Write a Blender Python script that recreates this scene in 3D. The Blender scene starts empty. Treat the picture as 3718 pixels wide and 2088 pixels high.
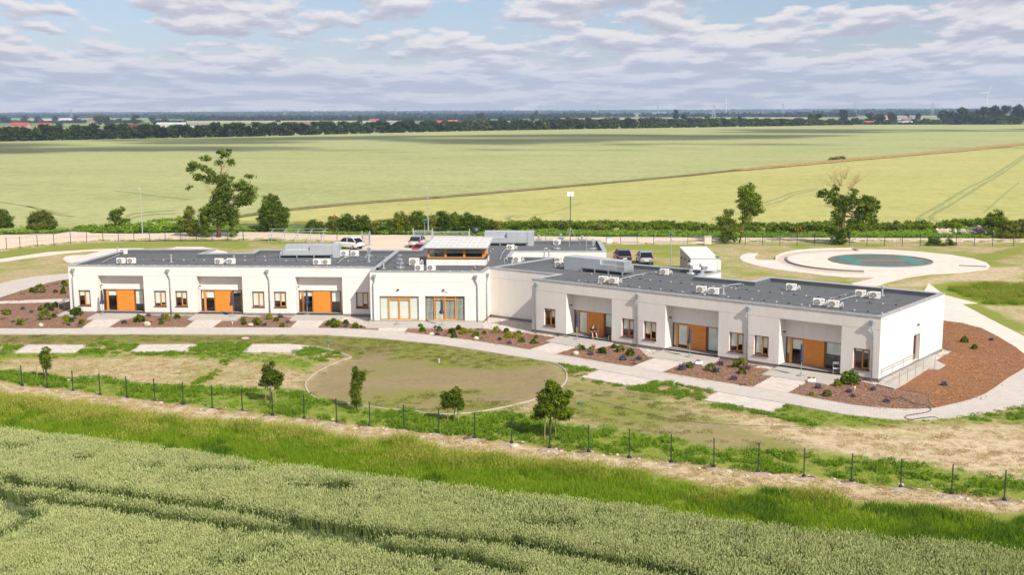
import bpy, bmesh, math, random
import numpy as np
from math import radians, sin, cos, pi, tan, atan, atan2, hypot, sqrt
from mathutils import Vector, Matrix
C = bpy.context.scene
COL = C.collection
rng = np.random.default_rng(7)
random.seed(7)

# ------------------------------------------------------------------ camera
FPX, CX, CY, EYE = 4200.0, 1859.0, 1044.0, 19.0
ROLL, PITCH = radians(0.25), atan(641/4200.0)
cam = bpy.data.cameras.new('camera'); camo = bpy.data.objects.new('camera', cam); COL.objects.link(camo)
cam.sensor_width = 36.0; cam.lens = 36.0*FPX/3718.0
cam.clip_start = 0.5; cam.clip_end = 60000
camo.matrix_world = (Matrix.Translation((0, 0, EYE)) @ Matrix.Rotation(radians(90)-PITCH, 4, 'X') @ Matrix.Rotation(-ROLL, 4, 'Z'))
C.camera = camo

# ------------------------------------------------------------------ world, sun, exposure
SUN_DIR = Vector((0.60*cos(radians(40)), -0.80*cos(radians(40)), sin(radians(40)))).normalized()
C.view_settings.view_transform = 'Standard'
C.view_settings.look = 'None'
C.view_settings.gamma = 1.0
C.view_settings.use_curve_mapping = False
C.view_settings.exposure = 0.82
w = bpy.data.worlds.new('World'); C.world = w; w.use_nodes = True
nt = w.node_tree; N = nt.nodes; L = nt.links
for n in list(N): N.remove(n)
def wn(t, **k):
    n = N.new(t)
    for a, b in k.items(): setattr(n, a, b)
    return n
def wmath(op, a, b=None, c=None, clamp=False):
    n = wn('ShaderNodeMath', operation=op); n.use_clamp = clamp
    for i, v in enumerate((a, b, c)):
        if v is None: continue
        if isinstance(v, (int, float)): n.inputs[i].default_value = v
        else: L.new(v, n.inputs[i])
    return n.outputs[0]
sky = wn('ShaderNodeTexSky', sky_type='NISHITA'); sky.sun_disc = False
sky.sun_elevation = radians(40); sky.sun_rotation = atan2(SUN_DIR.x, SUN_DIR.y)
sky.altitude = 20; sky.air_density = 1.0; sky.dust_density = 0.6; sky.ozone_density = 1.2
tc = wn('ShaderNodeTexCoord')
def cloud_field(dz, scale, detail, rough, seed):
    # density of the broken cumulus deck as a function of the view direction
    va = wn('ShaderNodeVectorMath', operation='ADD'); L.new(tc.outputs['Generated'], va.inputs[0]); va.inputs[1].default_value = (0, 0, dz)
    sp = wn('ShaderNodeSeparateXYZ'); L.new(va.outputs[0], sp.inputs[0])
    z = wmath('MAXIMUM', sp.outputs[2], 0.0)
    g = wmath('POWER', wmath('ADD', z, 0.030), -0.52)
    cb = wn('ShaderNodeCombineXYZ')
    L.new(wmath('MULTIPLY', sp.outputs[0], g), cb.inputs[0]); L.new(wmath('MULTIPLY', wmath('MULTIPLY', sp.outputs[1], g), 0.66), cb.inputs[1])
    cb.inputs[2].default_value = seed
    n1 = wn('ShaderNodeTexNoise'); n1.inputs['Scale'].default_value = scale; n1.inputs['Detail'].default_value = detail; n1.inputs['Roughness'].default_value = rough
    n1.inputs['Lacunarity'].default_value = 2.1
    L.new(cb.outputs[0], n1.inputs['Vector'])
    return n1.outputs[0], z
def dens(dz):
    a, z = cloud_field(dz, CL_S, 2.5, 0.5, CL_SEED)      # big cloud banks
    b, _ = cloud_field(dz, CL_S*3.0, 6, 0.52, CL_SEED+2)   # billows
    return wmath('ADD', wmath('MULTIPLY', a, 0.52), wmath('MULTIPLY', b, 0.48)), z
CL_S, CL_SEED = 2.1, 7.3
d0, zz = dens(0.0)
dup_, _ = dens(0.0040)
ddn_, _ = dens(-0.0040)
low = wmath('SUBTRACT', 1.0, wmath('MULTIPLY', zz, 17.0, clamp=True), clamp=True)
thr = wmath('SUBTRACT', 0.452, wmath('MULTIPLY', low, 0.08))
def sstep(x, a, wdt):
    m = wn('ShaderNodeMapRange', interpolation_type='SMOOTHSTEP'); L.new(x, m.inputs[0])
    L.new(a, m.inputs[1]); L.new(wmath('ADD', a, wdt), m.inputs[2]); return m.outputs[0]
mask = sstep(d0, thr, 0.05)
mask = wmath('MAXIMUM', wmath('MULTIPLY', mask, 0.96), wmath('MULTIPLY', low, 0.80))
emb = wmath('SUBTRACT', wmath('SUBTRACT', d0, dup_), wmath('MULTIPLY', wmath('SUBTRACT', d0, ddn_), 0.6))
lit = wmath('MULTIPLY_ADD', emb, 8.0, 0.53)
thick = sstep(d0, wmath('ADD', thr, 0.05), 0.16)
lit2 = wmath('SUBTRACT', lit, wmath('MULTIPLY', thick, 0.16), clamp=True)
lit2 = wmath('MULTIPLY_ADD', wmath('SUBTRACT', lit2, 0.46), wmath('MULTIPLY_ADD', low, -0.55, 1.0), wmath('MULTIPLY_ADD', low, 0.08, 0.46), clamp=True)
cr = wn('ShaderNodeValToRGB'); L.new(lit2, cr.inputs[0])
cr.color_ramp.elements[0].position = 0.0; cr.color_ramp.elements[0].color = (0.54, 0.53, 0.60, 1)
cr.color_ramp.elements[1].position = 0.95; cr.color_ramp.elements[1].color = (1.00, 0.925, 0.875, 1)
e = cr.color_ramp.elements.new(0.42); e.color = (0.68, 0.655, 0.71, 1)
e = cr.color_ramp.elements.new(0.62); e.color = (0.86, 0.82, 0.84, 1)
SKYS = 0.10
cs = wn('ShaderNodeVectorMath', operation='SCALE'); L.new(cr.outputs[0], cs.inputs[0]); cs.inputs['Scale'].default_value = 0.56/SKYS
# summer air: the clear gaps keep a paler blue than the raw model gives so close to the horizon
skm = wn('ShaderNodeMix', data_type='RGBA', blend_type='MULTIPLY'); skm.inputs[0].default_value = 1.0; L.new(sky.outputs[0], skm.inputs[6]); skm.inputs[7].default_value = (0.57, 0.56, 0.65, 1)
mixc = wn('ShaderNodeMix', data_type='RGBA'); L.new(mask, mixc.inputs[0]); L.new(skm.outputs[2], mixc.inputs[6]); L.new(cs.outputs[0], mixc.inputs[7])
bg = wn('ShaderNodeBackground'); bg.inputs[1].default_value = SKYS; L.new(mixc.outputs[2], bg.inputs[0])
wo = wn('ShaderNodeOutputWorld'); L.new(bg.outputs[0], wo.inputs[0])

sl = bpy.data.lights.new('sun', 'SUN'); sl.energy = 3.6; sl.angle = radians(0.55); sl.color = (1.0, 0.93, 0.81)
so = bpy.data.objects.new('sun', sl); COL.objects.link(so); so.location = (60, -40, 80)
so.rotation_euler = SUN_DIR.to_track_quat('Z', 'Y').to_euler()

# ------------------------------------------------------------------ helpers
FR = {'a': (0, 850, 2.86), 'b': (850, 800, 2.86), 'c': (1600, 800, 2.86), 'd': (1850, 950, 2.86), 'e': (2700, 950, 2.53),
      'f': (0, 350, 2.0774), 'g': (1200, 350, 2.0774), 'h': (2400, 350, 1.9545), 'i': (0, 1150, 1.9815), 'j': (1200, 1200, 1.9815),
      'k': (2400, 1350, 1.9545), 'l': (0, 1500, 1.9815), 'm': (0, 1450, 1.3857), 'n': (1859, 1450, 1.3857), 'D': (0, 0, 0.69285), 's': (0, 0, 1.0)}
def sight(u, v):
    x = u-CX; y = CY-v; c, s = cos(ROLL), sin(ROLL)
    x2 = x*c+y*s; y2 = -x*s+y*c
    return x2, FPX*cos(PITCH)+y2*sin(PITCH), -FPX*sin(PITCH)+y2*cos(PITCH)
def at(k, x, y, z=0.0):
    """survey: site coordinates (m) of a point measured in the photograph, lying on the level z"""
    X0, Y0, f = FR[k]; d = sight(X0+x/f, Y0+y/f); t = (z-EYE)/d[2]
    return (d[0]*t, d[1]*t)
def up(k, x, y, Y):
    """survey: (x, z) of a measured point standing at depth Y"""
    X0, Y0, f = FR[k]; d = sight(X0+x/f, Y0+y/f); t = Y/d[1]
    return (d[0]*t, EYE+d[2]*t)
def poly(k, pts, z=0.0): return [at(k, x, y, z) for x, y in pts]

def tag(o, label=None, cat=None, group=None, kind=None):
    if label: o['label'] = label
    if cat: o['category'] = cat
    if group: o['group'] = group
    if kind: o['kind'] = kind
    return o
def thing(name, label, cat, loc=(0, 0, 0), rz=0.0, group=None):
    o = bpy.data.objects.new(name, None); COL.objects.link(o); o.empty_display_size = 0.2
    o.location = loc; o.rotation_euler = (0, 0, rz); tag(o, label, cat, group); return o
def copy_tree(o, parent=None):
    c = o.copy(); COL.objects.link(c)
    if parent is not None: c.parent = parent
    for ch in o.children: copy_tree(ch, c)
    return c

class MB:
    def __init__(s): s.v = []; s.f = []; s.m = []; s.mi = 0
    def add(s, vs, fs):
        b = len(s.v); s.v.extend([tuple(p) for p in vs])
        for f in fs: s.f.append([b+i for i in f]); s.m.append(s.mi)
    def box(s, x0, x1, y0, y1, z0, z1, M=None):
        vs = [(x, y, z) for z in (z0, z1) for x, y in ((x0, y0), (x1, y0), (x1, y1), (x0, y1))]
        if M is not None: vs = [M @ Vector(p) for p in vs]
        s.add(vs, [(3, 2, 1, 0), (4, 5, 6, 7), (0, 1, 5, 4), (1, 2, 6, 5), (2, 3, 7, 6), (3, 0, 4, 7)])
    def prism(s, P, z0, z1, bottom=False):
        n = len(P)
        z0f = z0 if callable(z0) else (lambda p: z0); z1f = z1 if callable(z1) else (lambda p: z1)
        vs = [(p[0], p[1], z0f(p)) for p in P]+[(p[0], p[1], z1f(p)) for p in P]
        a = sum(P[i][0]*P[(i+1) % n][1]-P[(i+1) % n][0]*P[i][1] for i in range(n))
        idx = list(range(n)) if a > 0 else list(range(n))[::-1]
        fs = [[n+i for i in idx]]
        for q in range(n):
            i = idx[q]; j = idx[(q+1) % n]; fs.append([i, j, n+j, n+i])
        if bottom: fs.append(idx[::-1])
        s.add(vs, fs)
    def tube(s, pts, r, n=6, caps=True, r2=None):
        pts = [Vector(p) for p in pts]; k = len(pts); b = len(s.v); u = None
        for i, p in enumerate(pts):
            t = (pts[min(i+1, k-1)]-pts[max(i-1, 0)]).normalized()
            if u is None: u = t.orthogonal().normalized()
            else:
                u = (u-t*u.dot(t))
                u = u.normalized() if u.length > 1e-6 else t.orthogonal().normalized()
            wv = t.cross(u)
            rr = r[i] if isinstance(r, (list, tuple)) else (r if r2 is None else r+(r2-r)*i/(k-1))
            for j in range(n):
                a = 2*pi*j/n; s.v.append(tuple(p+(u*cos(a)+wv*sin(a))*rr))
        for i in range(k-1):
            for j in range(n):
                s.f.append([b+i*n+j, b+i*n+(j+1) % n, b+(i+1)*n+(j+1) % n, b+(i+1)*n+j]); s.m.append(s.mi)
        if caps:
            s.f.append([b+j for j in range(n)][::-1]); s.m.append(s.mi)
            s.f.append([b+(k-1)*n+j for j in range(n)]); s.m.append(s.mi)
    def disc(s, c, ax, r, n=16, h=0.01):
        c = Vector(c); ax = Vector(ax).normalized(); s.tube([c, c+ax*h], r, n)
    def blob(s, c, r, n=2, jit=0.12, seed=0, flat=1.0):
        bm = bmesh.new(); bmesh.ops.create_icosphere(bm, subdivisions=n, radius=1.0)
        R = random.Random(seed); ph = [R.uniform(0, 6.28) for _ in range(6)]
        vs = []
        for v in bm.verts:
            p = v.co; d = 1+jit*(sin(3.1*p.x+ph[0])+sin(2.7*p.y+ph[1])+sin(3.3*p.z+ph[2])+0.6*sin(7*p.x+5*p.y+ph[3])+R.uniform(-.5, .5))/2
            q = (c[0]+p.x*r[0]*d, c[1]+p.y*r[1]*d, c[2]+p.z*r[2]*d*flat); vs.append(q)
        bm.verts.ensure_lookup_table(); fs = [[v.index for v in f.verts] for f in bm.faces]; bm.free(); s.add(vs, fs)
    def lathe(s, c, prof, n=16):
        b = len(s.v); k = len(prof)
        for r, z in prof:
            for j in range(n): s.v.append((c[0]+r*cos(2*pi*j/n), c[1]+r*sin(2*pi*j/n), c[2]+z))
        for i in range(k-1):
            for j in range(n): s.f.append([b+i*n+j, b+i*n+(j+1) % n, b+(i+1)*n+(j+1) % n, b+(i+1)*n+j]); s.m.append(s.mi)
        s.f.append([b+(k-1)*n+j for j in range(n)]); s.m.append(s.mi)
    def mesh(s, name, mats, smooth=False):
        me = bpy.data.meshes.new(name); me.from_pydata(s.v, [], s.f)
        mats = mats if isinstance(mats, (list, tuple)) else [mats]
        for m in mats: me.materials.append(m)
        if len(mats) > 1: me.polygons.foreach_set('material_index', s.m)
        if smooth: me.polygons.foreach_set('use_smooth', [True]*len(s.f))
        me.update(); return me
    def build(s, name, mats, parent=None, smooth=False, world=False, loc=None):
        if world and parent is not None:
            o = Vector((0, 0, 0)); p = parent
            while p is not None: o += p.location; p = p.parent
            s.v = [(a-o.x, b-o.y, c-o.z) for a, b, c in s.v]
        o = bpy.data.objects.new(name, s.mesh(name, mats, smooth)); COL.objects.link(o)
        if parent is not None: o.parent = parent
        if loc is not None: o.location = loc
        return o
def part(name, mesh, parent, loc=None, rz=0):
    o = bpy.data.objects.new(name, mesh); COL.objects.link(o); o.parent = parent
    if loc is not None: o.location = loc
    if rz: o.rotation_euler = (0, 0, rz)
    return o

# ------------------------------------------------------------------ materials
def _nodes(name):
    m = bpy.data.materials.new(name); m.use_nodes = True; t = m.node_tree; b = t.nodes['Principled BSDF']; return m, t, b
def rgba(c): return (c[0], c[1], c[2], 1.0)
def tnoise(t, scale, detail=4, rough=0.55, vec=None, dist=0.0):
    n = t.nodes.new('ShaderNodeTexNoise'); n.inputs['Scale'].default_value = scale; n.inputs['Detail'].default_value = detail
    n.inputs['Roughness'].default_value = rough; n.inputs['Distortion'].default_value = dist
    if vec is not None: t.links.new(vec, n.inputs['Vector'])
    return n.outputs[0]
def ramp(t, fac, stops):
    r = t.nodes.new('ShaderNodeValToRGB'); t.links.new(fac, r.inputs[0]); E = r.color_ramp.elements
    E[0].position, E[0].color = stops[0][0], rgba(stops[0][1]); E[1].position, E[1].color = stops[-1][0], rgba(stops[-1][1])
    for p, c in stops[1:-1]: e = E.new(p); e.color = rgba(c)
    return r.outputs[0]
def tmix(t, f, a, b, mode='MIX'):
    n = t.nodes.new('ShaderNodeMix'); n.data_type = 'RGBA'; n.blend_type = mode
    for i, v in ((0, f), (6, a), (7, b)):
        if isinstance(v, (int, float)): n.inputs[i].default_value = v
        elif isinstance(v, tuple): n.inputs[i].default_value = rgba(v)
        else: t.links.new(v, n.inputs[i])
    return n.outputs[2]
def tmath(t, op, a, b=None, c=None, clamp=False):
    n = t.nodes.new('ShaderNodeMath'); n.operation = op; n.use_clamp = clamp
    for i, v in enumerate((a, b, c)):
        if v is None: continue
        if isinstance(v, (int, float)): n.inputs[i].default_value = v
        else: t.links.new(v, n.inputs[i])
    return n.outputs[0]
def bump(t, b, h, strength=0.3, dist=0.02):
    n = t.nodes.new('ShaderNodeBump'); n.inputs['Strength'].default_value = strength; n.inputs['Distance'].default_value = dist
    t.links.new(h, n.inputs['Height']); t.links.new(n.outputs[0], b.inputs['Normal'])
def objco(t, scale=(1, 1, 1), rot=(0, 0, 0)):
    g = t.nodes.new('ShaderNodeNewGeometry'); m = t.nodes.new('ShaderNodeMapping'); m.inputs['Scale'].default_value = scale
    m.inputs['Rotation'].default_value = rot
    t.links.new(g.outputs['Position'], m.inputs['Vector']); return m.outputs[0]
def plain(name, col, rough=0.6, metal=0.0, var=0.12, scale=3.0, bumps=0.0, spec=None):
    m, t, b = _nodes(name); v = objco(t)
    n = tnoise(t, scale, 5, 0.6, v)
    lo = tuple(c*(1-var) for c in col); hi = tuple(min(1, c*(1+var)) for c in col)
    t.links.new(ramp(t, n, [(0.3, lo), (0.7, hi)]), b.inputs['Base Color'])
    b.inputs['Roughness'].default_value = rough; b.inputs['Metallic'].default_value = metal
    if spec is not None: b.inputs['Specular IOR Level'].default_value = spec
    if bumps: bump(t, b, tnoise(t, scale*6, 4, 0.6, v), bumps, 0.02)
    return m
M = {}
# rendered walls: off-white plaster with rain streaks and slight patchiness
def plaster():
    m, t, b = _nodes('white_plaster'); v = objco(t); vs = objco(t, (2.2, 2.2, 0.25))
    n1 = tnoise(t, 0.35, 4, 0.6, v); n2 = tnoise(t, 1.6, 5, 0.65, vs)
    c = ramp(t, n1, [(0.3, (0.67, 0.635, 0.595)), (0.7, (0.735, 0.70, 0.66))])
    c = tmix(t, tmath(t, 'MULTIPLY', ramp(t, n2, [(0.48, (0, 0, 0)), (0.78, (1, 1, 1))]), 0.25), c, (0.50, 0.46, 0.42))
    sz = t.nodes.new('ShaderNodeSeparateXYZ'); gp = t.nodes.new('ShaderNodeNewGeometry'); t.links.new(gp.outputs['Position'], sz.inputs[0])
    lowz = tmath(t, 'SUBTRACT', 1.0, tmath(t, 'MULTIPLY', sz.outputs[2], 1.3, clamp=True), clamp=True); n4 = tnoise(t, 1.1, 5, 0.7, v)
    c = tmix(t, tmath(t, 'MULTIPLY', tmath(t, 'MULTIPLY', lowz, ramp(t, n4, [(0.35, (0, 0, 0)), (0.65, (1, 1, 1))])), 0.7), c, (0.44, 0.38, 0.32))
    hi = tmath(t, 'MULTIPLY', tmath(t, 'SUBTRACT', sz.outputs[2], 4.3), 3.0, clamp=True)
    c = tmix(t, tmath(t, 'MULTIPLY', tmath(t, 'MULTIPLY', hi, ramp(t, tnoise(t, 1.0, 5, 0.7, objco(t, (1.8, 1.8, .5))), [(0.45, (0, 0, 0)), (0.65, (1, 1, 1))])), 0.35), c, (0.45, 0.42, 0.39))
    t.links.new(c, b.inputs['Base Color']); b.inputs['Roughness'].default_value = 0.9
    bump(t, b, tnoise(t, 60, 3, 0.6, v), 0.15, 0.004); return m
M['plaster'] = plaster()
M['plinth'] = plain('plinth_render', (0.20, 0.185, 0.18), 0.9, var=0.12, scale=4)
M['joint'] = plain('plaster_joint_shade', (0.42, 0.40, 0.38), 0.8)  # grey is the groove's shade put into the strip colour
def wood(name, a, bcol, sc=(1.5, 1.5, 14)):
    m, t, b = _nodes(name); v = objco(t, sc); n = tnoise(t, 1.2, 6, 0.6, v, 0.6)
    t.links.new(ramp(t, n, [(0.25, a), (0.75, bcol)]), b.inputs['Base Color']); b.inputs['Roughness'].default_value = 0.45; return m
M['board'] = wood('oiled_larch_boards', (0.56, 0.175, 0.018), (0.76, 0.29, 0.032))
M['frame'] = wood('orange_wood_frame', (0.48, 0.17, 0.02), (0.62, 0.26, 0.035), (3, 3, 1))
M['frame_dark'] = wood('red_brown_wood_frame', (0.16, 0.045, 0.014), (0.24, 0.08, 0.022), (3, 3, 1))
M['blind'] = plain('fabric_blind', (0.82, 0.84, 0.79), 0.9, var=0.04)
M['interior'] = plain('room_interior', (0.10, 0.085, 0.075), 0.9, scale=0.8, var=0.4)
M['zinc'] = plain('zinc_sheet', (0.42, 0.44, 0.47), 0.42, 0.35, var=0.12, scale=1.2)
M['duct'] = plain('galvanised_duct', (0.50, 0.53, 0.56), 0.42, 0.45, var=0.10, scale=0.7)
M['pipe_grey'] = plain('grey_pvc', (0.27, 0.30, 0.34), 0.4, var=0.1)
M['steel'] = plain('galvanised_steel', (0.40, 0.43, 0.45), 0.4, 0.5, var=0.1)
M['chrome'] = plain('polished_aluminium', (0.75, 0.76, 0.78), 0.18, 0.9, var=0.05)
M['dark_metal'] = plain('anthracite_metal', (0.028, 0.033, 0.038), 0.45, 0.2)
M['green_metal'] = plain('dark_green_coated_steel', (0.016, 0.032, 0.034), 0.5, 0.0)
M['white_metal'] = plain('white_enamel', (0.76, 0.74, 0.70), 0.45, var=0.06)
M['pale_sheet'] = plain('pale_grey_roof_sheet', (0.55, 0.55, 0.53), 0.5, var=0.08, scale=1.5)
M['fan'] = plain('dark_fan', (0.10, 0.10, 0.10), 0.5)
M['badge'] = plain('crimson_badge', (0.33, 0.01, 0.05), 0.4)
M['white_print'] = plain('white_print', (0.85, 0.85, 0.85), 0.5)
M['hose'] = plain('white_insulation', (0.70, 0.70, 0.68), 0.6)
M['black'] = plain('black_rubber', (0.015, 0.015, 0.016), 0.7)
M['blue_cloth'] = plain('navy_parasol_cloth', (0.040, 0.050, 0.090), 0.85, var=0.35, scale=9)
M['concrete_base'] = plain('concrete_base', (0.27, 0.27, 0.27), 0.8)
M['rock'] = plain('granite_rock', (0.50, 0.44, 0.37), 0.9, var=0.28, scale=4, bumps=0.8)
M['rubble'] = plain('broken_concrete', (0.48, 0.41, 0.35), 0.95, var=0.3, scale=5, bumps=0.8)
M['cloud'] = plain('cloud_vapour', (0.9, 0.9, 0.92), 1.0, var=0.02, scale=0.01); M['cloud'].node_tree.nodes['Principled BSDF'].inputs['Alpha'].default_value = 0.48
def glass():
    m = bpy.data.materials.new('window_glass'); m.use_nodes = True; t = m.node_tree
    for n in list(t.nodes): t.nodes.remove(n)
    o = t.nodes.new('ShaderNodeOutputMaterial'); mx = t.nodes.new('ShaderNodeMixShader'); tr = t.nodes.new('ShaderNodeBsdfTransparent'); gl = t.nodes.new('ShaderNodeBsdfGlossy')
    tr.inputs[0].default_value = (0.86, 0.90, 0.88, 1); gl.inputs['Roughness'].default_value = 0.015
    lw = t.nodes.new('ShaderNodeLayerWeight'); pw = t.nodes.new('ShaderNodeMath'); pw.operation = 'POWER'; pw.inputs[1].default_value = 4.0; t.links.new(lw.outputs['Facing'], pw.inputs[0])
    ma = t.nodes.new('ShaderNodeMath'); ma.operation = 'MULTIPLY_ADD'; ma.inputs[1].default_value = 0.8; ma.inputs[2].default_value = 0.09; t.links.new(pw.outputs[0], ma.inputs[0])
    t.links.new(ma.outputs[0], mx.inputs[0]); t.links.new(tr.outputs[0], mx.inputs[1]); t.links.new(gl.outputs[0], mx.inputs[2]); t.links.new(mx.outputs[0], o.inputs[0]); return m
M['glass'] = glass()
def carpaint(name, col, metal=0.3):
    m, t, b = _nodes(name); b.inputs['Base Color'].default_value = rgba(col); b.inputs['Metallic'].default_value = metal
    b.inputs['Roughness'].default_value = 0.35; b.inputs['Coat Weight'].default_value = 0.8; b.inputs['Coat Roughness'].default_value = 0.06; return m
M['car_white'] = carpaint('white_car_paint', (0.75, 0.75, 0.75), 0.0); M['car_black'] = carpaint('black_car_paint', (0.012, 0.012, 0.016), 0.1)
M['car_grey'] = carpaint('blue_grey_car_paint', (0.26, 0.29, 0.34)); M['car_silver'] = carpaint('silver_car_paint', (0.50, 0.50, 0.50)); M['car_red'] = carpaint('red_car_paint', (0.45, 0.02, 0.02), 0.0)
M['car_glass'] = plain('tinted_car_glass', (0.012, 0.015, 0.02), 0.06, var=0.0)
M['tail'] = plain('red_tail_lamp', (0.45, 0.01, 0.015), 0.25); M['headlamp'] = plain('clear_lamp', (0.7, 0.7, 0.7), 0.1, 0.3)

# leaf materials: colour varies from clump to clump and leaf to leaf
def foliage(name, dark, mid, light, trans=0.25):
    m, t, b = _nodes(name); a = t.nodes.new('ShaderNodeAttribute'); a.attribute_name = 'tint'
    oi = t.nodes.new('ShaderNodeObjectInfo')
    f = tmath(t, 'ADD', a.outputs['Fac'], tmath(t, 'MULTIPLY_ADD', oi.outputs['Random'], 0.30, -0.15))
    c = ramp(t, f, [(0.0, dark), (0.5, mid), (1.0, light)])
    t.links.new(c, b.inputs['Base Color']); b.inputs['Roughness'].default_value = 0.8; b.inputs['Specular IOR Level'].default_value = 0.08
    tr = t.nodes.new('ShaderNodeBsdfTranslucent'); t.links.new(c, tr.inputs[0]); mx = t.nodes.new('ShaderNodeMixShader'); mx.inputs[0].default_value = trans
    t.links.new(b.outputs[0], mx.inputs[1]); t.links.new(tr.outputs[0], mx.inputs[2]); t.links.new(mx.outputs[0], t.nodes['Material Output'].inputs[0]); return m
M['leaf'] = foliage('tree_leaves', (0.022, 0.042, 0.003), (0.11, 0.175, 0.009), (0.32, 0.40, 0.022), 0.4)
M['leaf_dark'] = foliage('dark_leaves', (0.020, 0.042, 0.003), (0.090, 0.150, 0.010), (0.26, 0.34, 0.022), 0.4)
M['leaf_olive'] = foliage('olive_leaves', (0.065, 0.08, 0.012), (0.15, 0.175, 0.022), (0.27, 0.29, 0.04))
M['leaf_yellow'] = foliage('yellow_green_leaves', (0.10, 0.12, 0.008), (0.24, 0.27, 0.015), (0.40, 0.40, 0.03))
M['leaf_lav'] = foliage('lavender_leaves', (0.04, 0.055, 0.035), (0.08, 0.10, 0.075), (0.13, 0.15, 0.12))
M['lav_flower'] = foliage('lavender_flowers', (0.13, 0.07, 0.22), (0.24, 0.14, 0.36), (0.36, 0.24, 0.50))
M['leaf_row'] = foliage('tree_row_leaves', (0.012, 0.022, 0.006), (0.030, 0.050, 0.009), (0.075, 0.105, 0.018))
M['leaf_row_warm'] = foliage('tree_row_leaves_warm', (0.045, 0.055, 0.014), (0.085, 0.10, 0.02), (0.16, 0.165, 0.035))
M['leaf_far'] = foliage('far_forest_leaves', (0.018, 0.030, 0.016), (0.030, 0.050, 0.022), (0.055, 0.08, 0.03))
M['verge'] = foliage('bright_verge_leaves', (0.05, 0.11, 0.008), (0.14, 0.27, 0.018), (0.30, 0.42, 0.05), 0.3)
M['seed_grass'] = foliage('grass_seed_heads', (0.20, 0.26, 0.03), (0.36, 0.39, 0.06), (0.52, 0.47, 0.13), 0.35)
M['olive_grass'] = foliage('olive_grass_blades', (0.07, 0.08, 0.015), (0.16, 0.18, 0.03), (0.28, 0.29, 0.06), 0.3)
M['weed'] = foliage('weed_leaves', (0.055, 0.12, 0.008), (0.15, 0.27, 0.016), (0.31, 0.42, 0.04), 0.35)
M['grass'] = foliage('long_grass_blades', (0.085, 0.18, 0.008), (0.21, 0.35, 0.014), (0.42, 0.48, 0.05), 0.4)
M['wheat_leaf'] = foliage('wheat_stems_and_leaves', (0.08, 0.13, 0.035), (0.165, 0.23, 0.065), (0.28, 0.34, 0.11), 0.35)
M['wheat_ear'] = foliage('wheat_ears', (0.30, 0.355, 0.13), (0.455, 0.50, 0.215), (0.64, 0.65, 0.34), 0.3)
M['dry_grass'] = foliage('dry_grass_blades', (0.30, 0.22, 0.08), (0.48, 0.37, 0.18), (0.62, 0.52, 0.30), 0.3)
M['bark'] = plain('bark', (0.15, 0.105, 0.065), 0.95, var=0.35, scale=6, bumps=0.6)
M['bark_pale'] = plain('pale_dead_wood', (0.36, 0.27, 0.11), 0.95, var=0.25, scale=5)
M['stake'] = plain('timber_stake', (0.36, 0.24, 0.13), 0.9)

# roof felt: sheets with laps
def felt():
    m, t, b = _nodes('bitumen_roof_felt'); v = objco(t); n1 = tnoise(t, 0.5, 5, 0.6, v); n2 = tnoise(t, 25, 3, 0.7, v)
    c = ramp(t, n1, [(0.3, (0.062, 0.070, 0.080)), (0.7, (0.088, 0.096, 0.106))])
    c = tmix(t, ramp(t, n2, [(0.35, (0, 0, 0)), (0.65, (1, 1, 1))]), c, (0.115, 0.122, 0.13))
    t.links.new(c, b.inputs['Base Color']); b.inputs['Roughness'].default_value = 0.85
    bump(t, b, n2, 0.3, 0.01); return m
M['felt'] = felt()
M['felt_lap'] = plain('felt_lap_edge', (0.038, 0.042, 0.05), 0.8)
# concrete paving: small blocks with fine joints, stains
def paving(name, base, joint=0.7, sz=0.4, rot=0.0, var=0.10):
    m, t, b = _nodes(name); v = objco(t, (1, 1, 1), (0, 0, rot))
    br = t.nodes.new('ShaderNodeTexBrick'); t.links.new(v, br.inputs['Vector'])
    br.inputs['Color1'].default_value = rgba(tuple(c*(1-var) for c in base)); br.inputs['Color2'].default_value = rgba(tuple(min(1, c*(1+var*.6)) for c in base))
    br.inputs['Mortar'].default_value = rgba(tuple(c*joint for c in base)); br.inputs['Scale'].default_value = 1.0
    br.inputs['Brick Width'].default_value = sz; br.inputs['Row Height'].default_value = sz*0.5; br.inputs['Mortar Size'].default_value = 0.012; br.inputs['Bias'].default_value = 0.1
    n = tnoise(t, 0.35, 5, 0.65, v); n2 = tnoise(t, 2.2, 5, 0.7, v)
    c = tmix(t, tmath(t, 'MULTIPLY', ramp(t, n, [(0.4, (0, 0, 0)), (0.75, (1, 1, 1))]), 0.35), br.outputs[0], tuple(c*.72 for c in base))
    c = tmix(t, tmath(t, 'MULTIPLY', ramp(t, n2, [(0.52, (0, 0, 0)), (0.72, (1, 1, 1))]), 0.22), c, tuple(c*.6 for c in base))
    t.links.new(c, b.inputs['Base Color']); b.inputs['Roughness'].default_value = 0.9
    bump(t, b, br.outputs[1], 0.3, 0.01); return m
M['path'] = paving('grey_block_paving', (0.50, 0.455, 0.415), rot=0.3)
M['slab'] = paving('pale_block_paving', (0.56, 0.505, 0.46), rot=0.65, var=0.16)
M['terrace'] = paving('grey_terrace_concrete', (0.42, 0.39, 0.35), joint=0.85, sz=0.8, rot=0.65, var=0.05)
M['pale'] = paving('fresh_white_paving', (0.66, 0.56, 0.50), joint=0.85, sz=0.8)
M['kerb'] = plain('kerb_stone', (0.42, 0.375, 0.325), 0.85)
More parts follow.
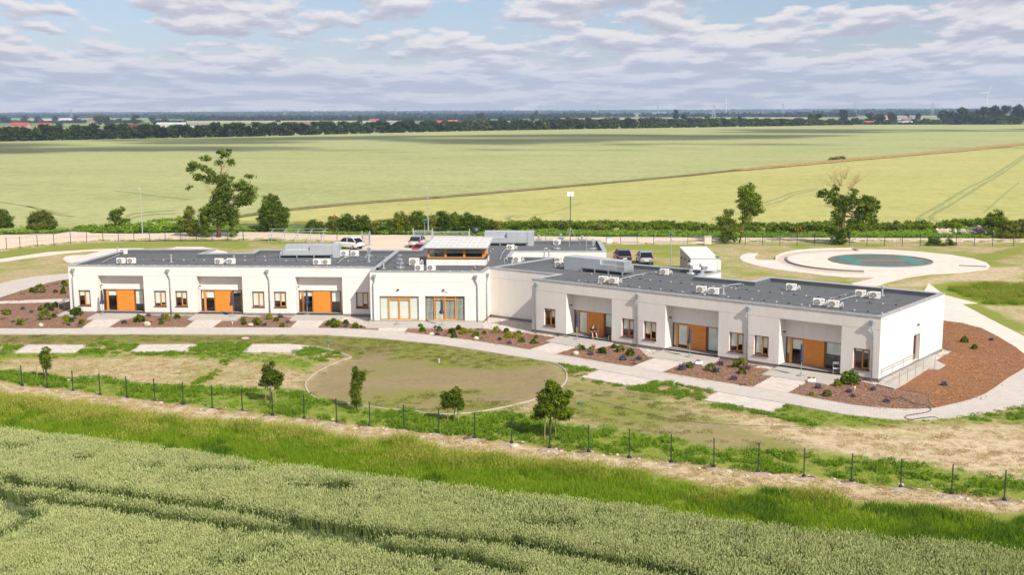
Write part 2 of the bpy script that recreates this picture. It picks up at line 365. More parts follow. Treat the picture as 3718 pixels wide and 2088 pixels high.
def chips(name, cols, scale=14, bumps=0.9, patch=None):
    m, t, b = _nodes(name); v = objco(t)
    vo = t.nodes.new('ShaderNodeTexVoronoi'); vo.inputs['Scale'].default_value = scale; t.links.new(v, vo.inputs['Vector'])
    sp = t.nodes.new('ShaderNodeSeparateColor'); t.links.new(vo.outputs['Color'], sp.inputs[0])
    c = ramp(t, sp.outputs[0], [(i/(len(cols)-1), q) for i, q in enumerate(cols)])
    n = tnoise(t, 0.45, 5, 0.65, v)
    c = tmix(t, tmath(t, 'MULTIPLY', ramp(t, n, [(0.38, (0, 0, 0)), (0.68, (1, 1, 1))]), 0.45), c, tuple(k*.62 for k in cols[len(cols)//2]))
    t.links.new(c, b.inputs['Base Color']); b.inputs['Roughness'].default_value = 0.95
    bump(t, b, vo.outputs['Distance'], bumps, 0.03); return m
M['mulch'] = chips('bark_mulch', [(0.060, 0.030, 0.018), (0.17, 0.085, 0.052), (0.225, 0.115, 0.070), (0.40, 0.24, 0.165)], 13)
M['mulch_fresh'] = chips('fresh_orange_mulch', [(0.085, 0.036, 0.015), (0.20, 0.086, 0.035), (0.26, 0.112, 0.045), (0.36, 0.175, 0.08)], 15)
M['pebble'] = chips('washed_pebbles', [(0.16, 0.13, 0.11), (0.45, 0.39, 0.33), (0.58, 0.52, 0.46), (0.75, 0.70, 0.63)], 9)
# ------------------------------------------------------------------ numpy helpers
def vnoise(x, y, scale, seed=0, octaves=4):
    out = np.zeros_like(x, dtype=float); amp = 1.0; tot = 0; r = np.random.default_rng(seed); T = r.random((256, 256))
    for o in range(octaves):
        X = x*scale*(2**o)+17.3*o; Y = y*scale*(2**o)+9.1*o
        xi = np.floor(X).astype(int); yi = np.floor(Y).astype(int); fx = X-xi; fy = Y-yi; fx = fx*fx*(3-2*fx); fy = fy*fy*(3-2*fy)
        a = T[xi % 256, yi % 256]; b = T[(xi+1) % 256, yi % 256]; c = T[xi % 256, (yi+1) % 256]; d = T[(xi+1) % 256, (yi+1) % 256]
        out += amp*((a*(1-fx)+b*fx)*(1-fy)+(c*(1-fx)+d*fx)*fy); tot += amp; amp *= .55
    return out/tot
def inside(P, x, y):
    r = np.zeros(x.shape, bool); n = len(P)
    for i in range(n):
        x0, y0 = P[i]; x1, y1 = P[(i+1) % n]
        if y0 == y1: continue
        c = ((y0 > y) != (y1 > y)) & (x < (x1-x0)*(y-y0)/(y1-y0)+x0); r ^= c
    return r
def dist_line(P, x, y):
    d = np.full(x.shape, 1e9)
    for (x0, y0), (x1, y1) in zip(P[:-1], P[1:]):
        dx, dy = x1-x0, y1-y0; t = np.clip(((x-x0)*dx+(y-y0)*dy)/(dx*dx+dy*dy+1e-9), 0, 1)
        d = np.minimum(d, np.hypot(x-x0-t*dx, y-y0-t*dy))
    return d
def sheet(name, P, z, mat, kind='structure', bottom=None):
    mb = MB()
    if bottom is None:
        n = len(P); a = sum(P[i][0]*P[(i+1) % n][1]-P[(i+1) % n][0]*P[i][1] for i in range(n))
        idx = list(range(n)) if a > 0 else list(range(n))[::-1]
        mb.add([(p[0], p[1], z) for p in P], [idx])
    else: mb.prism(P, bottom, z)
    o = mb.build(name, mat); 
    if kind: tag(o, kind=kind)
    return o
def smooth_line(pts, k=6):
    out = []; n = len(pts)
    for i in range(n-1):
        p0 = pts[max(i-1, 0)]; p1 = pts[i]; p2 = pts[i+1]; p3 = pts[min(i+2, n-1)]
        for j in range(k):
            t = j/k; out.append(tuple(0.5*((2*p1[q])+(-p0[q]+p2[q])*t+(2*p0[q]-5*p1[q]+4*p2[q]-p3[q])*t*t+(-p0[q]+3*p1[q]-3*p2[q]+p3[q])*t**3) for q in range(len(p1))))
    out.append(tuple(pts[-1])); return out
def ribbon(name, line, width, z, mat, kind='structure', h=None, parent=None, jag=0.0):
    mb = MB(); n = len(line); A = []; B = []
    for i in range(n):
        a = line[max(i-1, 0)]; b = line[min(i+1, n-1)]; dx, dy = b[0]-a[0], b[1]-a[1]; l = hypot(dx, dy) or 1
        ww = (width[i] if isinstance(width, (list, tuple)) else width)/2*(1+jag*random.uniform(-1, 1))
        A.append((line[i][0]-dy/l*ww, line[i][1]+dx/l*ww)); B.append((line[i][0]+dy/l*ww, line[i][1]-dx/l*ww))
    if h is None:
        vs = [(p[0], p[1], z) for p in A]+[(p[0], p[1], z) for p in B]
        mb.add(vs, [(n+i, n+i+1, i+1, i) for i in range(n-1)])
    else:
        vs = [(p[0], p[1], z) for p in A]+[(p[0], p[1], z) for p in B]+[(p[0], p[1], z+h) for p in A]+[(p[0], p[1], z+h) for p in B]
        fs = []
        for i in range(n-1):
            fs += [(3*n+i, 3*n+i+1, 2*n+i+1, 2*n+i), (i, 2*n+i, 2*n+i+1, i+1), (n+i, n+i+1, 3*n+i+1, 3*n+i)]
        fs += [(0, n, 3*n, 2*n), (n-1, 3*n-1, 4*n-1, 2*n-1)]
        mb.add(vs, fs)
    o = mb.build(name, mat, parent)
    if kind: tag(o, kind=kind)
    return o

# ------------------------------------------------------------------ the wide ground and the fields
def farground():
    m, t, b = _nodes('distant_farmland'); v = objco(t, (0.0011, 0.0035, 1)); n = tnoise(t, 1.0, 3, 0.5, v); n2 = tnoise(t, 9.0, 5, 0.6, v)
    c = ramp(t, n, [(0.36, (0.06, 0.10, 0.025)), (0.46, (0.12, 0.17, 0.05)), (0.52, (0.26, 0.29, 0.12)), (0.60, (0.30, 0.31, 0.15)), (0.66, (0.09, 0.13, 0.04))])
    c = tmix(t, 0.25, c, ramp(t, n2, [(0.3, (0.05, 0.08, 0.02)), (0.7, (0.3, 0.3, 0.12))]))
    t.links.new(c, b.inputs['Base Color']); b.inputs['Roughness'].default_value = 0.95; return m
M['farland'] = farground()
mb = MB(); S = 26000
mb.add([(-S, -3000, -0.15), (S, -3000, -0.15), (S, 30000, -0.15), (-S, 30000, -0.15)], [(0, 1, 2, 3)])
tag(mb.build('ground', M['farland']), kind='structure')

def cropmat(name, base, light, dark):
    m, t, b = _nodes(name); v = objco(t, (0.012, 0.030, 1)); v2 = objco(t, (0.10, 0.30, 1)); v3 = objco(t, (0.45, 0.22, 1))
    n = tnoise(t, 1.0, 4, 0.6, v); n2 = tnoise(t, 1.0, 6, 0.72, v2); n3 = tnoise(t, 1.0, 8, 0.8, v3)
    c = ramp(t, n, [(0.32, dark), (0.5, base), (0.68, light)])
    c = tmix(t, 0.5, c, ramp(t, n2, [(0.32, dark), (0.5, base), (0.66, light)]))
    c = tmix(t, 0.42, c, ramp(t, n3, [(0.3, tuple(k*.6 for k in dark)), (0.7, tuple(min(1, k*1.2) for k in light))]))
    t.links.new(c, b.inputs['Base Color']); b.inputs['Roughness'].default_value = 0.9; b.inputs['Specular IOR Level'].default_value = 0.15
    bump(t, b, n3, 0.6, 0.25); return m
M['crop_a'] = cropmat('pale_green_cereal', (0.325, 0.35, 0.145), (0.41, 0.415, 0.195), (0.215, 0.26, 0.08))
M['crop_b'] = cropmat('yellow_green_cereal', (0.385, 0.375, 0.125), (0.46, 0.44, 0.175), (0.28, 0.30, 0.08))
rowline = [at('D', x, y) for x, y in [(-250, 366), (0, 357), (320, 350), (620, 345), (900, 337), (1200, 330), (1480, 325), (1760, 321), (2000, 317), (2180, 313), (2576, 313), (2800, 313)]]
div = [(560, 560), (600, 548), (735, 530), (900, 514), (1100, 499), (1300, 482), (1500, 464), (1700, 446), (1850, 430), (1950, 421), (2080, 409), (2200, 398), (2350, 385), (2480, 373), (2576, 363), (2760, 349)]
divline = [at('D', x, y, 0.4) for x, y in div]
FA = [(rowline[0][0], rowline[0][1])]+rowline[1:]
south = [at('D', x, y, 0.0) for x, y in [(-200, 590), (150, 577), (340, 575), (500, 570), (560, 566)]]
fa = south+divline+[at('D', 2800, 345)]+rowline[::-1]
o = sheet('cereal_field', fa, 0.4, M['crop_a'], bottom=-0.1)
southb = [at('D', x, y, 0.0) for x, y in [(2750, 558), (2500, 566), (2340, 578), (2240, 583), (2100, 582), (1800, 582), (1500, 580), (1250, 572), (1000, 572), (740, 562), (600, 561)]]
fb = divline[1:]+[at('D', 2760, 352)]+southb
fb = [(x, y) for x, y in fb]
sheet('yellow_cereal_field', fb, 0.43, M['crop_b'], bottom=-0.1)
M['margin'] = chips('rough_field_margin', [(0.09, 0.10, 0.03), (0.16, 0.14, 0.05), (0.22, 0.15, 0.07), (0.13, 0.16, 0.05)], 0.9)
M['margin_brown'] = chips('brown_grass_margin', [(0.24, 0.15, 0.05), (0.36, 0.22, 0.08), (0.40, 0.27, 0.10), (0.19, 0.16, 0.05)], 0.7)
dl = smooth_line(divline[:9], 5); ribbon('field_margin', dl, [0.9+0.02*i for i in range(len(dl))], 0.62, M['margin'], h=0.25, jag=0.2)
dl = smooth_line(divline[8:], 6); ribbon('field_margin', dl, [3.4+0.16*i for i in range(len(dl))], 0.62, M['margin_brown'], h=0.3, jag=0.25)
M['tram'] = plain('pressed_crop', (0.23, 0.26, 0.08), 0.95, var=0.3, scale=0.6)
def tram(pts, wdt=0.9, k='h', fade=True):
    ln = smooth_line([at(k, x, y, 0.45) for x, y in pts], 8)
    ribbon('tractor_track', ln, wdt, 0.452, M['tram'], jag=0.35)
tram([(2600, 400), (2420, 520), (2280, 600), (2150, 665), (1990, 765), (1870, 830), (1826, 860), (1850, 875), (1900, 882)])
tram([(2600, 415), (2450, 525), (2300, 615), (2210, 670), (2060, 765), (1950, 825), (1915, 858), (1950, 880), (2060, 888), (2250, 886)])
tram([(1110, 650), (940, 680), (850, 715), (730, 755)], 0.8); tram([(1110, 662), (950, 695), (860, 740), (735, 770)], 0.7)
tram([(2540, 610), (2430, 700), (2340, 780), (2290, 825)], 0.4)
tram([(1470, 550), (1600, 520)], 0.4); tram([(760, 630), (900, 626), (1050, 632)], 0.5)
tram([(0, 795), (100, 810), (230, 832), (400, 885), (560, 905)], 0.7, 'f'); tram([(200, 828), (330, 850), (440, 880), (520, 880)], 0.6, 'f')
tram([(870, 712), (1000, 725), (1200, 752), (1450, 778)], 0.5, 'f'); tram([(960, 905), (1000, 885), (1150, 868), (1330, 860)], 1.0, 'f'); tram([(980, 920), (1060, 900), (1200, 885), (1320, 882)], 0.8, 'f')
tram([(1330, 925), (1370, 902), (1450, 895)], 0.8, 'g'); tram([(1340, 925), (1400, 935), (1440, 942)], 0.7, 'g'); tram([(1400, 920), (1440, 905), (1550, 892), (1700, 865), (1900, 800)], 0.5, 'g')

# ------------------------------------------------------------------ site ground with its patchy sown grass
x0g, x1g, y0g, y1g, stg = -96.0, 96.0, 38.0, 172.0, 0.5
gx, gy = np.meshgrid(np.arange(x0g, x1g+.01, stg), np.arange(y0g, y1g+.01, stg))
Rg = 0.42+0.5*(vnoise(gx, gy, 0.09, 3)-.5); Og = np.full(gx.shape, 0.25); Bg = np.full(gx.shape, 0.30)
Rg += 0.9*(vnoise(gx, gy, 0.35, 5)-.5)
def paint(k, pts, r, o, b, add=False):
    m = inside(poly(k, pts), gx, gy)
    if r is not None: Rg[m] = (Rg[m]+r) if add else r
    if o is not None: Og[m] = o
    if b is not None: Bg[m] = b
# straw / mown dry band inside the fence
paint('i', [(0, 262), (2576, 262), (2576, 480), (1750, 520), (900, 470), (0, 400)], 0.28, 0.25, 0.55)
paint('i', [(0, 265), (1000, 265), (1700, 262), (2300, 300), (2250, 420), (1900, 330), (1500, 300), (0, 300)], 0.62, 0.3, 0.25)
# grass and dry stretches right of the lawn
paint('k', [(0, 250), (280, 250), (700, 300), (1000, 400), (1300, 420), (1250, 560), (800, 600), (0, 520)], 0.42, 0.75, 0.3)
paint('k', [(-600, 60), (0, 140), (0, 480), (-500, 380), (-900, 250)], 0.50, 0.65, 0.3)
paint('k', [(160, 260), (800, 330), (1400, 400), (2576, 360), (2800, 660), (2576, 760), (1300, 590), (850, 480), (640, 400)], 0.20, 0.12, 0.95)
paint('k', [(2576, 330), (2576, 380), (1900, 385), (1500, 380), (1300, 340), (2000, 345), (2300, 315)], 0.55, 0.4, 0.5)
paint('k', [(780, 290), (960, 235), (1300, 300), (1300, 385), (1000, 400), (800, 330)], 0.66, 0.4, 0.5)
paint('k', [(1260, 430), (1400, 425), (1310, 520), (1210, 490)], 0.05, 0.9, 0.4)
# dull brown-green strip between the walk and the lower pads
paint('i', [(-50, 128), (1200, 126), (2576, 138), (2576, 300), (2230, 214), (2080, 198), (1020, 200), (-50, 205)], 0.50, 0.95, 0.0)
# the oval lawn
oval_px = [('i', 2525, 298), ('i', 2400, 342), ('i', 2290, 398), ('i', 2215, 460), ('i', 2200, 505), ('i', 2232, 560), ('i', 2310, 603), ('i', 2440, 625), ('i', 2576, 632), ('j', 170, 535), ('j', 400, 568),
           ('j', 560, 578), ('j', 700, 600), ('j', 800, 606), ('j', 960, 600), ('j', 1120, 580), ('j', 1300, 545), ('j', 1460, 503), ('j', 1600, 450), ('j', 1672, 398), ('j', 1700, 350), ('j', 1694, 300), ('j', 1650, 258), ('j', 1570, 226)]
oval = [at(*q) for q in oval_px]
ovp = smooth_line(oval, 4)
m = inside(ovp+[at('j', 1100, 150), at('j', 560, 75), at('j', 0, 30), at('i', 2500, 130), at('i', 2560, 210)], gx, gy)
Og[m] = 0.95; Rg[m] = 0.48+1.0*(vnoise(gx, gy, 0.22, 11)[m]-.5); Bg[m] = 0.0
cxo, cyo = at('j', 850, 330)
m2 = m & (((gx-cxo)/14)**2+((gy-cyo)/11)**2+1.2*(vnoise(gx, gy, .22, 21)-.5) < 0.85)
Og[m2] = 0.74; Rg[m2] = 0.26+0.9*(vnoise(gx, gy, 0.2, 13)[m2]-.5); Bg[m2] = 0.10
for q in [('j', 950, 250, 2.5), ('j', 850, 170, 5.5), ('j', 1220, 250, 2.8), ('j', 700, 175, 3.5), ('j', 1150, 590, 4)]:
    X, Y = at(*q[:3]); mm = m & (((gx-X)/q[3])**2+((gy-Y)/(q[3]*.6))**2 < 1+0.9*(vnoise(gx, gy, .5, 23)-.5)*2); Rg[mm] = 0.62; Og[mm] = 0.8
# lush weeds along the fence
weed_px = [(0, 395), (200, 400), (300, 430), (800, 440), (1000, 500), (1350, 510), (1700, 520), (2150, 545), (2330, 610), (2576, 640)]
weedP = poly('i', weed_px)+poly('j', [(170, 545), (430, 590), (560, 575), (700, 615), (880, 625), (1060, 600), (1260, 600), (1450, 640), (1650, 700), (1900, 720), (2300, 760), (2576, 800)])+poly('k', [(0, 505), (300, 545), (700, 575), (1050, 585), (1400, 610), (1750, 650), (2100, 700), (2576, 790), (2700, 830)])
fence_low = poly('i', [(-60, 445), (0, 455), (130, 480), (330, 510), (520, 535), (700, 556), (900, 582), (1100, 605), (1300, 628), (1500, 655), (1740, 682), (1950, 710), (2180, 735), (2420, 762)])+poly('j', [(280, 690), (530, 715), (780, 742), (1040, 778), (1300, 805), (1580, 843), (1860, 878), (2150, 915), (2440, 950)])+poly('k', [(380, 676), (690, 712), (1010, 742), (1350, 776), (1700, 820), (2060, 860), (2440, 905), (2750, 950)])
WEED = weedP+fence_low[::-1]
m = inside(WEED, gx, gy); Rg[m] = 0.85+0.9*(vnoise(gx, gy, .3, 31)[m]-.5); Og[m] = 0.3; Bg[m] = 0.1
straw_low = poly('i', [(-60, 560), (0, 570), (200, 585), (420, 610), (520, 640), (760, 650), (900, 680), (1020, 700), (1240, 730), (1400, 745), (1560, 742), (1720, 770), (1900, 778), (2150, 812), (2350, 845), (2576, 882)])+poly('j', [(180, 785), (430, 787), (560, 782), (700, 832), (850, 872), (1000, 880), (1200, 882), (1350, 925), (1600, 940), (1750, 942), (1950, 985), (2150, 1000), (2350, 1042)])+poly('k', [(0, 732), (240, 800), (400, 850), (560, 850), (700, 805), (900, 832), (1200, 882), (1350, 920), (1600, 922), (1800, 928), (2000, 960), (2200, 1000), (2400, 1020), (2576, 1000), (2760, 1030)])
STRAW = fence_low+straw_low[::-1]
m = inside(STRAW, gx, gy); Rg[m] = 0.14; Og[m] = 0.12; Bg[m] = 0.85
wheat_edge = poly('l', [(-60, 100), (0, 110), (200, 140), (500, 165), (700, 190), (1000, 225), (1300, 270), (1500, 300), (1700, 330), (2000, 375), (2300, 412)], 0.75)+poly('j', [(250, 1050)], 0.75)+poly('s', [(1600, 1768), (2000, 1806)], 0.75)+poly('k', [(0, 975), (250, 1020), (600, 1060), (850, 1095), (1150, 1122), (1400, 1150), (1700, 1178), (2000, 1195), (2300, 1240), (2576, 1272), (2750, 1300)], 0.75)
LONG = straw_low+wheat_edge[::-1]
m = inside(LONG, gx, gy); Rg[m] = 0.95; Og[m] = 0.5; Bg[m] = 0.0
# behind the building
paint('a', [(-50, 190), (-50, 95), (300, 150), (700, 110), (1400, 75), (2574, 70), (2574, 150), (1800, 130), (1000, 160), (0, 262)], 0.72, 0.3, 0.4)
paint('h', [(1900, 1190), (2576, 1060), (2576, 1110), (2350, 1170), (2400, 1190)], 0.65, 0.5, 0.4)
paint('e', [(1300, 215), (2000, 110), (2280, 60), (2575, 40), (2575, 190), (2000, 170), (1600, 230)], 0.25, 0.2, 0.9)
paint('e', [(1650, 235), (2000, 190), (2575, 195), (2575, 410), (2100, 400), (1850, 290)], 0.85, 0.3, 0.3)
paint('e', [(2050, 395), (2300, 400), (2575, 430), (2575, 660), (2300, 560)], 0.28, 0.2, 0.9)
paint('e', [(2000, 385), (2150, 385), (2575, 600), (2575, 700)], 0.7, 0.4, 0.4)
paint('c', [(1720, 250), (2574, 255), (2574, 310), (1720, 300)], 0.75, 0.3, 0.4)
paint('h', [(400, 1090), (560, 1090), (800, 1150), (700, 1160), (600, 1190), (430, 1250)], 0.4, 0.3, 0.7)
def blur(a, k=1):
    for _ in range(k):
        a = (np.roll(a, 1, 0)+np.roll(a, -1, 0)+np.roll(a, 1, 1)+np.roll(a, -1, 1)+2*a)/6
    return a
Rg = blur(np.clip(Rg, 0, 1), 2); Og = blur(Og, 4); Bg = blur(Bg, 4)
ny, nx = gx.shape
vs = np.stack([gx.ravel(), gy.ravel(), np.zeros(gx.size)], 1)
ii = np.arange(nx*ny).reshape(ny, nx)
fs = np.stack([ii[:-1, :-1].ravel(), ii[:-1, 1:].ravel(), ii[1:, 1:].ravel(), ii[1:, :-1].ravel()], 1)
me = bpy.data.meshes.new('site_ground'); me.from_pydata(vs.tolist(), [], fs.tolist())
ca = me.color_attributes.new('cover', 'FLOAT_COLOR', 'POINT')
ca.data.foreach_set('color', np.stack([Rg.ravel(), Og.ravel(), Bg.ravel(), np.ones(gx.size)], 1).ravel())
def sitemat():
    m, t, b = _nodes('sown_grass_and_soil'); v = objco(t); a = t.nodes.new('ShaderNodeVertexColor'); a.layer_name = 'cover'
    sp = t.nodes.new('ShaderNodeSeparateColor'); t.links.new(a.outputs[0], sp.inputs[0])
    n1 = tnoise(t, 0.55, 6, 0.80, v); n2 = tnoise(t, 1.7, 6, 0.85, v); n3 = tnoise(t, 0.25, 4, 0.6, objco(t, (0.6, 1.6, 1)))
    soil = tmix(t, sp.outputs[1], (0.46, 0.375, 0.19), (0.140, 0.102, 0.058))
    soil = tmix(t, tmath(t, 'MULTIPLY', sp.outputs[2], 0.9), soil, (0.58, 0.46, 0.33))
    soil = tmix(t, tmath(t, 'MULTIPLY', ramp(t, n2, [(0.44, (0, 0, 0)), (0.56, (1, 1, 1))]), 0.85), soil, tmix(t, 0.5, soil, (0.15, 0.125, 0.045)))
    soil = tmix(t, tmath(t, 'MULTIPLY', ramp(t, n3, [(0.45, (0, 0, 0)), (0.7, (1, 1, 1))]), 0.35), soil, (0.30, 0.25, 0.10))
    grn = tmix(t, sp.outputs[1], (0.20, 0.255, 0.032), (0.135, 0.14, 0.026))
    grn = tmix(t, tmath(t, 'MULTIPLY', ramp(t, n2, [(0.44, (0, 0, 0)), (0.58, (1, 1, 1))]), 0.6), grn, (0.26, 0.265, 0.06))
    # grass cover: a threshold on the noise, so it thins out in tufts
    thr = tmath(t, 'SUBTRACT', 0.70, tmath(t, 'MULTIPLY', sp.outputs[0], 0.46))
    n0 = tnoise(t, 0.16, 4, 0.6, v); nn = tmath(t, 'ADD', tmath(t, 'MULTIPLY', n0, 0.45), tmath(t, 'ADD', tmath(t, 'MULTIPLY', n1, 0.25), tmath(t, 'MULTIPLY', n2, 0.30)))
    mk = tmath(t, 'MULTIPLY_ADD', tmath(t, 'SUBTRACT', nn, thr), 6.0, 0.5, clamp=True)
    t.links.new(tmix(t, mk, soil, grn), b.inputs['Base Color']); b.inputs['Roughness'].default_value = 0.95; b.inputs['Specular IOR Level'].default_value = 0.2
    bump(t, b, n2, 0.7, 0.08); return m
M['site'] = sitemat(); me.materials.append(M['site'])
o = bpy.data.objects.new('site_ground', me); COL.objects.link(o); tag(o, kind='structure')
# sandy road behind, in the material of compacted gravel
def sandmat():
    m, t, b = _nodes('compacted_sandy_gravel'); n = tnoise(t, 1.0, 5, 0.65, objco(t, (0.10, 0.5, 1))); n2 = tnoise(t, 3, 5, 0.7, objco(t))
    c = ramp(t, n, [(0.3, (0.47, 0.38, 0.27)), (0.55, (0.62, 0.51, 0.40)), (0.75, (0.72, 0.60, 0.49))])
    c = tmix(t, 0.3, c, ramp(t, n2, [(0.3, (0.33, 0.27, 0.18)), (0.7, (0.66, 0.55, 0.44))]))
    t.links.new(c, b.inputs['Base Color']); b.inputs['Roughness'].default_value = 0.95; bump(t, b, n2, 0.4, 0.05); return m
M['sand'] = sandmat()
road = poly('f', [(-150, 1043), (0, 1045), (420, 1037), (530, 1020), (650, 1018), (690, 1032), (1000, 1035), (1400, 1028), (1800, 1022), (2100, 1026)])+poly('g', [(0, 1043), (300, 1046), (620, 1045), (1200, 1056)])+poly('c', [(970, 165), (1800, 172), (2574, 177)])+poly('h', [(430, 1003), (1200, 1004), (1900, 1006), (2700, 1012)])
road += poly('h', [(2700, 1040), (1900, 1030), (1200, 1032), (600, 1034)])+poly('c', [(2574, 250), (1720, 252), (1500, 250)])+poly('b', [(2300, 262), (1880, 330), (1300, 320), (1150, 300), (1290, 262), (1240, 240), (1070, 235), (900, 225), (500, 215), (380, 195), (100, 215), (0, 215)])+poly('a', [(2600, 65), (2400, 62), (1700, 60), (1300, 72), (1000, 78), (700, 100), (300, 135), (150, 158), (0, 185), (-150, 200)])
sheet('sandy_road', road, 0.012, M['sand'])

# ------------------------------------------------------------------ paved walks, terraces, pads, beds
ZP, ZB = 0.05, 0.03
up_edge = poly('D', [(-120, 829), (0, 828), (210, 828)])+[at('a', 850, 976), at('a', 1118, 976), at('a', 1920, 975), at('a', 2205, 977), at('b', 580, 1121), at('b', 862, 1124), at('b', 1200, 1130), at('b', 1487, 1148), at('b', 1765, 1168), at('c', 0, 1213), at('c', 300, 1250), at('c', 600, 1296), at('c', 915, 1350), at('c', 1180, 1395), at('d', 700, 1003), at('d', 1000, 1058), at('d', 1265, 1098), at('d', 1575, 1155), at('d', 2100, 1245), at('d', 2500, 1310), at('e', 75, 1160), at('e', 400, 1212), at('e', 700, 1272), at('e', 1000, 1325), at('e', 1200, 1347), at('e', 1400, 1361), at('e', 1600, 1364), at('e', 1760, 1355), at('e', 1950, 1312), at('e', 2090, 1275), at('e', 2220, 1225), at('e', 2320, 1160), at('e', 2420, 1085), at('e', 2530, 1020), at('e', 2640, 950), at('e', 2760, 880)]
lo_edge = poly('D', [(-120, 843), (0, 842), (500, 842), (800, 843), (950, 852), (1100, 867), (1190, 880), (1281.8, 895.6), (1381, 911)])+[at('d', 940, 1133), at('d', 1500, 1235), at('d', 2170, 1360), at('k', 410, 148), at('k', 905, 233), at('k', 1300, 308), at('k', 1600, 341), at('k', 1800, 347), at('k', 2000, 337), at('k', 2200, 314), at('k', 2400, 281), at('k', 2576, 250), at('k', 2760, 215)]
sheet('front_walk', up_edge+lo_edge[::-1], ZP, M['path'], bottom=-.05)
sheet('east_path', poly('e', [(1700, 200), (1840, 308), (2150, 386), (2000, 390), (2290, 545), (2575, 690), (2760, 790), (2760, 1000), (2640, 905), (2500, 790), (2330, 688), (2180, 612), (1990, 566), (1835, 545), (1500, 540)]), ZP-0.006, M['pale'], bottom=-.05)
sheet('left_path', poly('a', [(-120, 555), (0, 520), (150, 480), (350, 445), (706, 412), (900, 400), (900, 455), (708, 468), (600, 485), (420, 530), (200, 600), (0, 665), (-120, 720)]), ZP, M['path'], bottom=-.05)
sheet('railing_walk', poly('a', [(-120, 703), (0, 701), (715, 674), (760, 672), (760, 708), (610, 712), (0, 726), (-120, 730)]), ZP, M['slab'], bottom=-.05)
sheet('back_path', poly('a', [(-60, 275), (0, 262), (500, 190), (1000, 160), (1300, 150), (1500, 150), (1300, 215), (1000, 262), (800, 290), (740, 303), (690, 295), (652, 262), (680, 235), (760, 222), (890, 220), (1062, 178), (900, 178), (600, 210), (0, 290), (-60, 305)]), ZP, M['pale'], bottom=-.05)
sheet('back_terrace', poly('a', [(1700, 165), (1785, 148), (1835, 134), (2110, 135), (2350, 185), (2400, 230), (1700, 230)]), ZP, M['pale'], bottom=-.05)
# pads below the walk
for q in ([('i', 110, 262), ('i', 205, 207), ('i', 625, 207), ('i', 540, 262)], [('i', 945, 255), ('i', 1017, 204), ('i', 1425, 202), ('i', 1345, 256)], [('i', 1752, 259), ('i', 1822, 202), ('i', 2080, 200), ('i', 2230, 214), ('i', 2120, 259)],
          [('d', 730, 1207), ('d', 940, 1136), ('d', 1500, 1237), ('d', 1315, 1315)], [('k', 285, 205), ('k', 410, 150), ('k', 905, 235), ('k', 775, 290)]):
    sheet('paved_pad', [at(*p) for p in q], ZP-0.004, M['slab'], bottom=-.05)
# link paths between terraces and the walk
for q in ([('a', 850, 980), ('a', 1012, 876), ('a', 1285, 880), ('a', 1118, 980)], [('a', 1920, 979), ('a', 2060, 884), ('a', 2330, 888), ('a', 2203, 980)], [('b', 580, 1124), ('b', 682, 1036), ('b', 952, 1042), ('b', 862, 1127)],
          [('b', 1487, 1150), ('b', 1530, 1110), ('b', 1815, 1114), ('b', 1765, 1171)], [('c', 913, 1353), ('c', 1185, 1272), ('c', 1450, 1310), ('c', 1180, 1398)], [('d', 1263, 1101), ('d', 1535, 1006), ('d', 1848, 1044), ('d', 1575, 1158)],
          [('e', 75, 1163), ('e', 290, 1056), ('e', 597, 1103), ('e', 397, 1215)]):
    P = [at(*p) for p in q]
    zf = lambda p, P=P: (ZP+0.004) if min(hypot(p[0]-P[0][0], p[1]-P[0][1]), hypot(p[0]-P[3][0], p[1]-P[3][1])) < 0.01 else 0.13
    mb = MB(); mb.prism(P, -0.05, zf); tag(mb.build('link_path', M['slab']), kind='structure')
# terraces a step above, against the facade
ZT = 0.16
for q in ([('a', 900, 878), ('a', 1060, 790), ('a', 1505, 785), ('a', 1530, 810), ('a', 1290, 882)], [('a', 1945, 886), ('a', 2085, 796), ('a', 2530, 790), ('a', 2545, 820), ('a', 2455, 890)], [('b', 572, 1035), ('b', 665, 950), ('b', 1128, 950), ('b', 1142, 985), ('b', 1078, 1042)],
          [('b', 1365, 1110), ('b', 1410, 1030), ('b', 1418, 1000), ('b', 2600, 1000), ('b', 2588, 1048), ('b', 2560, 1118)], [('c', 1090, 1254), ('c', 1315, 1178), ('c', 1340, 1150), ('c', 1800, 1220), ('c', 1790, 1278), ('c', 1548, 1338)],
          [('d', 1425, 984), ('d', 1625, 903), ('d', 1690, 880), ('d', 2190, 960), ('d', 2178, 1017), ('d', 2000, 1072)], [('e', 165, 1037), ('e', 330, 955), ('e', 380, 930), ('e', 900, 1030), ('e', 892, 1062), ('e', 765, 1128)]):
    sheet('terrace', [at(*p, ZT) for p in q], ZT, M['terrace'], bottom=-.05)
sheet('entrance_ramp', [at(*p, 0.1) for p in [('e', 1225, 1128), ('e', 1400, 990), ('e', 1555, 905), ('e', 1690, 840), ('e', 1760, 905), ('e', 1855, 952), ('e', 1790, 990), ('e', 1692, 985), ('e', 1450, 1140), ('e', 1385, 1169)]], 0.12, M['terrace'], bottom=-.05)
sheet('entrance_ramp', [at(*p, 0.1) for p in [('a', 590, 846), ('a', 715, 783), ('a', 760, 783), ('a', 760, 850)]], 0.12, M['terrace'], bottom=-.05)
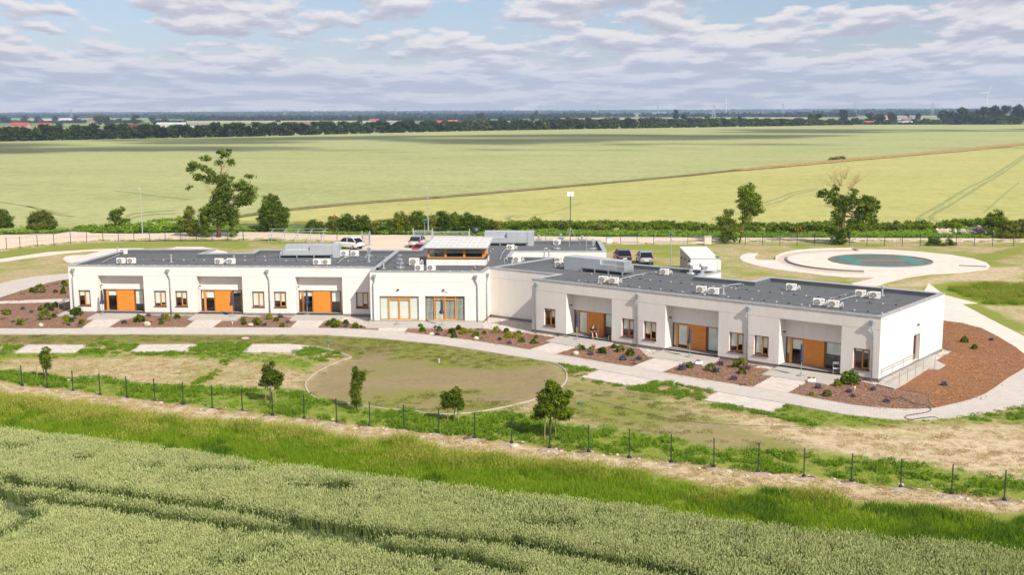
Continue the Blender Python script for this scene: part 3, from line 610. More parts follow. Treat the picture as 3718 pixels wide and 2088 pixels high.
beds = [[('a', -150, 720), ('a', 0, 666), ('a', 200, 601), ('a', 420, 531), ('a', 600, 486), ('a', 760, 462), ('a', 760, 670), ('a', 600, 682), ('a', 0, 701), ('a', -150, 705)],
        [('a', -150, 730), ('a', 0, 727), ('a', 605, 711), ('a', 740, 708), ('a', 760, 830), ('a', 975, 832), ('a', 1012, 880), ('a', 850, 977), ('a', 400, 979), ('a', -150, 982)],
        [('a', 1118, 977), ('a', 1287, 880), ('a', 1420, 845), ('a', 1540, 845), ('a', 1970, 850), ('a', 2062, 886), ('a', 1920, 976)],
        [('b', -226, 1120), ('b', -105, 1033), ('b', 50, 1000), ('b', 250, 1003), ('b', 590, 1003), ('b', 682, 1038), ('b', 580, 1121)],
        [('b', 862, 1124), ('b', 952, 1044), ('b', 1090, 1045), ('b', 1230, 1080), ('b', 1370, 1105), ('b', 1515, 1114), ('b', 1485, 1148), ('b', 1200, 1131)],
        [('c', -380, 1169), ('c', -330, 1116), ('c', 0, 1119), ('c', 430, 1122), ('c', 950, 1180), ('c', 1200, 1215), ('c', 1092, 1254), ('c', 1187, 1273), ('c', 917, 1351), ('c', 600, 1297), ('c', 300, 1251), ('c', 0, 1214)],
        [('d', 460, 966), ('d', 725, 882), ('d', 880, 905), ('d', 1080, 862), ('d', 1250, 890), ('d', 1560, 935), ('d', 1428, 984), ('d', 1537, 1008), ('d', 1267, 1098), ('d', 1000, 1059), ('d', 700, 1004)],
        [('d', 1578, 1155), ('d', 1848, 1045), ('d', 2000, 1072), ('d', 2185, 1015), ('d', 2590, 1090), ('e', 80, 975), ('e', 235, 990), ('e', 167, 1037), ('e', 292, 1057), ('e', 78, 1160), ('d', 2500, 1310), ('d', 2100, 1246)]]
for q in beds: sheet('mulch_bed', [at(*p) for p in q], ZB, M['mulch'], bottom=-.05)
sheet('mulch_bed', [at(*p) for p in [('e', 400, 1211), ('e', 597, 1104), ('e', 765, 1125), ('e', 895, 1062), ('e', 1080, 1100), ('e', 1240, 1135), ('e', 1385, 1170), ('e', 1560, 1200), ('e', 1700, 1230), ('e', 1690, 1300), ('e', 1740, 1356), ('e', 1600, 1363), ('e', 1400, 1360), ('e', 1200, 1346), ('e', 1000, 1324), ('e', 700, 1271)]], ZB, M['mulch'], bottom=-.05)
sheet('fresh_mulch_bed', [at(*p) for p in [('e', 1385, 1168), ('e', 1452, 1140), ('e', 1695, 985), ('e', 1790, 990), ('e', 1855, 952), ('e', 1770, 912), ('e', 1910, 830), ('e', 1820, 790), ('e', 1780, 700), ('e', 1780, 546), ('e', 1835, 546), ('e', 1990, 567), ('e', 2180, 613), ('e', 2330, 690), ('e', 2500, 792), ('e', 2640, 905), ('e', 2700, 925), ('e', 2640, 948), ('e', 2530, 1018), ('e', 2420, 1084), ('e', 2320, 1158), ('e', 2220, 1223), ('e', 2090, 1273), ('e', 1950, 1310), ('e', 1760, 1353), ('e', 1700, 1300), ('e', 1700, 1228), ('e', 1560, 1198)]], ZB+0.012, M['mulch_fresh'], bottom=-.05)
for q in ([('a', 1380, 850), ('a', 1440, 838), ('a', 1500, 812), ('a', 1540, 815), ('a', 2085, 815), ('a', 2060, 860), ('a', 1970, 852), ('a', 1540, 847)], [('b', -90, 1030), ('b', 90, 960), ('b', 665, 960), ('b', 600, 1012), ('b', 540, 1005), ('b', 250, 1005), ('b', 50, 1002)],
          [('b', 1085, 1047), ('b', 1142, 985), ('b', 1120, 970), ('b', 1412, 975), ('b', 1415, 1040), ('b', 1368, 1108), ('b', 1230, 1082)],
          [('c', 415, 1124), ('c', 460, 1030), ('c', 480, 985), ('c', 530, 960), ('c', 990, 1050), ('c', 960, 1150), ('c', 1320, 1170), ('c', 1280, 1207), ('c', 1200, 1222), ('c', 950, 1184), ('c', 430, 1126)],
          [('d', 1068, 866), ('d', 1080, 830), ('d', 1620, 900), ('d', 1560, 937), ('d', 1428, 987), ('d', 1350, 910), ('d', 1250, 892)], [('d', 2180, 1017), ('d', 2190, 985), ('d', 2620, 1070), ('e', 330, 955), ('e', 235, 992), ('e', 80, 977), ('d', 2590, 1092)],
          [('e', 885, 1068), ('e', 895, 1045), ('e', 1235, 1110), ('e', 1225, 1140), ('e', 1080, 1105)], [('e', 1690, 925), ('e', 1600, 905), ('e', 1800, 800), ('e', 1815, 815), ('e', 1912, 830), ('e', 1765, 912), ('e', 1740, 938)]):
    sheet('pebble_strip', [at(*p) for p in q], 0.040 if True else 0, M['pebble'], bottom=-.05)
# lawn kerbs
tag(ribbon('lawn_kerb', ovp, 0.11, -0.02, M['kerb'], h=0.085), kind='structure')
ribbon('lawn_kerb', smooth_line([at('i', 2230, 214), at('i', 2330, 232), at('i', 2430, 258), at('i', 2525, 296)], 5), 0.16, -0.02, M['kerb'], h=0.09)
for a, b in ((('d', 730, 1207), ('d', 940, 1136)), (('d', 1315, 1315), ('d', 1500, 1237)), (('k', 285, 205), ('k', 410, 150)), (('k', 775, 290), ('k', 905, 235)), (('k', 285, 205), ('k', 775, 290)), (('d', 730, 1207), ('d', 1315, 1315)), (('i', 110, 262), ('i', 205, 207)), (('i', 945, 255), ('i', 1017, 204)), (('i', 1752, 259), ('i', 1822, 202))):
    ribbon('pad_kerb', [at(*a), at(*b)], 0.10, -0.02, M['kerb'], h=0.095)
for ln in (up_edge, lo_edge): ribbon('walk_kerb', ln, 0.08, -0.02, M['kerb'], h=0.082)
for q in beds[1:]:
    P = [at(*p) for p in q]

# ------------------------------------------------------------------ circular plaza with the netted pond
pc = at('h', 1555, 1168); rin = (at('h', 1912, 1168)[0]-at('h', 1200, 1168)[0])/2
plaza = poly('h', [(556, 1150), (575, 1125), (620, 1113), (690, 1116), (668, 1135), (664, 1150), (690, 1162), (820, 1163), (822, 1148), (860, 1125), (930, 1107), (1040, 1095), (1200, 1088), (1370, 1085), (1600, 1088), (1850, 1104), (2060, 1126), (2220, 1153), (2310, 1182), (2336, 1208), (2310, 1232)])+poly('e', [(2180, 80), (2000, 105), (1700, 120), (1480, 152), (1300, 200), (1255, 216), (1150, 240), (980, 205), (1100, 180), (1215, 148), (1040, 146), (900, 144), (700, 125), (550, 105), (400, 88), (250, 66), (130, 42)])+poly('h', [(640, 1192), (580, 1172)])
sheet('plaza', plaza, 0.045, M['pale'], bottom=-.05)
M['ring'] = paving('beige_ring_paving', (0.52, 0.43, 0.37), joint=.85)
ringp = [at('h', x, y) for x, y in [(822, 1148), (860, 1125), (930, 1107), (1040, 1095), (1200, 1088), (1362, 1085), (1390, 1100), (1150, 1108), (1000, 1120), (920, 1135), (890, 1155), (905, 1180), (960, 1200), (1080, 1222), (1250, 1240), (1440, 1250), (1440, 1262), (1200, 1255), (1000, 1230), (870, 1195), (822, 1165)]]
sheet('plaza_ring', ringp, 0.052, M['ring'])
tag(ribbon('plaza_step', smooth_line([at('h', x, y) for x, y in [(890, 1150), (893, 1170), (925, 1190), (1000, 1210), (1120, 1228), (1280, 1242), (1440, 1249)]], 5), 0.25, 0.0, M['plinth'], h=0.22), kind='structure')
ribbon('plaza_kerb', smooth_line([at('h', x, y) for x, y in [(820, 1163), (822, 1145), (860, 1124), (930, 1107), (1040, 1095), (1200, 1088), (1365, 1085)]], 5), 0.28, 0.0, M['pale'], h=0.20)
ribbon('plaza_step', [at('h', 1365, 1085), at('h', 1395, 1100)], 0.4, 0.0, M['plinth'], h=0.16)
ribbon('plaza_step', [at('h', 2115, 1205), at('h', 2310, 1213)], 0.35, 0.0, M['plinth'], h=0.14)
ribbon('plaza_step', [at('h', 1490, 1241), at('h', 1640, 1246)], 0.3, 0.0, M['pale'], h=0.16)
ci = [(pc[0]+rin*cos(a*pi/24), pc[1]+rin*sin(a*pi/24)*1.0) for a in range(48)]
M['net'] = plain('pond_netting', (0.09, 0.13, 0.115), 0.7, var=0.25, scale=2.5); M['net_teal'] = plain('teal_tarpaulin', (0.05, 0.19, 0.15), 0.6, var=0.15)
M['net_brown'] = plain('earth_under_net', (0.22, 0.135, 0.10), 0.9, var=0.2)
t_ = thing('pond_cover', 'round pond covered with grey-green netting in the circular plaza', 'pond', (pc[0], pc[1], 0))
mb = MB(); mb.tube([(rin*cos(a*pi/24), rin*sin(a*pi/24), 0.07) for a in range(49)], 0.09, 6, caps=False); mb.build('rim', M['plinth'], t_)
mb = MB(); mb.prism([(rin*.99*cos(a*pi/24), rin*.99*sin(a*pi/24)) for a in range(48)], 0.0, 0.07); mb.build('netting', M['net'], t_)
for x0, x1, wd in ((1280, 1420, 1.6), (1710, 1840, 1.5)):
    a = at('h', x0, 1135); b = at('h', x1, 1198); ribbon('tarpaulin_strip', [(a[0]-pc[0], a[1]-pc[1]), (b[0]-pc[0], b[1]-pc[1])], wd, 0.078, M['net_teal'], kind=None, parent=t_)
a = at('h', 1380, 1168); b = at('h', 1860, 1166); ribbon('bare_earth_strip', [(a[0]-pc[0], a[1]-pc[1]), (0, 0.2), (b[0]-pc[0], b[1]-pc[1])], 1.3, 0.074, M['net_brown'], kind=None, parent=t_, jag=.3)
# ------------------------------------------------------------------ the building
HW, HD = 4.72, 4.36   # parapet top, roof deck
V2 = lambda a: Vector((a[0], a[1]))
pA, pLe, pM1, pM2, pM3 = (-42.06, 108.66), (-12.91, 106.38), (-12.86, 103.62), (-2.57, 102.98), (-2.02, 105.92)
pJ, pR1, pR2, pR3, pR4, pR5, pR6, pR7 = (3.98, 101.31), (1.72, 98.51), (25.66, 79.18), (33.96, 89.63), (22.2, 99.03), (20.34, 96.62), (16.3, 99.6), (18.71, 102.5)
pR9, pK1, pK2, pK3, pK4, pK6, pG = (4.23, 113.12), (-0.18, 114.04), (0.26, 118.41), (9.71, 118.07), (9.85, 128.3), (-9.2, 128.9), (-9.7, 119.75)
pGm, pF, pE, pDn, pC, pB = (-11.99, 119.87), (-26.72, 120.75), (-26.73, 117.91), (-31.67, 117.72), (-31.23, 121.43), (-40.77, 121.52)
OUT = [pA, pLe, pM1, pM2, pM3, pJ, pR1, pR2, pR3, pR4, pR5, pR6, pR7, pR9, pK1, pK2, pK3, pK4, pK6, pG, pGm, pF, pE, pDn, pC, pB]
bld = thing('care_building', 'long single storey white rendered building with three flat roofed wings and orange timber shutters', 'building', (-5, 104, 0))
def offset(P, d):
    n = len(P); R = []
    for i in range(n):
        a, b, c = Vector(P[i-1]), Vector(P[i]), Vector(P[(i+1) % n]); e1 = (b-a).normalized(); e2 = (c-b).normalized()
        n1 = Vector((-e1.y, e1.x)); n2 = Vector((-e2.y, e2.x)); k = 1+n1.dot(n2)
        R.append(tuple(b+(n1+n2)*(d/k)))
    return R
PWID = 0.36
INN = offset(OUT, PWID)
# parapet: inner faces in felt, coping in zinc sheet
mb = MB(); n = len(OUT); O2 = offset(OUT, 0.02)
for i in range(n):
    j = (i+1) % n; mb.add([(*INN[i], HD-.02), (*INN[j], HD-.02), (*INN[j], HW), (*INN[i], HW)], [(3, 2, 1, 0)])
mb.build('parapet_upstand', M['felt'], bld, world=True)
mb = MB(); CO = offset(OUT, -0.04); CI = offset(OUT, PWID+0.02)
for i in range(n):
    j = (i+1) % n
    vs = [(*CO[i], HW-.06), (*CO[j], HW-.06), (*CO[j], HW+.02), (*CO[i], HW+.02), (*CI[i], HW+.0), (*CI[j], HW+.0), (*CI[j], HW-.05), (*CI[i], HW-.05)]
    mb.add(vs, [(0, 1, 2, 3), (3, 2, 5, 4), (4, 5, 6, 7)])
mb.build('coping', M['zinc'], bld, world=True)
roof = MB(); roof.add([(*p, HD) for p in INN], [list(range(n))]); deck = roof.build('roof', M['felt'], bld, world=True)
# fastening clamps of the lightning wire on the coping are pale dabs
clampm = MB(); clampm.box(-.10, .10, -.05, .05, 0, .07); clamp_me = clampm.mesh('wire_clamp', M['white_metal'])

def wframe(p0, p1):
    a = atan2(p1[1]-p0[1], p1[0]-p0[0]); return a
class Wall:
    """wall plane from p0 to p1 (inside on its left); holes cut in a grid, reveals of depth th"""
    def __init__(s, p0, p1): s.p0 = Vector(p0); s.L = (Vector(p1)-s.p0).length; s.e = (Vector(p1)-s.p0)/s.L; s.n = Vector((-s.e.y, s.e.x)); s.a = atan2(s.e.y, s.e.x)
    def P(s, u, d, z): q = s.p0+s.e*u+s.n*d; return (q.x, q.y, z)
    def build(s, mb, z0, z1, holes, th=0.30, u0=0.0, u1=None, d=0.0):
        u1 = s.L if u1 is None else u1
        us = sorted({u0, u1, *[h[0] for h in holes], *[h[1] for h in holes]}); zs = sorted({z0, z1, *[h[2] for h in holes], *[h[3] for h in holes]})
        us = [u for u in us if u0 <= u <= u1]; zs = [z for z in zs if z0 <= z <= z1]
        for i in range(len(us)-1):
            for k in range(len(zs)-1):
                um, zm = (us[i]+us[i+1])/2, (zs[k]+zs[k+1])/2
                if any(h[0] < um < h[1] and h[2] < zm < h[3] for h in holes): continue
                mb.add([s.P(us[i], d, zs[k]), s.P(us[i+1], d, zs[k]), s.P(us[i+1], d, zs[k+1]), s.P(us[i], d, zs[k+1])], [(0, 1, 2, 3)])
        for h in holes:
            t = h[4] if len(h) > 4 else th; a, b, c, e = h[:4]
            mb.add([s.P(a, d, c), s.P(a, d+t, c), s.P(a, d+t, e), s.P(a, d, e)], [(3, 2, 1, 0)])
            mb.add([s.P(b, d, c), s.P(b, d+t, c), s.P(b, d+t, e), s.P(b, d, e)], [(0, 1, 2, 3)])
            mb.add([s.P(a, d, e), s.P(b, d, e), s.P(b, d+t, e), s.P(a, d+t, e)], [(3, 2, 1, 0)])
            if not (len(h) > 5 and h[5]): mb.add([s.P(a, d, c), s.P(b, d, c), s.P(b, d+t, c), s.P(a, d+t, c)], [(0, 1, 2, 3)])
def loc_of(W_, u, d, z):
    p = W_.P(u, d, z); return (p[0]-bld.location.x, p[1]-bld.location.y, p[2])

# --- one small window (1.17 x 1.5), local frame: x along the wall, y inwards, z up from the sill
WW, WH = 1.18, 1.50
def mk_window():
    r = MB()
    for a, b, c, d in ((0, WW, 0, .08), (0, WW, WH-.08, WH), (0, .09, .08, WH-.08), (WW-.09, WW, .08, WH-.08)): r.box(a, b, .14, .22, c, d)
    fr = r.mesh('window_frame', M['frame_dark'])
    r = MB(); c0 = WW*0.53
    r.box(c0-.05, c0+.05, .125, .20, .08, WH-.08)
    for a, b, c, d in ((c0+.06, WW-.09, .08, .155), (c0+.06, WW-.09, WH-.14, WH-.08), (WW-.14, WW-.09, .155, WH-.14)): r.box(a, b, .13, .19, c, d)
    sash = r.mesh('sash', M['frame'])
    r = MB(); r.add([(.08, .17, .08), (c0-.05, .17, .08), (c0-.05, .17, WH-.08), (.08, .17, WH-.08)], [(0, 1, 2, 3)]); g1 = r.mesh('pane', M['glass'])
    r = MB(); r.add([(c0+.05, .165, .15), (WW-.13, .165, .15), (WW-.13, .165, WH-.13), (c0+.05, .165, WH-.13)], [(0, 1, 2, 3)]); g2 = r.mesh('pane', M['glass'])
    r = MB(); r.box(-.05, WW+.05, -.06, .15, -.045, .0); sl_ = r.mesh('sill', M['dark_metal'])
    return fr, sash, g1, g2, sl_, c0
WME = mk_window()
def add_window(Wl, u, z, blinds=(0.5, 0.5), label=None):
    fr, sash, g1, g2, sl_, c0 = WME
    o = part('window', fr, bld, loc_of(Wl, u, 0, z), Wl.a)
    for nm, me in (('sash', sash), ('pane', g1), ('pane', g2), ('sill', sl_)): part(nm, me, o)
    for (a, b), bl in (((.09, c0-.06), blinds[0]), ((c0+.06, WW-.14), blinds[1])):
        if bl > 0:
            r = MB(); r.box(a, b, .19, .20, WH-.09-bl*(WH-.2), WH-.09); part('blind', r.mesh('blind', M['blind']), o)
    if label: o['label'] = label
    return o
# --- recessed bay front: panes, sliding board shutter
def mk_shutter():
    r = MB(); nb = 12; H = 2.1; W_ = 1.62
    for i in range(nb): r.box(0, W_, -.03, .05, i*H/nb+.006, (i+1)*H/nb-.006)
    r.box(.01, W_-.01, -.01, .05, 0, H); return r.mesh('timber_shutter', M['board'])
SHUT = mk_shutter()
def add_bay(Wl, wdt, H, z, bl, hasnarrow=True, rightframe=True):
    """glazed front of one bay: narrow light, opening leaf, board shutter, fixed pane"""
    mb = MB(); F0 = 0.0
    xs = dict(a=.07, b=.30, c=.50, d=1.30, e=1.42, f=3.04, g=3.17, h=wdt-.12)
    for a, b in ((0, xs['a']), (xs['g']-.14, xs['g']), (xs['h'], wdt)): mb.box(a, b, .0, .10, .06, H-.07)
    mb.box(0, wdt, .0, .10, 0, .06); mb.box(0, wdt, .0, .10, H-.07, H)
    o = mb.build('glazed_front', M['frame_dark'], bld, loc=loc_of(Wl, wl_u, 0, z)); o.rotation_euler = (0, 0, Wl.a)
    mb = MB(); mb.box(xs['b'], xs['b']+.20, -.02, .08, .07, H-.08); mb.box(xs['d']+.01, xs['e'], -.012, .08, .07, H-.08)
    for a, b in ((xs['b']+.2, xs['d']+.01),): mb.box(a, b, -.01, .07, .07, .15); mb.box(a, b, -.01, .07, H-.15, H-.08)
    mb.build('door_leaf', M['frame'], o)
    mb = MB(); mb.box(xs['h']-.06, xs['h']-.001, -.015, .08, .07, H-.08); mb.build('sash', M['frame'], o); mb = MB(); mb.box(xs['f'], xs['g']-.141, -.015, .085, .07, H-.08); mb.build('sash', M['frame'], o)
    for a, b in ((xs['a'], xs['b']), (xs['b']+.2, xs['d']), (xs['g'], xs['h']-.06)):
        r = MB(); r.add([(a, .05, .06), (b, .05, .06), (b, .05, H-.07), (a, .05, H-.07)], [(0, 1, 2, 3)]); r.build('pane', M['glass'], o)
    for (a, b), q in zip(((xs['a'], xs['b']), (xs['b']+.2, xs['d']), (xs['g'], xs['h']-.05)), bl):
        if q > 0: r = MB(); r.box(a+.01, b-.01, .085, .095, H-.07-q*(H-.2), H-.07); r.build('blind', M['blind'], o)
    part('timber_shutter', SHUT, o, (xs['e'], -.03, .01))
    return o

# left wing front
WL = Wall(pA, pLe); ZW = 0.86; PL = 0.30
Lw = [0.85, 8.22, 10.28, 17.69, 19.78, 27.58]; Ln = [(2.85, 7.27), (12.42, 16.80), (21.88, 26.32)]
holes = [(u, u+WW, ZW, ZW+WH, .32) for u in Lw]+[(a, b, PL-.14, 3.76, .80) for a, b in Ln]
mb = MB(); WL.build(mb, PL, HW, [h if h[2] > PL else (h[0], h[1], PL, h[3], h[4], True) for h in holes])
for a, b in Ln:   # back wall of the recess above and beside the glazing
    WL.build(mb, PL-.14, 3.76, [(a+.03, b-.30, PL-.14, 2.36, .25)], d=.80, u0=a, u1=b)
    WL.build(mb, -.02, PL, [(a, b, -.02, PL, .8)], d=0.001, u0=a, u1=b) if False else None
# right wing front
WR = Wall(pR1, pR2); Rw = [1.32, 9.25, 11.35, 19.04, 21.12, 28.87]; Rn = [(3.68, 8.28), (13.38, 18.10), (23.16, 27.95)]
holesR = [(u, u+WW+.02, .80, .80+WH, .32) for u in Rw]+[(a, b, PL, 3.77, 1.0, True) for a, b in Rn]
WR.build(mb, PL, HW, holesR)
for a, b in Rn: WR.build(mb, .14, 3.77, [(a-.05, b-.35, .14, 2.28, .25)] if False else [(a+.02, b-.28, .14, 2.28, .25)], d=1.0, u0=a, u1=b)
# entrance wing front
WM = Wall(pM1, pM2); WM.build(mb, .22, HW, [(.83, 4.42, .25, 2.46, .28), (4.99, 8.60, .25, 2.48, .28)])
# remaining outer walls
WE = Wall(pR2, pR3); WE.build(mb, PL, HW, [(6.75, 8.18, .25 if False else PL, 2.35, .45)])
for i in range(len(OUT)):
    a, b = OUT[i], OUT[(i+1) % len(OUT)]
    if (a, b) in ((pA, pLe), (pR1, pR2), (pM1, pM2), (pR2, pR3)): continue
    Wall(a, b).build(mb, PL, HW, [])
mb.build('wall', M['plaster'], bld, world=True)
# plinth, set back 4 cm; cut away in the recesses
mb = MB()
for i in range(len(OUT)):
    a, b = OUT[i], OUT[(i+1) % len(OUT)]; Wx = Wall(a, b)
    cuts = Ln if (a, b) == (pA, pLe) else Rn if (a, b) == (pR1, pR2) else []
    if (a, b) == (pM1, pM2): continue
    hs = [(c, d, -.05, PL, .85 if cuts is Ln else 1.05, True) for c, d in cuts]
    Wx.build(mb, -.05, PL, hs, d=.035)
    mb.add([Wx.P(0, 0, PL), Wx.P(Wx.L, 0, PL), Wx.P(Wx.L, .04, PL), Wx.P(0, .04, PL)], [(0, 1, 2, 3)])
WM.build(mb, -.05, .22, [], d=.02)
mb.build('plinth', M['plinth'], bld, world=True)
# recess floors and thresholds
mb = MB()
for Wx, cuts, dd in ((WL, Ln, .82), (WR, Rn, 1.02)):
    for a, b in cuts: mb = MB(); P = [Wx.P(a, -.02, 0)[:2], Wx.P(b, -.02, 0)[:2], Wx.P(b, dd, 0)[:2], Wx.P(a, dd, 0)[:2]]; mb.prism(P, 0, .165); mb.build('threshold', M['terrace'], bld, world=True)
# plaster joints: flat strips whose grey stands for the shade in the groove
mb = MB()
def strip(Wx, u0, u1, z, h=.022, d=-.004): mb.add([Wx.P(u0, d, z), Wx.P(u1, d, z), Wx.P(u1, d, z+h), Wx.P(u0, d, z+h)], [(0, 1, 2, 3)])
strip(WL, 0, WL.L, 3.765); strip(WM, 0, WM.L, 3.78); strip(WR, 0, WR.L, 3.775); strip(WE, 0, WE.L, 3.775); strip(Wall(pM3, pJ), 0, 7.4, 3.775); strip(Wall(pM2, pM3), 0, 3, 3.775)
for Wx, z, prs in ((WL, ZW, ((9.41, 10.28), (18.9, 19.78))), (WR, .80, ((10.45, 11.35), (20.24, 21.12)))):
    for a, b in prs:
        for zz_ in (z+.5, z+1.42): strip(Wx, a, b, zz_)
mb.build('plaster_joint_shade', M['joint'], bld, world=True)
# interior floor so that the rooms read behind the glass, with partitions
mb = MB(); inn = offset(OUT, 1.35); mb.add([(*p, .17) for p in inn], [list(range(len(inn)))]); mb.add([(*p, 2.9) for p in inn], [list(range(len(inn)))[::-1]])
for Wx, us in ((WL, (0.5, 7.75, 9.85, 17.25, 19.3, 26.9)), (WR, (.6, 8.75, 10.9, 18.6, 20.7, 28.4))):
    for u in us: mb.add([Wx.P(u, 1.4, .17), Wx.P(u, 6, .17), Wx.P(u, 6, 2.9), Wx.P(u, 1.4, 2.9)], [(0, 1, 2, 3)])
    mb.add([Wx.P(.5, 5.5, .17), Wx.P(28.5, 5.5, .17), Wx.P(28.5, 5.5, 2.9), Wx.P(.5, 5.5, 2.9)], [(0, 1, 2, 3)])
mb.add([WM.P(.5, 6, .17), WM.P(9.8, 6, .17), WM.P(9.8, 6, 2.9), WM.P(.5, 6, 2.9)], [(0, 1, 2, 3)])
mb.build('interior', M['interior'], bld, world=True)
LB = [(.35, 0.97), (.86, .82), (.42, .5), (.97, .97), (.62, .68), (.97, .8)]
for u, b in zip(Lw, LB): add_window(WL, u, ZW, b)
RB = [(.06, .48), (.62, .6), (.74, .56), (.76, .62), (.97, .62), (.10, .15)]
for u, b in zip(Rw, RB): add_window(WR, u+.01, .80, b)
WLb = Wall(WL.P(0, .93, 0)[:2], WL.P(WL.L, .93, 0)[:2]); WRb = Wall(WR.P(0, 1.13, 0)[:2], WR.P(WR.L, 1.13, 0)[:2])
for (a, b), bl in zip(Ln, ((.0, .28, .68), (.40, .36, .12), (.40, .25, .50))):
    wl_u = a+.03; add_bay(WLb, b-a-.33, 2.20, .16, bl)
for (a, b), bl in zip(Rn, ((.97, .97, .55), (.95, .88, .95), (.62, .42, .45))):
    wl_u = a+.02; add_bay(WRb, b-a-.30, 2.13, .15, bl)
# entrance wing glazing, vertical blinds behind
def add_doors(u, wdt, H, z, closed):
    mb = MB(); x = [0, wdt*.22, wdt*.5, wdt*.78, wdt]
    mb.box(0, wdt, 0, .09, 0, .06); mb.box(0, wdt, 0, .09, H-.06, H); mb.box(0, .05, 0, .09, .06, H-.06); mb.box(wdt-.05, wdt, 0, .09, .06, H-.06)
    o = mb.build('glazed_front', M['frame_dark'], bld, loc=loc_of(WM, u, .12, z)); o.rotation_euler = (0, 0, WM.a)
    mb = MB(); mb.box(x[1], x[1]+.10, -.02, .08, .02, H-.02); mb.box(x[3]-.10, x[3], -.02, .08, .02, H-.02); mb.box(x[2]-.06, x[2]+.06, -.02, .08, .02, H-.02)
    for a, b in ((x[1]+.1, x[2]-.06), (x[2]+.06, x[3]-.1)):
        mb.box(a, b, -.02, .08, .02, .12); mb.box(a, b, -.02, .08, H-.36, H-.26); mb.box(a, b, -.02, .08, H-.08, H-.02)
    mb.build('double_door', M['frame'], o)
    for a, b in ((.05, x[1]), (x[1]+.1, x[2]-.06), (x[2]+.06, x[3]-.1), (x[3], wdt-.05)):
        r = MB(); r.add([(a, .04, .05), (b, .04, .05), (b, .04, H-.05), (a, .04, H-.05)], [(0, 1, 2, 3)]); r.build('pane', M['glass'], o)
    mb = MB(); k = int(wdt/.115)
    for i in range(k):
        s_ = .106 if closed else (.042 if i*.115 < wdt*.25 or i*.115 > wdt*.5 else .075); cx_ = (i+.5)*.115
        mb.box(cx_-s_/2, cx_+s_/2, .10, .115, .06, H-.06)
    mb.build('vertical_blind', M['blind'], o)
add_doors(.83, 3.59, 2.21, .25, True); add_doors(4.99, 3.61, 2.22, .25, False)
# side door of the end wall
o = MB(); o.box(0, 1.42, 0, .06, 0, .06); o.box(0, 1.42, 0, .06, 2.0, 2.05); o.box(0, .08, 0, .06, .06, 2.0); o.box(1.34, 1.42, 0, .06, .06, 2.0); o.box(.74, .80, 0, .06, .06, 2.0)
dr = o.build('side_door', M['frame_dark'], bld, loc=loc_of(WE, 6.755, .30, PL)); dr.rotation_euler = (0, 0, WE.a)
o = MB(); o.box(.08, .74, .02, .04, .06, 2.0); o.build('door_leaf', M['frame_dark'], dr); o = MB(); o.add([(.80, .03, .06), (1.34, .03, .06), (1.34, .03, 2), (.8, .03, 2)], [(0, 1, 2, 3)]); o.build('pane', M['glass'], dr)
o = MB(); o.box(.66, .71, -.05, .02, .9, 1.1); o.build('handle', M['steel'], dr)
# downpipes with hoppers
def mk_pipe(bend):
    p = MB(); x = .14*bend
    p.tube([(0, -.12, 4.05), (0, -.12, 3.85), (x*.5, -.09, 3.70), (x, -.08, 3.50), (x, -.08, .05)], .052, 8)
    for z in (.9, 1.7, 2.5, 3.2): p.tube([(x, -.08, z), (x, -.08, z+.05)], .066, 8)
    return p.mesh('downpipe', M['pipe_grey'], True)
def mk_hopper():
    p = MB(); p.lathe((0, -.14, 4.0), [(.05, 0), (.09, .10), (.14, .22), (.15, .40), (.155, .42)], 8); p.box(-.15, .15, -.28, 0.0, 4.30, 4.44); return p.mesh('hopper', M['pipe_grey'])
hop = mk_hopper(); pipes = {k: mk_pipe(k) for k in (-1, 0, 1)}
for Wx, us in ((WL, ((.52, -1), (9.72, 1), (19.25, 1))), (WM, ((.42, -1), (9.62, 1))), (WR, ((.58, -1), (10.82, 0), (20.62, 0), (30.16, 1))), (Wall(pM2, pM3), ((1.2, -1),))):
    for u, k in us: q = part('downpipe', pipes[k], bld, loc_of(Wx, u, 0, 0), Wx.a); part('hopper', hop, q)
# wall lamps
lm = MB(); lm.box(-.10, .10, -.16, 0, 0, .09); lamp_me = lm.mesh('wall_lamp', M['dark_metal'])
lm = MB(); lm.box(-.14, .14, -.10, 0, 0, .07); lamp_w = lm.mesh('wall_lamp', M['white_metal'])
for Wx, u, z, d in ((WM, 2.56, 3.02, 0), (WM, 6.7, 3.02, 0), (WE, 7.46, 3.05, 0), (WL, 2.96, 2.75, .3), (WL, 12.55, 2.75, .3), (WL, 22.0, 2.75, .3), (WR, 3.82, 2.72, .35), (WR, 13.55, 2.72, .35), (WR, 23.32, 2.72, .35)):
    q = loc_of(Wx, u, d, z); part('wall_lamp', lamp_me, bld, q, Wx.a+(0 if d == 0 else pi/2))
part('wall_lamp', lamp_w, bld, loc_of(WM, 6.98, 0, 2.9), WM.a)
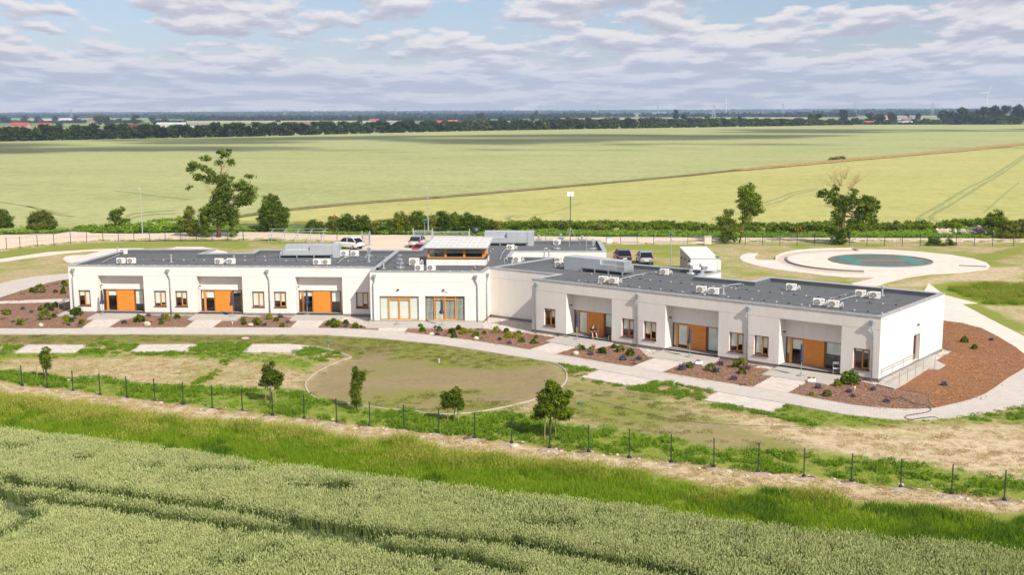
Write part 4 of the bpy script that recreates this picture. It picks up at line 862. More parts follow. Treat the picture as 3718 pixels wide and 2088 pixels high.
# low wall ridges between the roofs
for a, b, nm in ((pM1, pGm, 1), (pM3, (4.0, 112.9), 2)):
    W_ = Wall(a, b); mb = MB(); s0 = PWID+.03
    mb.add([W_.P(s0 if nm == 2 else 2.8, 0, HD), W_.P(W_.L-PWID, 0, HD), W_.P(W_.L-PWID, 0, HW+.01), W_.P(s0 if nm == 2 else 2.8, 0, HW+.01), W_.P(s0 if nm == 2 else 2.8, -.34, HD), W_.P(W_.L-PWID, -.34, HD), W_.P(W_.L-PWID, -.34, HW+.01), W_.P(s0 if nm == 2 else 2.8, -.34, HW+.01)], [(3, 2, 1, 0), (4, 5, 6, 7)])
    mb.build('fire_wall_upstand', M['felt'], bld, world=True)
    mb = MB(); P = [W_.P(s0 if nm == 2 else 2.8, .04, 0)[:2], W_.P(W_.L-PWID, .04, 0)[:2], W_.P(W_.L-PWID, -.38, 0)[:2], W_.P(s0 if nm == 2 else 2.8, -.38, 0)[:2]]; mb.prism(P, HW-.04, HW+.03); mb.build('coping', M['zinc'], bld, world=True)
# felt laps: short staggered cross joints on the deck
lapm = MB(); lapm.box(-.55, .55, -.035, .035, 0, .012); lap_me = lapm.mesh('felt_lap', M['felt_lap'])
mb = MB()
def in_roof(x, y, m=.6):
    return bool(inside(offset(OUT, m), np.array([x]), np.array([y]))[0])
OFFR = offset(OUT, .7)
for Wx, umax, dmax in ((WL, 29, 12), (WR, 30.5, 13), (WM, 10, 24)):
    for r_ in range(int(dmax)):
        off = (r_*3.7) % 5.0
        u = off
        while u < umax:
            p = Wx.P(u, r_+.9, 0)
            if bool(inside(OFFR, np.array([p[0]]), np.array([p[1]]))[0]):
                a = Wx.a; Mx = Matrix.Translation((p[0], p[1], HD+.001)) @ Matrix.Rotation(a+pi/2, 4, 'Z'); mb.box(-.42, .42, -.03, .03, 0, .010, Mx)
            u += 5.0
    for r_ in range(1, int(dmax)):
        segs = [u for u in np.arange(.8, umax, .5) if bool(inside(OFFR, np.array([Wx.P(u, r_+.4, 0)[0]]), np.array([Wx.P(u, r_+.4, 0)[1]]))[0])]
        if segs:
            p = Wx.P(segs[0], r_+.4, 0); l = segs[-1]-segs[0]
            if Wx is WM and r_ > 15: continue
            mb.box(0, l, -.012, .012, 0, .006, Matrix.Translation((p[0], p[1], HD+.0008)) @ Matrix.Rotation(Wx.a, 4, 'Z'))
q = mb.build('felt_laps', M['felt_lap'], bld, world=True); q['kind'] = 'stuff'
# lightning conductor: wire on little blocks
def conductor(lines, zlev):
    mb = MB(); blk = MB(); blk2 = MB()
    for P in lines:
        mb.tube([(x, y, zlev+.10) for x, y in P], .012, 5)
        for (x0, y0), (x1, y1) in zip(P[:-1], P[1:]):
            l = hypot(x1-x0, y1-y0); k = max(1, int(l/1.0))
            for i in range(k+1):
                x, y = x0+(x1-x0)*i/k, y0+(y1-y0)*i/k; (blk if i % 2 else blk2).lathe((x, y, zlev), [(.09, 0), (.085, .06), (.03, .09)], 6)
    return mb, blk, blk2
wl = lambda Wx, pts: [Wx.P(u, d, 0)[:2] for u, d in pts]
lines = [wl(WL, [(3, 2.6), (28.5, 2.6)]), wl(WL, [(4.5, 7), (28.5, 7)]), wl(WL, [(3, 2.6), (4.5, 7)]), wl(WL, [(9.8, 10), (28.6, 10)]), wl(WR, [(2.5, 3.4), (29.5, 3.4)]), wl(WR, [(1, 7.5), (29, 7.5)]), wl(WR, [(15, 1), (15, 11)]), wl(WR, [(5, 1), (5, 12)]),
         wl(WR, [(24, 1), (24, 12)]), wl(WM, [(1, 1.2), (9.5, 1.2)]), wl(WM, [(8.9, 1.2), (9.6, 20)])]
a, b1, b2 = conductor(lines, HD)
a.build('lightning_wire', M['steel'], bld, world=True); q = b1.build('wire_blocks', M['black'], bld, world=True); q['kind'] = 'stuff'; q = b2.build('wire_blocks', M['kerb'], bld, world=True); q['kind'] = 'stuff'
mb = MB()
for Wx in (WL, WM, WR, WE):
    u = .7
    while u < Wx.L-.3: P_ = Wx.P(u, .17, HW+.015); mb.box(-.09, .09, -.05, .05, 0, .05, Matrix.Translation(P_) @ Matrix.Rotation(Wx.a, 4, 'Z')); u += 1.1
    mb.tube([Wx.P(.4, .17, HW+.07), Wx.P(Wx.L-.3, .17, HW+.07)], .011, 5)
q = mb.build('wire_clamps', M['kerb'], bld, world=True); q['kind'] = 'stuff'

# --- raised skylight on the entrance wing (part of the building)
sx0 = at('b', 1998, 466, HD); sx1 = at('c', 470, 468, HD); WS = Wall(sx0, sx1); SL = WS.L
mb = MB(); SD = 4.4
mb.prism([WS.P(0, 0, 0)[:2], WS.P(SL, 0, 0)[:2], WS.P(SL, SD, 0)[:2], WS.P(0, SD, 0)[:2]], HD, HD+.62); lan = mb.build('roof_lantern', M['plaster'], bld, world=True)
mb = MB(); mb.prism([WS.P(-.06, -.06, 0)[:2], WS.P(SL+.06, -.06, 0)[:2], WS.P(SL+.06, SD, 0)[:2], WS.P(-.06, SD, 0)[:2]], HD+.62, HD+.68); mb.build('sill', M['dark_metal'], lan, world=True)
z0, z1_ = HD+.68, HD+1.62
mb = MB(); fx = [0.25, 1.86, 3.42, 5.0]; fx = [SL*t for t in (.035, .32, .635, .955)]
mb.box(fx[0]-.10, fx[3]+.10, 0, .12, z0, z0+.10); mb.box(fx[0]-.10, fx[3]+.10, 0, .12, z1_-.12, z1_)
for x in fx: mb.box(x-.10, x+.10, -.012, .12, z0, z1_-.001)
for x in (fx[3]+.08,): mb.box(x-.1, x, .121, SD-.3, z0, z0+.1); mb.box(x-.1, x, .121, SD-.3, z1_-.12, z1_); [mb.box(x-.1, x, yy, yy+.14, z0, z1_) for yy in (1.3, 2.7, SD-.4)]
q = mb.build('lantern_window', M['frame'], lan, loc=(WS.P(0, .12, 0)[0]-bld.location.x, WS.P(0, .12, 0)[1]-bld.location.y, 0)); q.rotation_euler = (0, 0, WS.a)
mb = MB(); mb.box(fx[0], fx[3], .06, .07, z0+.1, z1_-.12); mb.box(fx[3]-.02, fx[3]-.01, .12, SD-.3, z0+.1, z1_-.12)
q = mb.build('lantern_glass', M['glass'], lan, loc=(WS.P(0, .12, 0)[0]-bld.location.x, WS.P(0, .12, 0)[1]-bld.location.y, 0)); q.rotation_euler = (0, 0, WS.a)
mb = MB(); P0 = [WS.P(-.14, -.35, 0), WS.P(SL+.25, -.35, 0), WS.P(SL+.38, SD+.2, 0), WS.P(.25, SD+.2, 0)]
zr0, zr1 = z1_+.05, z1_+.46
vs = [(P0[0][0], P0[0][1], zr0), (P0[1][0], P0[1][1], zr0), (P0[2][0], P0[2][1], zr1), (P0[3][0], P0[3][1], zr1)]
vs += [(x, y, z+.14) for x, y, z in vs]
mb.add(vs, [(3, 2, 1, 0), (4, 5, 6, 7), (0, 1, 5, 4), (1, 2, 6, 5), (2, 3, 7, 6), (3, 0, 4, 7)]); mb.build('lantern_roof', M['pale_sheet'], lan, world=True)
mb = MB()
for i in range(7):
    t = i/6; a = Vector(vs[4]).lerp(Vector(vs[5]), t); b = Vector(vs[7]).lerp(Vector(vs[6]), t); mb.tube([a+Vector((0, 0, .012)), b+Vector((0, 0, .012))], .028, 4)
mb.build('standing_seam', M['zinc'], lan, world=True)
mb = MB()
for i in range(6):
    for s_ in (.12, .40, .72, .93):
        t = (i+.45)/6; a = Vector(vs[4]).lerp(Vector(vs[5]), t); b = Vector(vs[7]).lerp(Vector(vs[6]), t); p = a.lerp(b, s_+.03*(i % 2)); mb.box(p.x-.22, p.x+.22, p.y-.03, p.y+.03, p.z+.002, p.z+.02)
q = mb.build('snow_guards', M['pipe_grey'], lan, world=True); q['kind'] = 'stuff'
mb = MB(); a, b = Vector(vs[0]), Vector(vs[1]); n_ = Vector((WS.n.x, WS.n.y, 0)); mb.tube([a-n_*.07+Vector((0, 0, .03)), b-n_*.07+Vector((0, 0, .03))], .06, 6); mb.tube([b-n_*.07, b-n_*.07+Vector((0, .3, -.4)), Vector((b.x-.1, b.y+.3, HD+.1))], .035, 6); mb.build('gutter', M['pipe_grey'], lan, world=True)
mb = MB(); mb.prism([WS.P(.2, SD-.25, 0)[:2], WS.P(SL-.1, SD-.25, 0)[:2], WS.P(SL-.1, SD-.05, 0)[:2], WS.P(.2, SD-.05, 0)[:2]], HD+.68, z1_+.40); mb.build('back_wall', M['plaster'], lan, world=True)
# white end face of the back wing roof edge is simply its wall, seen across the yard

# --- roof fittings: chimneys, vents (parts of the building), built once and copied
def mk_vent(kind):
    p = MB()
    if kind == 'pipe': p.lathe((0, 0, 0), [(.22, 0), (.22, .02), (.085, .04), (.085, .62), (.13, .64), (.13, .74)], 10); return p.mesh('vent_pipe', M['zinc'], False)
    if kind == 'cowl': p.lathe((0, 0, 0), [(.42, 0), (.42, .10), (.16, .14), (.16, .42), (.26, .46), (.13, .55), (.13, .70), (.22, .72), (.24, .80), (.10, .90)], 12); return p.mesh('vent_cowl', M['chrome'], False)
    if kind == 'turned': p.lathe((0, 0, 0), [(.45, 0), (.45, .12), (.18, .16), (.17, .5)], 12); p.tube([(0, 0, .45), (0, 0, .7), (-.10, 0, .85), (-.28, 0, .88)], .17, 10); return p.mesh('vent_cowl', M['chrome'], True)
    if kind == 'box': p.box(-.28, .28, -.28, .28, 0, .42); p.box(-.36, .36, -.36, .36, .42, .48); p.lathe((0, 0, .48), [(.1, 0), (.1, .25), (.18, .27), (.18, .42)], 10); return p.mesh('vent_box', M['steel'], False)
    if kind == 'swan': p.tube([(0, 0, 0), (0, 0, .7), (.05, 0, .84), (.16, 0, .9), (.27, 0, .84), (.3, 0, .7)], .06, 8); p.box(-.15, .15, -.15, .15, 0, .03); return p.mesh('swan_neck_pipe', M['zinc'], True)
VM = {k: mk_vent(k) for k in ('pipe', 'cowl', 'turned', 'box', 'swan')}
def vent(kind, k, x, y, nm=None, sc=1.0, rz=0):
    X, Y = at(k, x, y, HD); o = part({'pipe': 'vent_pipe', 'cowl': 'vent_cowl', 'turned': 'vent_cowl', 'box': 'vent_box', 'swan': 'swan_neck_pipe'}[kind], VM[kind], bld, (X-bld.location.x, Y-bld.location.y, HD), rz); o.scale = (sc,)*3
for q in (('pipe', 'a', 1778, 290), ('pipe', 'a', 2430, 298), ('pipe', 'a', 1222, 212), ('pipe', 'b', 1552, 500), ('pipe', 'b', 1398, 430), ('cowl', 'b', 1400, 372), ('cowl', 'b', 1722, 450), ('cowl', 'b', 1727, 498), ('swan', 'c', 662, 490), ('pipe', 'c', 740, 492), ('swan', 'c', 1075, 378), ('pipe', 'c', 1125, 380),
          ('cowl', 'c', 1210, 300), ('box', 'c', 1018, 235), ('box', 'c', 1245, 222), ('box', 'c', 1468, 240), ('cowl', 'c', 1588, 300), ('turned', 'd', 1885, 125), ('turned', 'd', 2003, 135), ('pipe', 'e', 1272, 312), ('pipe', 'd', 2220, 338)): vent(*q)

# --- duct housings standing on the roof
def steel_rack(mb, x0, x1, y0, y1, z0, z1, nx=4):
    for i in range(nx):
        x = x0+(x1-x0)*i/(nx-1)
        for y in (y0, y1): mb.box(x-.05, x+.05, y-.05, y+.05, z0, z1)
        mb.box(x-.04, x+.04, y0+.051, y1-.051, z1-.1, z1)
    for y in (y0, y1): mb.box(x0+.06, x1-.06, y-.04, y+.04, z1+.002, z1+.09)
def duct_unit(name, label, k, x0, x1, ybase, depth, zt, mirror, a, rackx=(0, .8)):
    P0 = at(k, x0, ybase, HD); P1 = at(k, x1, ybase, HD); Wd = Wall(P0, P1); Wl_ = Wd.L
    o = thing(name, label, 'air handling unit', (P0[0], P0[1], HD), Wd.a, 'silver air handling units on the flat roofs')
    r = MB(); steel_rack(r, .1, Wl_*.84, .1, depth-.1, 0, .32); r.build('steel_rack', M['steel'], o)
    r = MB(); r.box(Wl_*.10, Wl_, 0, depth, .42, zt) if not mirror else r.box(0, Wl_*.9, 0, depth, .42, zt)
    return o, Wl_
# left wing
P0 = at('b', 470, 392, HD); P1 = at('b', 1092, 388, HD); Wd = Wall(P0, P1); LL = Wd.L
o = thing('air_handling_unit', 'long grey duct housing on a steel rack on the left wing roof', 'air handling unit', (P0[0], P0[1], HD), Wd.a)
r = MB(); steel_rack(r, .05, LL*.86, .05, 1.5, 0, .38, 4); r.build('steel_rack', M['steel'], o)
r = MB(); r.box(LL*.52, LL*.985, .06, 1.7, .48, 1.86); r.box(LL*.885, LL, .0, 1.76, .0, 1.9) ; r.build('main_duct', M['duct'], o)
r = MB(); r.box(LL*.09, LL*.519, .30, 1.7, 1.12, 1.84); r.box(LL*.06, LL*.519, .0, 1.7, .48, 1.118); r.build('inlet_duct', M['duct'], o)
r = MB(); r.box(LL*.30, LL*.31, .285, .30, 1.12, 1.86); r.box(LL*.37, LL*.38, .29, .305, 1.13, 1.84); r.box(LL*.515, LL*.525, -.012, .06, .48, 1.85); r.box(LL*.01, LL*.07, .1, 1.6, .48, .9); r.build('flange', M['zinc'], o)
# back wing
P0 = at('c', 452, 262, HD); P1 = at('c', 963, 264, HD); Wd = Wall(P0, P1); LL = Wd.L
o = thing('air_handling_unit', 'tall silver duct housing on the back wing roof behind the white skylight', 'air handling unit', (P0[0], P0[1], HD), Wd.a)
r = MB(); steel_rack(r, .3, LL*.86, .05, 1.7, 0, .38, 4); r.build('steel_rack', M['steel'], o)
r = MB(); r.box(LL*.47, LL*.99, .0, 1.9, .55, 2.48); r.box(LL*.88, LL, -.06, 1.95, .0, 2.52); r.build('main_duct', M['duct'], o)
r = MB(); r.box(LL*.0, LL*.469, .35, 1.9, 1.42, 2.5); r.box(-LL*.04, LL*.469, .0, 1.9, .55, 1.418); r.build('inlet_duct', M['duct'], o)
r = MB(); r.box(LL*.30, LL*.31, .33, .35, 1.44, 2.5); r.box(LL*.465, LL*.475, -.012, .01, .55, 2.47); r.build('flange', M['zinc'], o)
# right wing
P0 = at('c', 1275, 513, HD); P1 = at('c', 1905, 578, HD); Wd = Wall(P0, P1); LL = Wd.L
o = thing('air_handling_unit', 'grey duct housing with louvred end standing on a rack on the right wing roof', 'air handling unit', (P0[0], P0[1], HD), Wd.a)
r = MB(); steel_rack(r, LL*.30, LL*.97, .0, 1.7, 0, .45, 4); r.build('steel_rack', M['steel'], o)
r = MB(); r.box(0, LL*.30, .1, 1.7, .02, 1.75); r.box(LL*.301, LL*.60, .1, 1.7, .55, 1.75); r.build('main_duct', M['duct'], o)
r = MB(); r.box(LL*.601, LL*.84, .35, 1.6, 1.12, 1.70); r.box(LL*.601, LL*.86, .12, 1.7, .55, 1.118); r.build('inlet_duct', M['duct'], o)
r = MB()
for i in range(6): r.box(LL*.845, LL*.96, .35, 1.6, 1.14+i*.095, 1.14+i*.095+.06); r.box(LL*.862, LL*.985, .15, 1.68, .57+i*.09, .57+i*.09+.06)
r.box(LL*.841, LL*.93, .4, 1.5, 1.13, 1.69); r.box(LL*.861, LL*.95, .2, 1.6, .56, 1.1); r.build('louvre', M['duct'], o)
for q_, f_ in zip([q for q in COL.objects if q.name.startswith('air_handling_unit')], (.68, .60, .72)): q_.scale = (1, 1, f_)
# --- air conditioning outdoor units
def mk_ac():
    r = MB(); r.box(-.40, .40, -.16, .16, .06, .64); c = r.mesh('casing', M['white_metal'])
    r = MB(); r.tube([(-.10, -.175, .35), (-.10, -.162, .35)], .245, 20); f = r.mesh('fan_opening', M['fan'])
    r = MB()
    for rr in (.24, .17, .10): r.tube([(-.10+rr*cos(t*pi/10), -.185, .35+rr*sin(t*pi/10)) for t in range(21)], .008, 4, caps=False)
    for t in range(8): a = t*pi/4; r.tube([(-.10, -.185, .35), (-.10+.24*cos(a), -.185, .35+.24*sin(a))], .006, 4)
    g = r.mesh('fan_grille', M['white_metal'])
    r = MB(); r.tube([(.29, -.168, .52), (.29, -.161, .52)], .042, 12); bd = r.mesh('badge', M['badge'])
    r = MB(); r.box(.272, .278, -.171, -.1685, .50, .54); r.box(.278, .290, -.171, -.1685, .50, .505); r.tube([(.29+.028*cos(t), -.170, .52+.028*sin(t)) for t in np.linspace(0.6, 5.6, 9)], .0025, 4); lg = r.mesh('badge_mark', M['white_print'])
    r = MB(); [r.box(x-.05, x+.05, -.22, .22, 0, .058) for x in (-.3, .3)]; ft = r.mesh('foot_rail', M['black'])
    r = MB(); r.tube([(.401, .0, .25), (.5, .0, .28), (.55, .02, .42), (.60, .05, .50), (.66, .06, .42), (.70, .08, .05)], .035, 7); r.tube([(.401, .05, .18), (.47, .05, .16), (.58, .06, .3), (.62, .1, .05)], .025, 6); hs = r.mesh('insulated_hose', M['hose'], True)
    return [('casing', c), ('fan_opening', f), ('fan_grille', g), ('foot_rail', ft), ('insulated_hose', hs)], bd, lg
ACM, acb, acl = mk_ac()
def ac(label, k, x0, x1, yb, a, grp, sc=1.0, hose=True):
    X, Y = at(k, (x0+x1)/2, yb, HD); o = thing('outdoor_ac_unit', label, 'air conditioner', (X, Y, HD), a, grp)
    for nm, me in ACM:
        if nm == 'insulated_hose' and not hose: continue
        part(nm, me, o)
    b = part('badge', acb, o); part('badge_mark', acl, b)
    wpx = (x1-x0)/FR[k][2]; s = sc; o.scale = (s, s, s*.9); return o
ga, gb, gc, gd = 'air conditioning units on the left wing roof', 'air conditioning units on the entrance wing roof', 'air conditioning units on the right wing roof', 'air conditioning units on the back wing roof'
AL, AR = WL.a, WR.a+.25
for lb, k, x0, x1, yb, a, g, hose in (
    ('single AC unit at the back left corner of the left wing roof', 'a', 1240, 1325, 210, AL, ga, 0),
    ('left unit of the AC pair at the far left end of the left wing roof', 'a', 1216, 1303, 307, AL, ga, 0),
    ('right unit of the AC pair at the far left end of the left wing roof', 'a', 1323, 1412, 307, AL, ga, 0),
    ('left unit of the AC pair in the middle of the left wing roof', 'a', 2235, 2320, 313, AL, ga, 1),
    ('right unit of the AC pair in the middle of the left wing roof', 'a', 2360, 2443, 313, AL, ga, 0),
    ('left unit of the AC pair before the long duct housing on the left wing', 'b', 827, 908, 462, AL, ga, 0),
    ('right unit of the AC pair before the long duct housing on the left wing', 'b', 918, 1003, 462, AL, ga, 0),
    ('white AC unit touching the right end of the long duct housing on the left wing', 'b', 1110, 1190, 372, AL, ga, 1),
    ('rightmost AC unit on the left wing, in front of the white car', 'b', 1212, 1295, 374, AL, ga, 0),
    ('larger AC unit left of the skylight on the entrance wing roof', 'b', 1825, 1920, 468, AL, gb, 1),
    ('left of the two low AC units at the front parapet before the skylight', 'b', 1880, 1967, 524, AL, gb, 0),
    ('right of the two low AC units at the front parapet before the skylight', 'b', 2005, 2092, 524, AL, gb, 0),
    ('white AC unit on the roof just right of the white skylight, before the silver housing', 'c', 688, 765, 309, AL, gd, 1),
    ('white AC unit among the vents on the back wing roof beside the mast', 'c', 1172, 1245, 252, AL, gd, 0),
    ('white AC unit on the middle roof by the slanting upstand of the right wing', 'c', 755, 830, 437, AL, gb, 1),
    ('AC unit at the left end of the louvred duct housing on the right wing', 'c', 1197, 1270, 490, AR, gc, 0),
    ('AC unit half hidden behind another at the left end of the right wing duct housing', 'c', 1190, 1262, 447, AR, gc, 0),
    ('left unit of the AC pair before the louvred duct housing on the right wing', 'c', 1648, 1733, 650, AR, gc, 1),
    ('right unit of the AC pair before the louvred duct housing on the right wing', 'c', 1752, 1845, 662, AR, gc, 1),
    ('single AC unit by the back parapet of the right wing, left of two chrome cowls', 'd', 1563, 1655, 140, AR, gc, 1),
    ('left unit of the AC pair in the middle of the right wing roof', 'd', 1945, 2038, 328, AR, gc, 1),
    ('right unit of the AC pair in the middle of the right wing roof', 'd', 2072, 2168, 345, AR, gc, 0),
    ('single AC unit near the back parapet towards the right end of the right wing', 'e', 395, 480, 267, AR, gc, 1),
    ('left unit of the frontmost AC pair at the right end of the right wing roof', 'e', 643, 735, 408, AR, gc, 1),
    ('right unit of the frontmost AC pair at the right end of the right wing roof', 'e', 778, 872, 426, AR, gc, 1),
    ('left unit of the AC pair by the rear right corner of the right wing roof', 'e', 1028, 1118, 328, AR, gc, 1),
    ('right unit of the AC pair by the rear right corner of the right wing roof', 'e', 1158, 1252, 344, AR, gc, 0)):
    ac(lb, k, x0, x1, yb, a, g, 1.0 if 'larger' not in lb else 1.2, bool(hose))
X, Y = at('c', 1520, 520, HD); o = ac('biggest white AC unit mounted against the front of the right wing duct housing', 'c', 1468, 1575, 520, AR, gc, 1.3, False); o.location = (X, Y, HD+.15)
# long cable trays from the units to the wall upstands
mb = MB()
for k, P in (('a', [(1070, 292), (1110, 270), (1240, 212)]), ('b', [(1075, 445), (1120, 405), (1200, 370)]), ('c', [(615, 408), (640, 340), (690, 285)]), ('c', [(1870, 610), (1960, 585), (2130, 550)]), ('d', [(2170, 280), (2300, 240), (2410, 228)]), ('e', [(880, 355), (960, 330), (1020, 315)])):
    mb.tube([(*at(k, x, y, HD+.12), HD+.12) for x, y in P], .045, 6)
mb.build('cable_tray', M['zinc'], bld, world=True)
# mast with panel antennas on the back wing
X, Y = at('c', 1345, 262, HD); ms = thing('antenna_mast', 'tall thin green mast with white panel antennas on the back wing roof', 'antenna', (X, Y, HD))
dpt = Y; ztop = up('g', 1808, 745, dpt)[1]-HD
mb = MB(); mb.tube([(0, 0, 0), (0, 0, ztop)], .045, 6); mb.build('pole', M['green_metal'], ms)
mb = MB()
for a in (.4, 2.5, 4.6): mb.tube([(0, 0, 2.0), (1.3*cos(a), 1.3*sin(a), .02)], .03, 5)
mb.tube([(0, 0, 4.2), (-2.5, .6, .05)], .012, 4); mb.build('stay', M['steel'], ms)
mb = MB(); [mb.box(x-.17, x+.17, -.10, .05, ztop-.1, ztop+.38) for x in (-.19, .19)]; mb.box(-.05, .05, .05, .2, ztop-.1, ztop+.3); mb.build('panel_antenna', M['white_metal'], ms)
zy = up('g', 1780, 928, dpt)[1]-HD
mb = MB(); mb.tube([(-1.3, 0, zy), (0, 0, zy)], .02, 4); [mb.tube([(-1.3+i*.16, 0, zy-.18), (-1.3+i*.16, 0, zy+.18)], .01, 4) for i in range(7)]; mb.build('yagi_antenna', M['steel'], ms)
# satellite dish
X, Y = at('c', 357, 215, HD); ds = thing('satellite_dish', 'round dark grey satellite dish behind the skylight roof', 'satellite dish', (X, Y+1.0, HD))
mb = MB(); mb.tube([(0, 0, 0), (0, 0, .9)], .03, 6); mb.build('pole', M['steel'], ds)
mb = MB(); mb.lathe((0, 0, 0), [(.02, .12), (.2, .10), (.36, .03), (.42, -.03)], 16)
me_ = mb.mesh('reflector', M['dark_metal'], True); q = part('reflector', me_, ds, (0, -.1, 1.15)); q.rotation_euler = (radians(70), 0, 0)
# roof access ladder with cage
a = at('c', 1510, 325, HD); b = at('c', 1568, 325, HD); ld = thing('roof_ladder', 'light grey metal access ladder at the edge of the back wing roof', 'ladder', (a[0], a[1]-.5, 0))
wd = .7; mb = MB()
for x in (0, wd): mb.tube([(x, 0, .3), (x, 0, HW+1.1), (x, .5, HW+1.1), (x, .5, HW+.2)], .03, 5)
mb.tube([(0, 0, HW+1.1), (wd, 0, HW+1.1)], .03, 5); mb.build('stringer', M['zinc'], ld)
r = MB(); r.tube([(0, 0, 0), (wd, 0, 0)], .018, 5); rg_ = r.mesh('rung', M['zinc'])
for i in range(15): part('rung', rg_, ld, (0, 0, .5+i*.3))
# handrail of the right-hand ramp
def rail(label, pts, zb, h=.95, name='handrail'):
    X, Y = pts[0]; o = thing(name, label, 'railing', (X, Y, zb)); L_ = [(x-X, y-Y, h) for x, y in pts]
    r = MB(); r.tube(L_, .025, 6); r.tube([(x, y, h-.18) for x, y, _ in L_], .02, 6); r.build('top_rail', M['steel'], o)
    pm = MB(); pm.tube([(0, 0, 0), (0, 0, h)], .022, 6); pme = pm.mesh('rail_post', M['steel']); 
    tot = sum(hypot(b[0]-a[0], b[1]-a[1]) for a, b in zip(pts[:-1], pts[1:])); k = max(2, int(tot/1.7)+1)
    for i in range(k):
        s_ = tot*i/(k-1)
        for a, b in zip(pts[:-1], pts[1:]):
            l = hypot(b[0]-a[0], b[1]-a[1])
            if s_ <= l+1e-6: t = s_/l; part('rail_post', pme, o, (a[0]+(b[0]-a[0])*t-X, a[1]+(b[1]-a[1])*t-Y, 0)); break
            s_ -= l
    return o
rail('steel handrail along the outer edge of the ramp at the right end wall', [at('e', 1428, 1142, .12), at('e', 1700, 985, .12), at('e', 1755, 985, .12)], .12)
Wx = WE; rail('wall mounted steel handrail low on the white right end wall', [Wx.P(.2, -.14, 0)[:2], Wx.P(6.6, -.14, 0)[:2]], .12, .85)
rail('white metal ramp railing at the left end of the building', [at('a', 612, 820, .12), at('a', 650, 800, .12), at('a', 722, 752, .12)], .12, 1.0)
rail('short pale railing beside the left building corner at the back of the ramp', [at('a', 660, 775, .12), at('a', 730, 742, .12)], .12, 0.95)
# ------------------------------------------------------------------ vegetation
def leaf_mesh(name, clusters, mat, leaf=0.12, seed=0, flat=0.0, aspect=0.6, extra_mats=None):
    """clusters: (x,y,z, rx,ry,rz, n, tint). Leaves are small quads turned every way, denser at the clump's rim"""
    R = np.random.default_rng(seed); V = []; T = []
    for (cx_, cy_, cz, rx, ry, rz, n, tint) in clusters:
        n = int(n); d = R.normal(size=(n, 3)); d /= np.linalg.norm(d, axis=1, keepdims=True)+1e-9
        rad = R.random(n)**0.45; p = d*rad[:, None]*np.array([rx, ry, rz])+np.array([cx_, cy_, cz])
        nn = d*0.7+R.normal(size=(n, 3))*0.6+np.array([0, 0, 0.35+flat]); nn /= np.linalg.norm(nn, axis=1, keepdims=True)
        a = np.cross(nn, R.normal(size=(n, 3))); a /= np.linalg.norm(a, axis=1, keepdims=True)+1e-9; b = np.cross(nn, a)
        s = leaf*(0.65+0.7*R.random(n))[:, None]
        q = np.stack([p-a*s, p-b*s*aspect, p+a*s, p+b*s*aspect], 1); V.append(q.reshape(-1, 3))
        T.append(np.repeat(np.clip(tint+R.normal(size=n)*0.13, 0, 1), 4))
    V = np.concatenate(V); T = np.concatenate(T); k = len(V)//4
    me = bpy.data.meshes.new(name); me.vertices.add(len(V)); me.vertices.foreach_set('co', V.ravel())
    me.loops.add(len(V)); me.loops.foreach_set('vertex_index', np.arange(len(V))); me.polygons.add(k); me.polygons.foreach_set('loop_start', np.arange(0, len(V), 4)); me.polygons.foreach_set('loop_total', np.full(k, 4))
    at_ = me.attributes.new('tint', 'FLOAT', 'POINT'); at_.data.foreach_set('value', T)
    me.materials.append(mat); me.update(); me.validate(); return me
def clumps(blobs, per, rc, n, R, tlo=.25, thi=.75):
    """small leaf clumps scattered through the crown's lobes"""
    out = []
    for (x, y, z, rx, ry, rz) in blobs:
        for _ in range(max(2, int(per*rx*ry*rz/rc**3))):
            d = R.normal(size=3); d /= np.linalg.norm(d); r = R.random()**.4
            c = (x+d[0]*rx*r, y+d[1]*ry*r, z+d[2]*rz*r); s = rc*(.6+.8*R.random())
            out.append((*c, s, s, s*.7, n*(.6+.8*R.random()), R.uniform(tlo, thi)))
        out.append((x, y, z, rx*1.02, ry, rz*1.02, n*max(2, per*rx*ry*rz/rc**3)*.28, (tlo+thi)/2))
    return out
def branches(mb, base, targets, r0, R, trunk_top=None, wob=.12, n=6):
    bx, by, bz = base; top = trunk_top
    mb.tube([(bx, by, bz), (bx+(top[0]-bx)*.5+R.normal()*wob, by, bz+(top[2]-bz)*.5), top], [r0, r0*.85, r0*.65], n+2)
    for t in targets:
        s = R.uniform(.35, .95); a = Vector((bx, by, bz)).lerp(Vector(top), s); t = Vector(t); mid = a.lerp(t, .5)+Vector((R.normal()*wob*2, R.normal()*wob*2, abs(t.z-a.z)*.12))
        mb.tube([a, mid, t], [r0*.45, r0*.28, r0*.10], n)
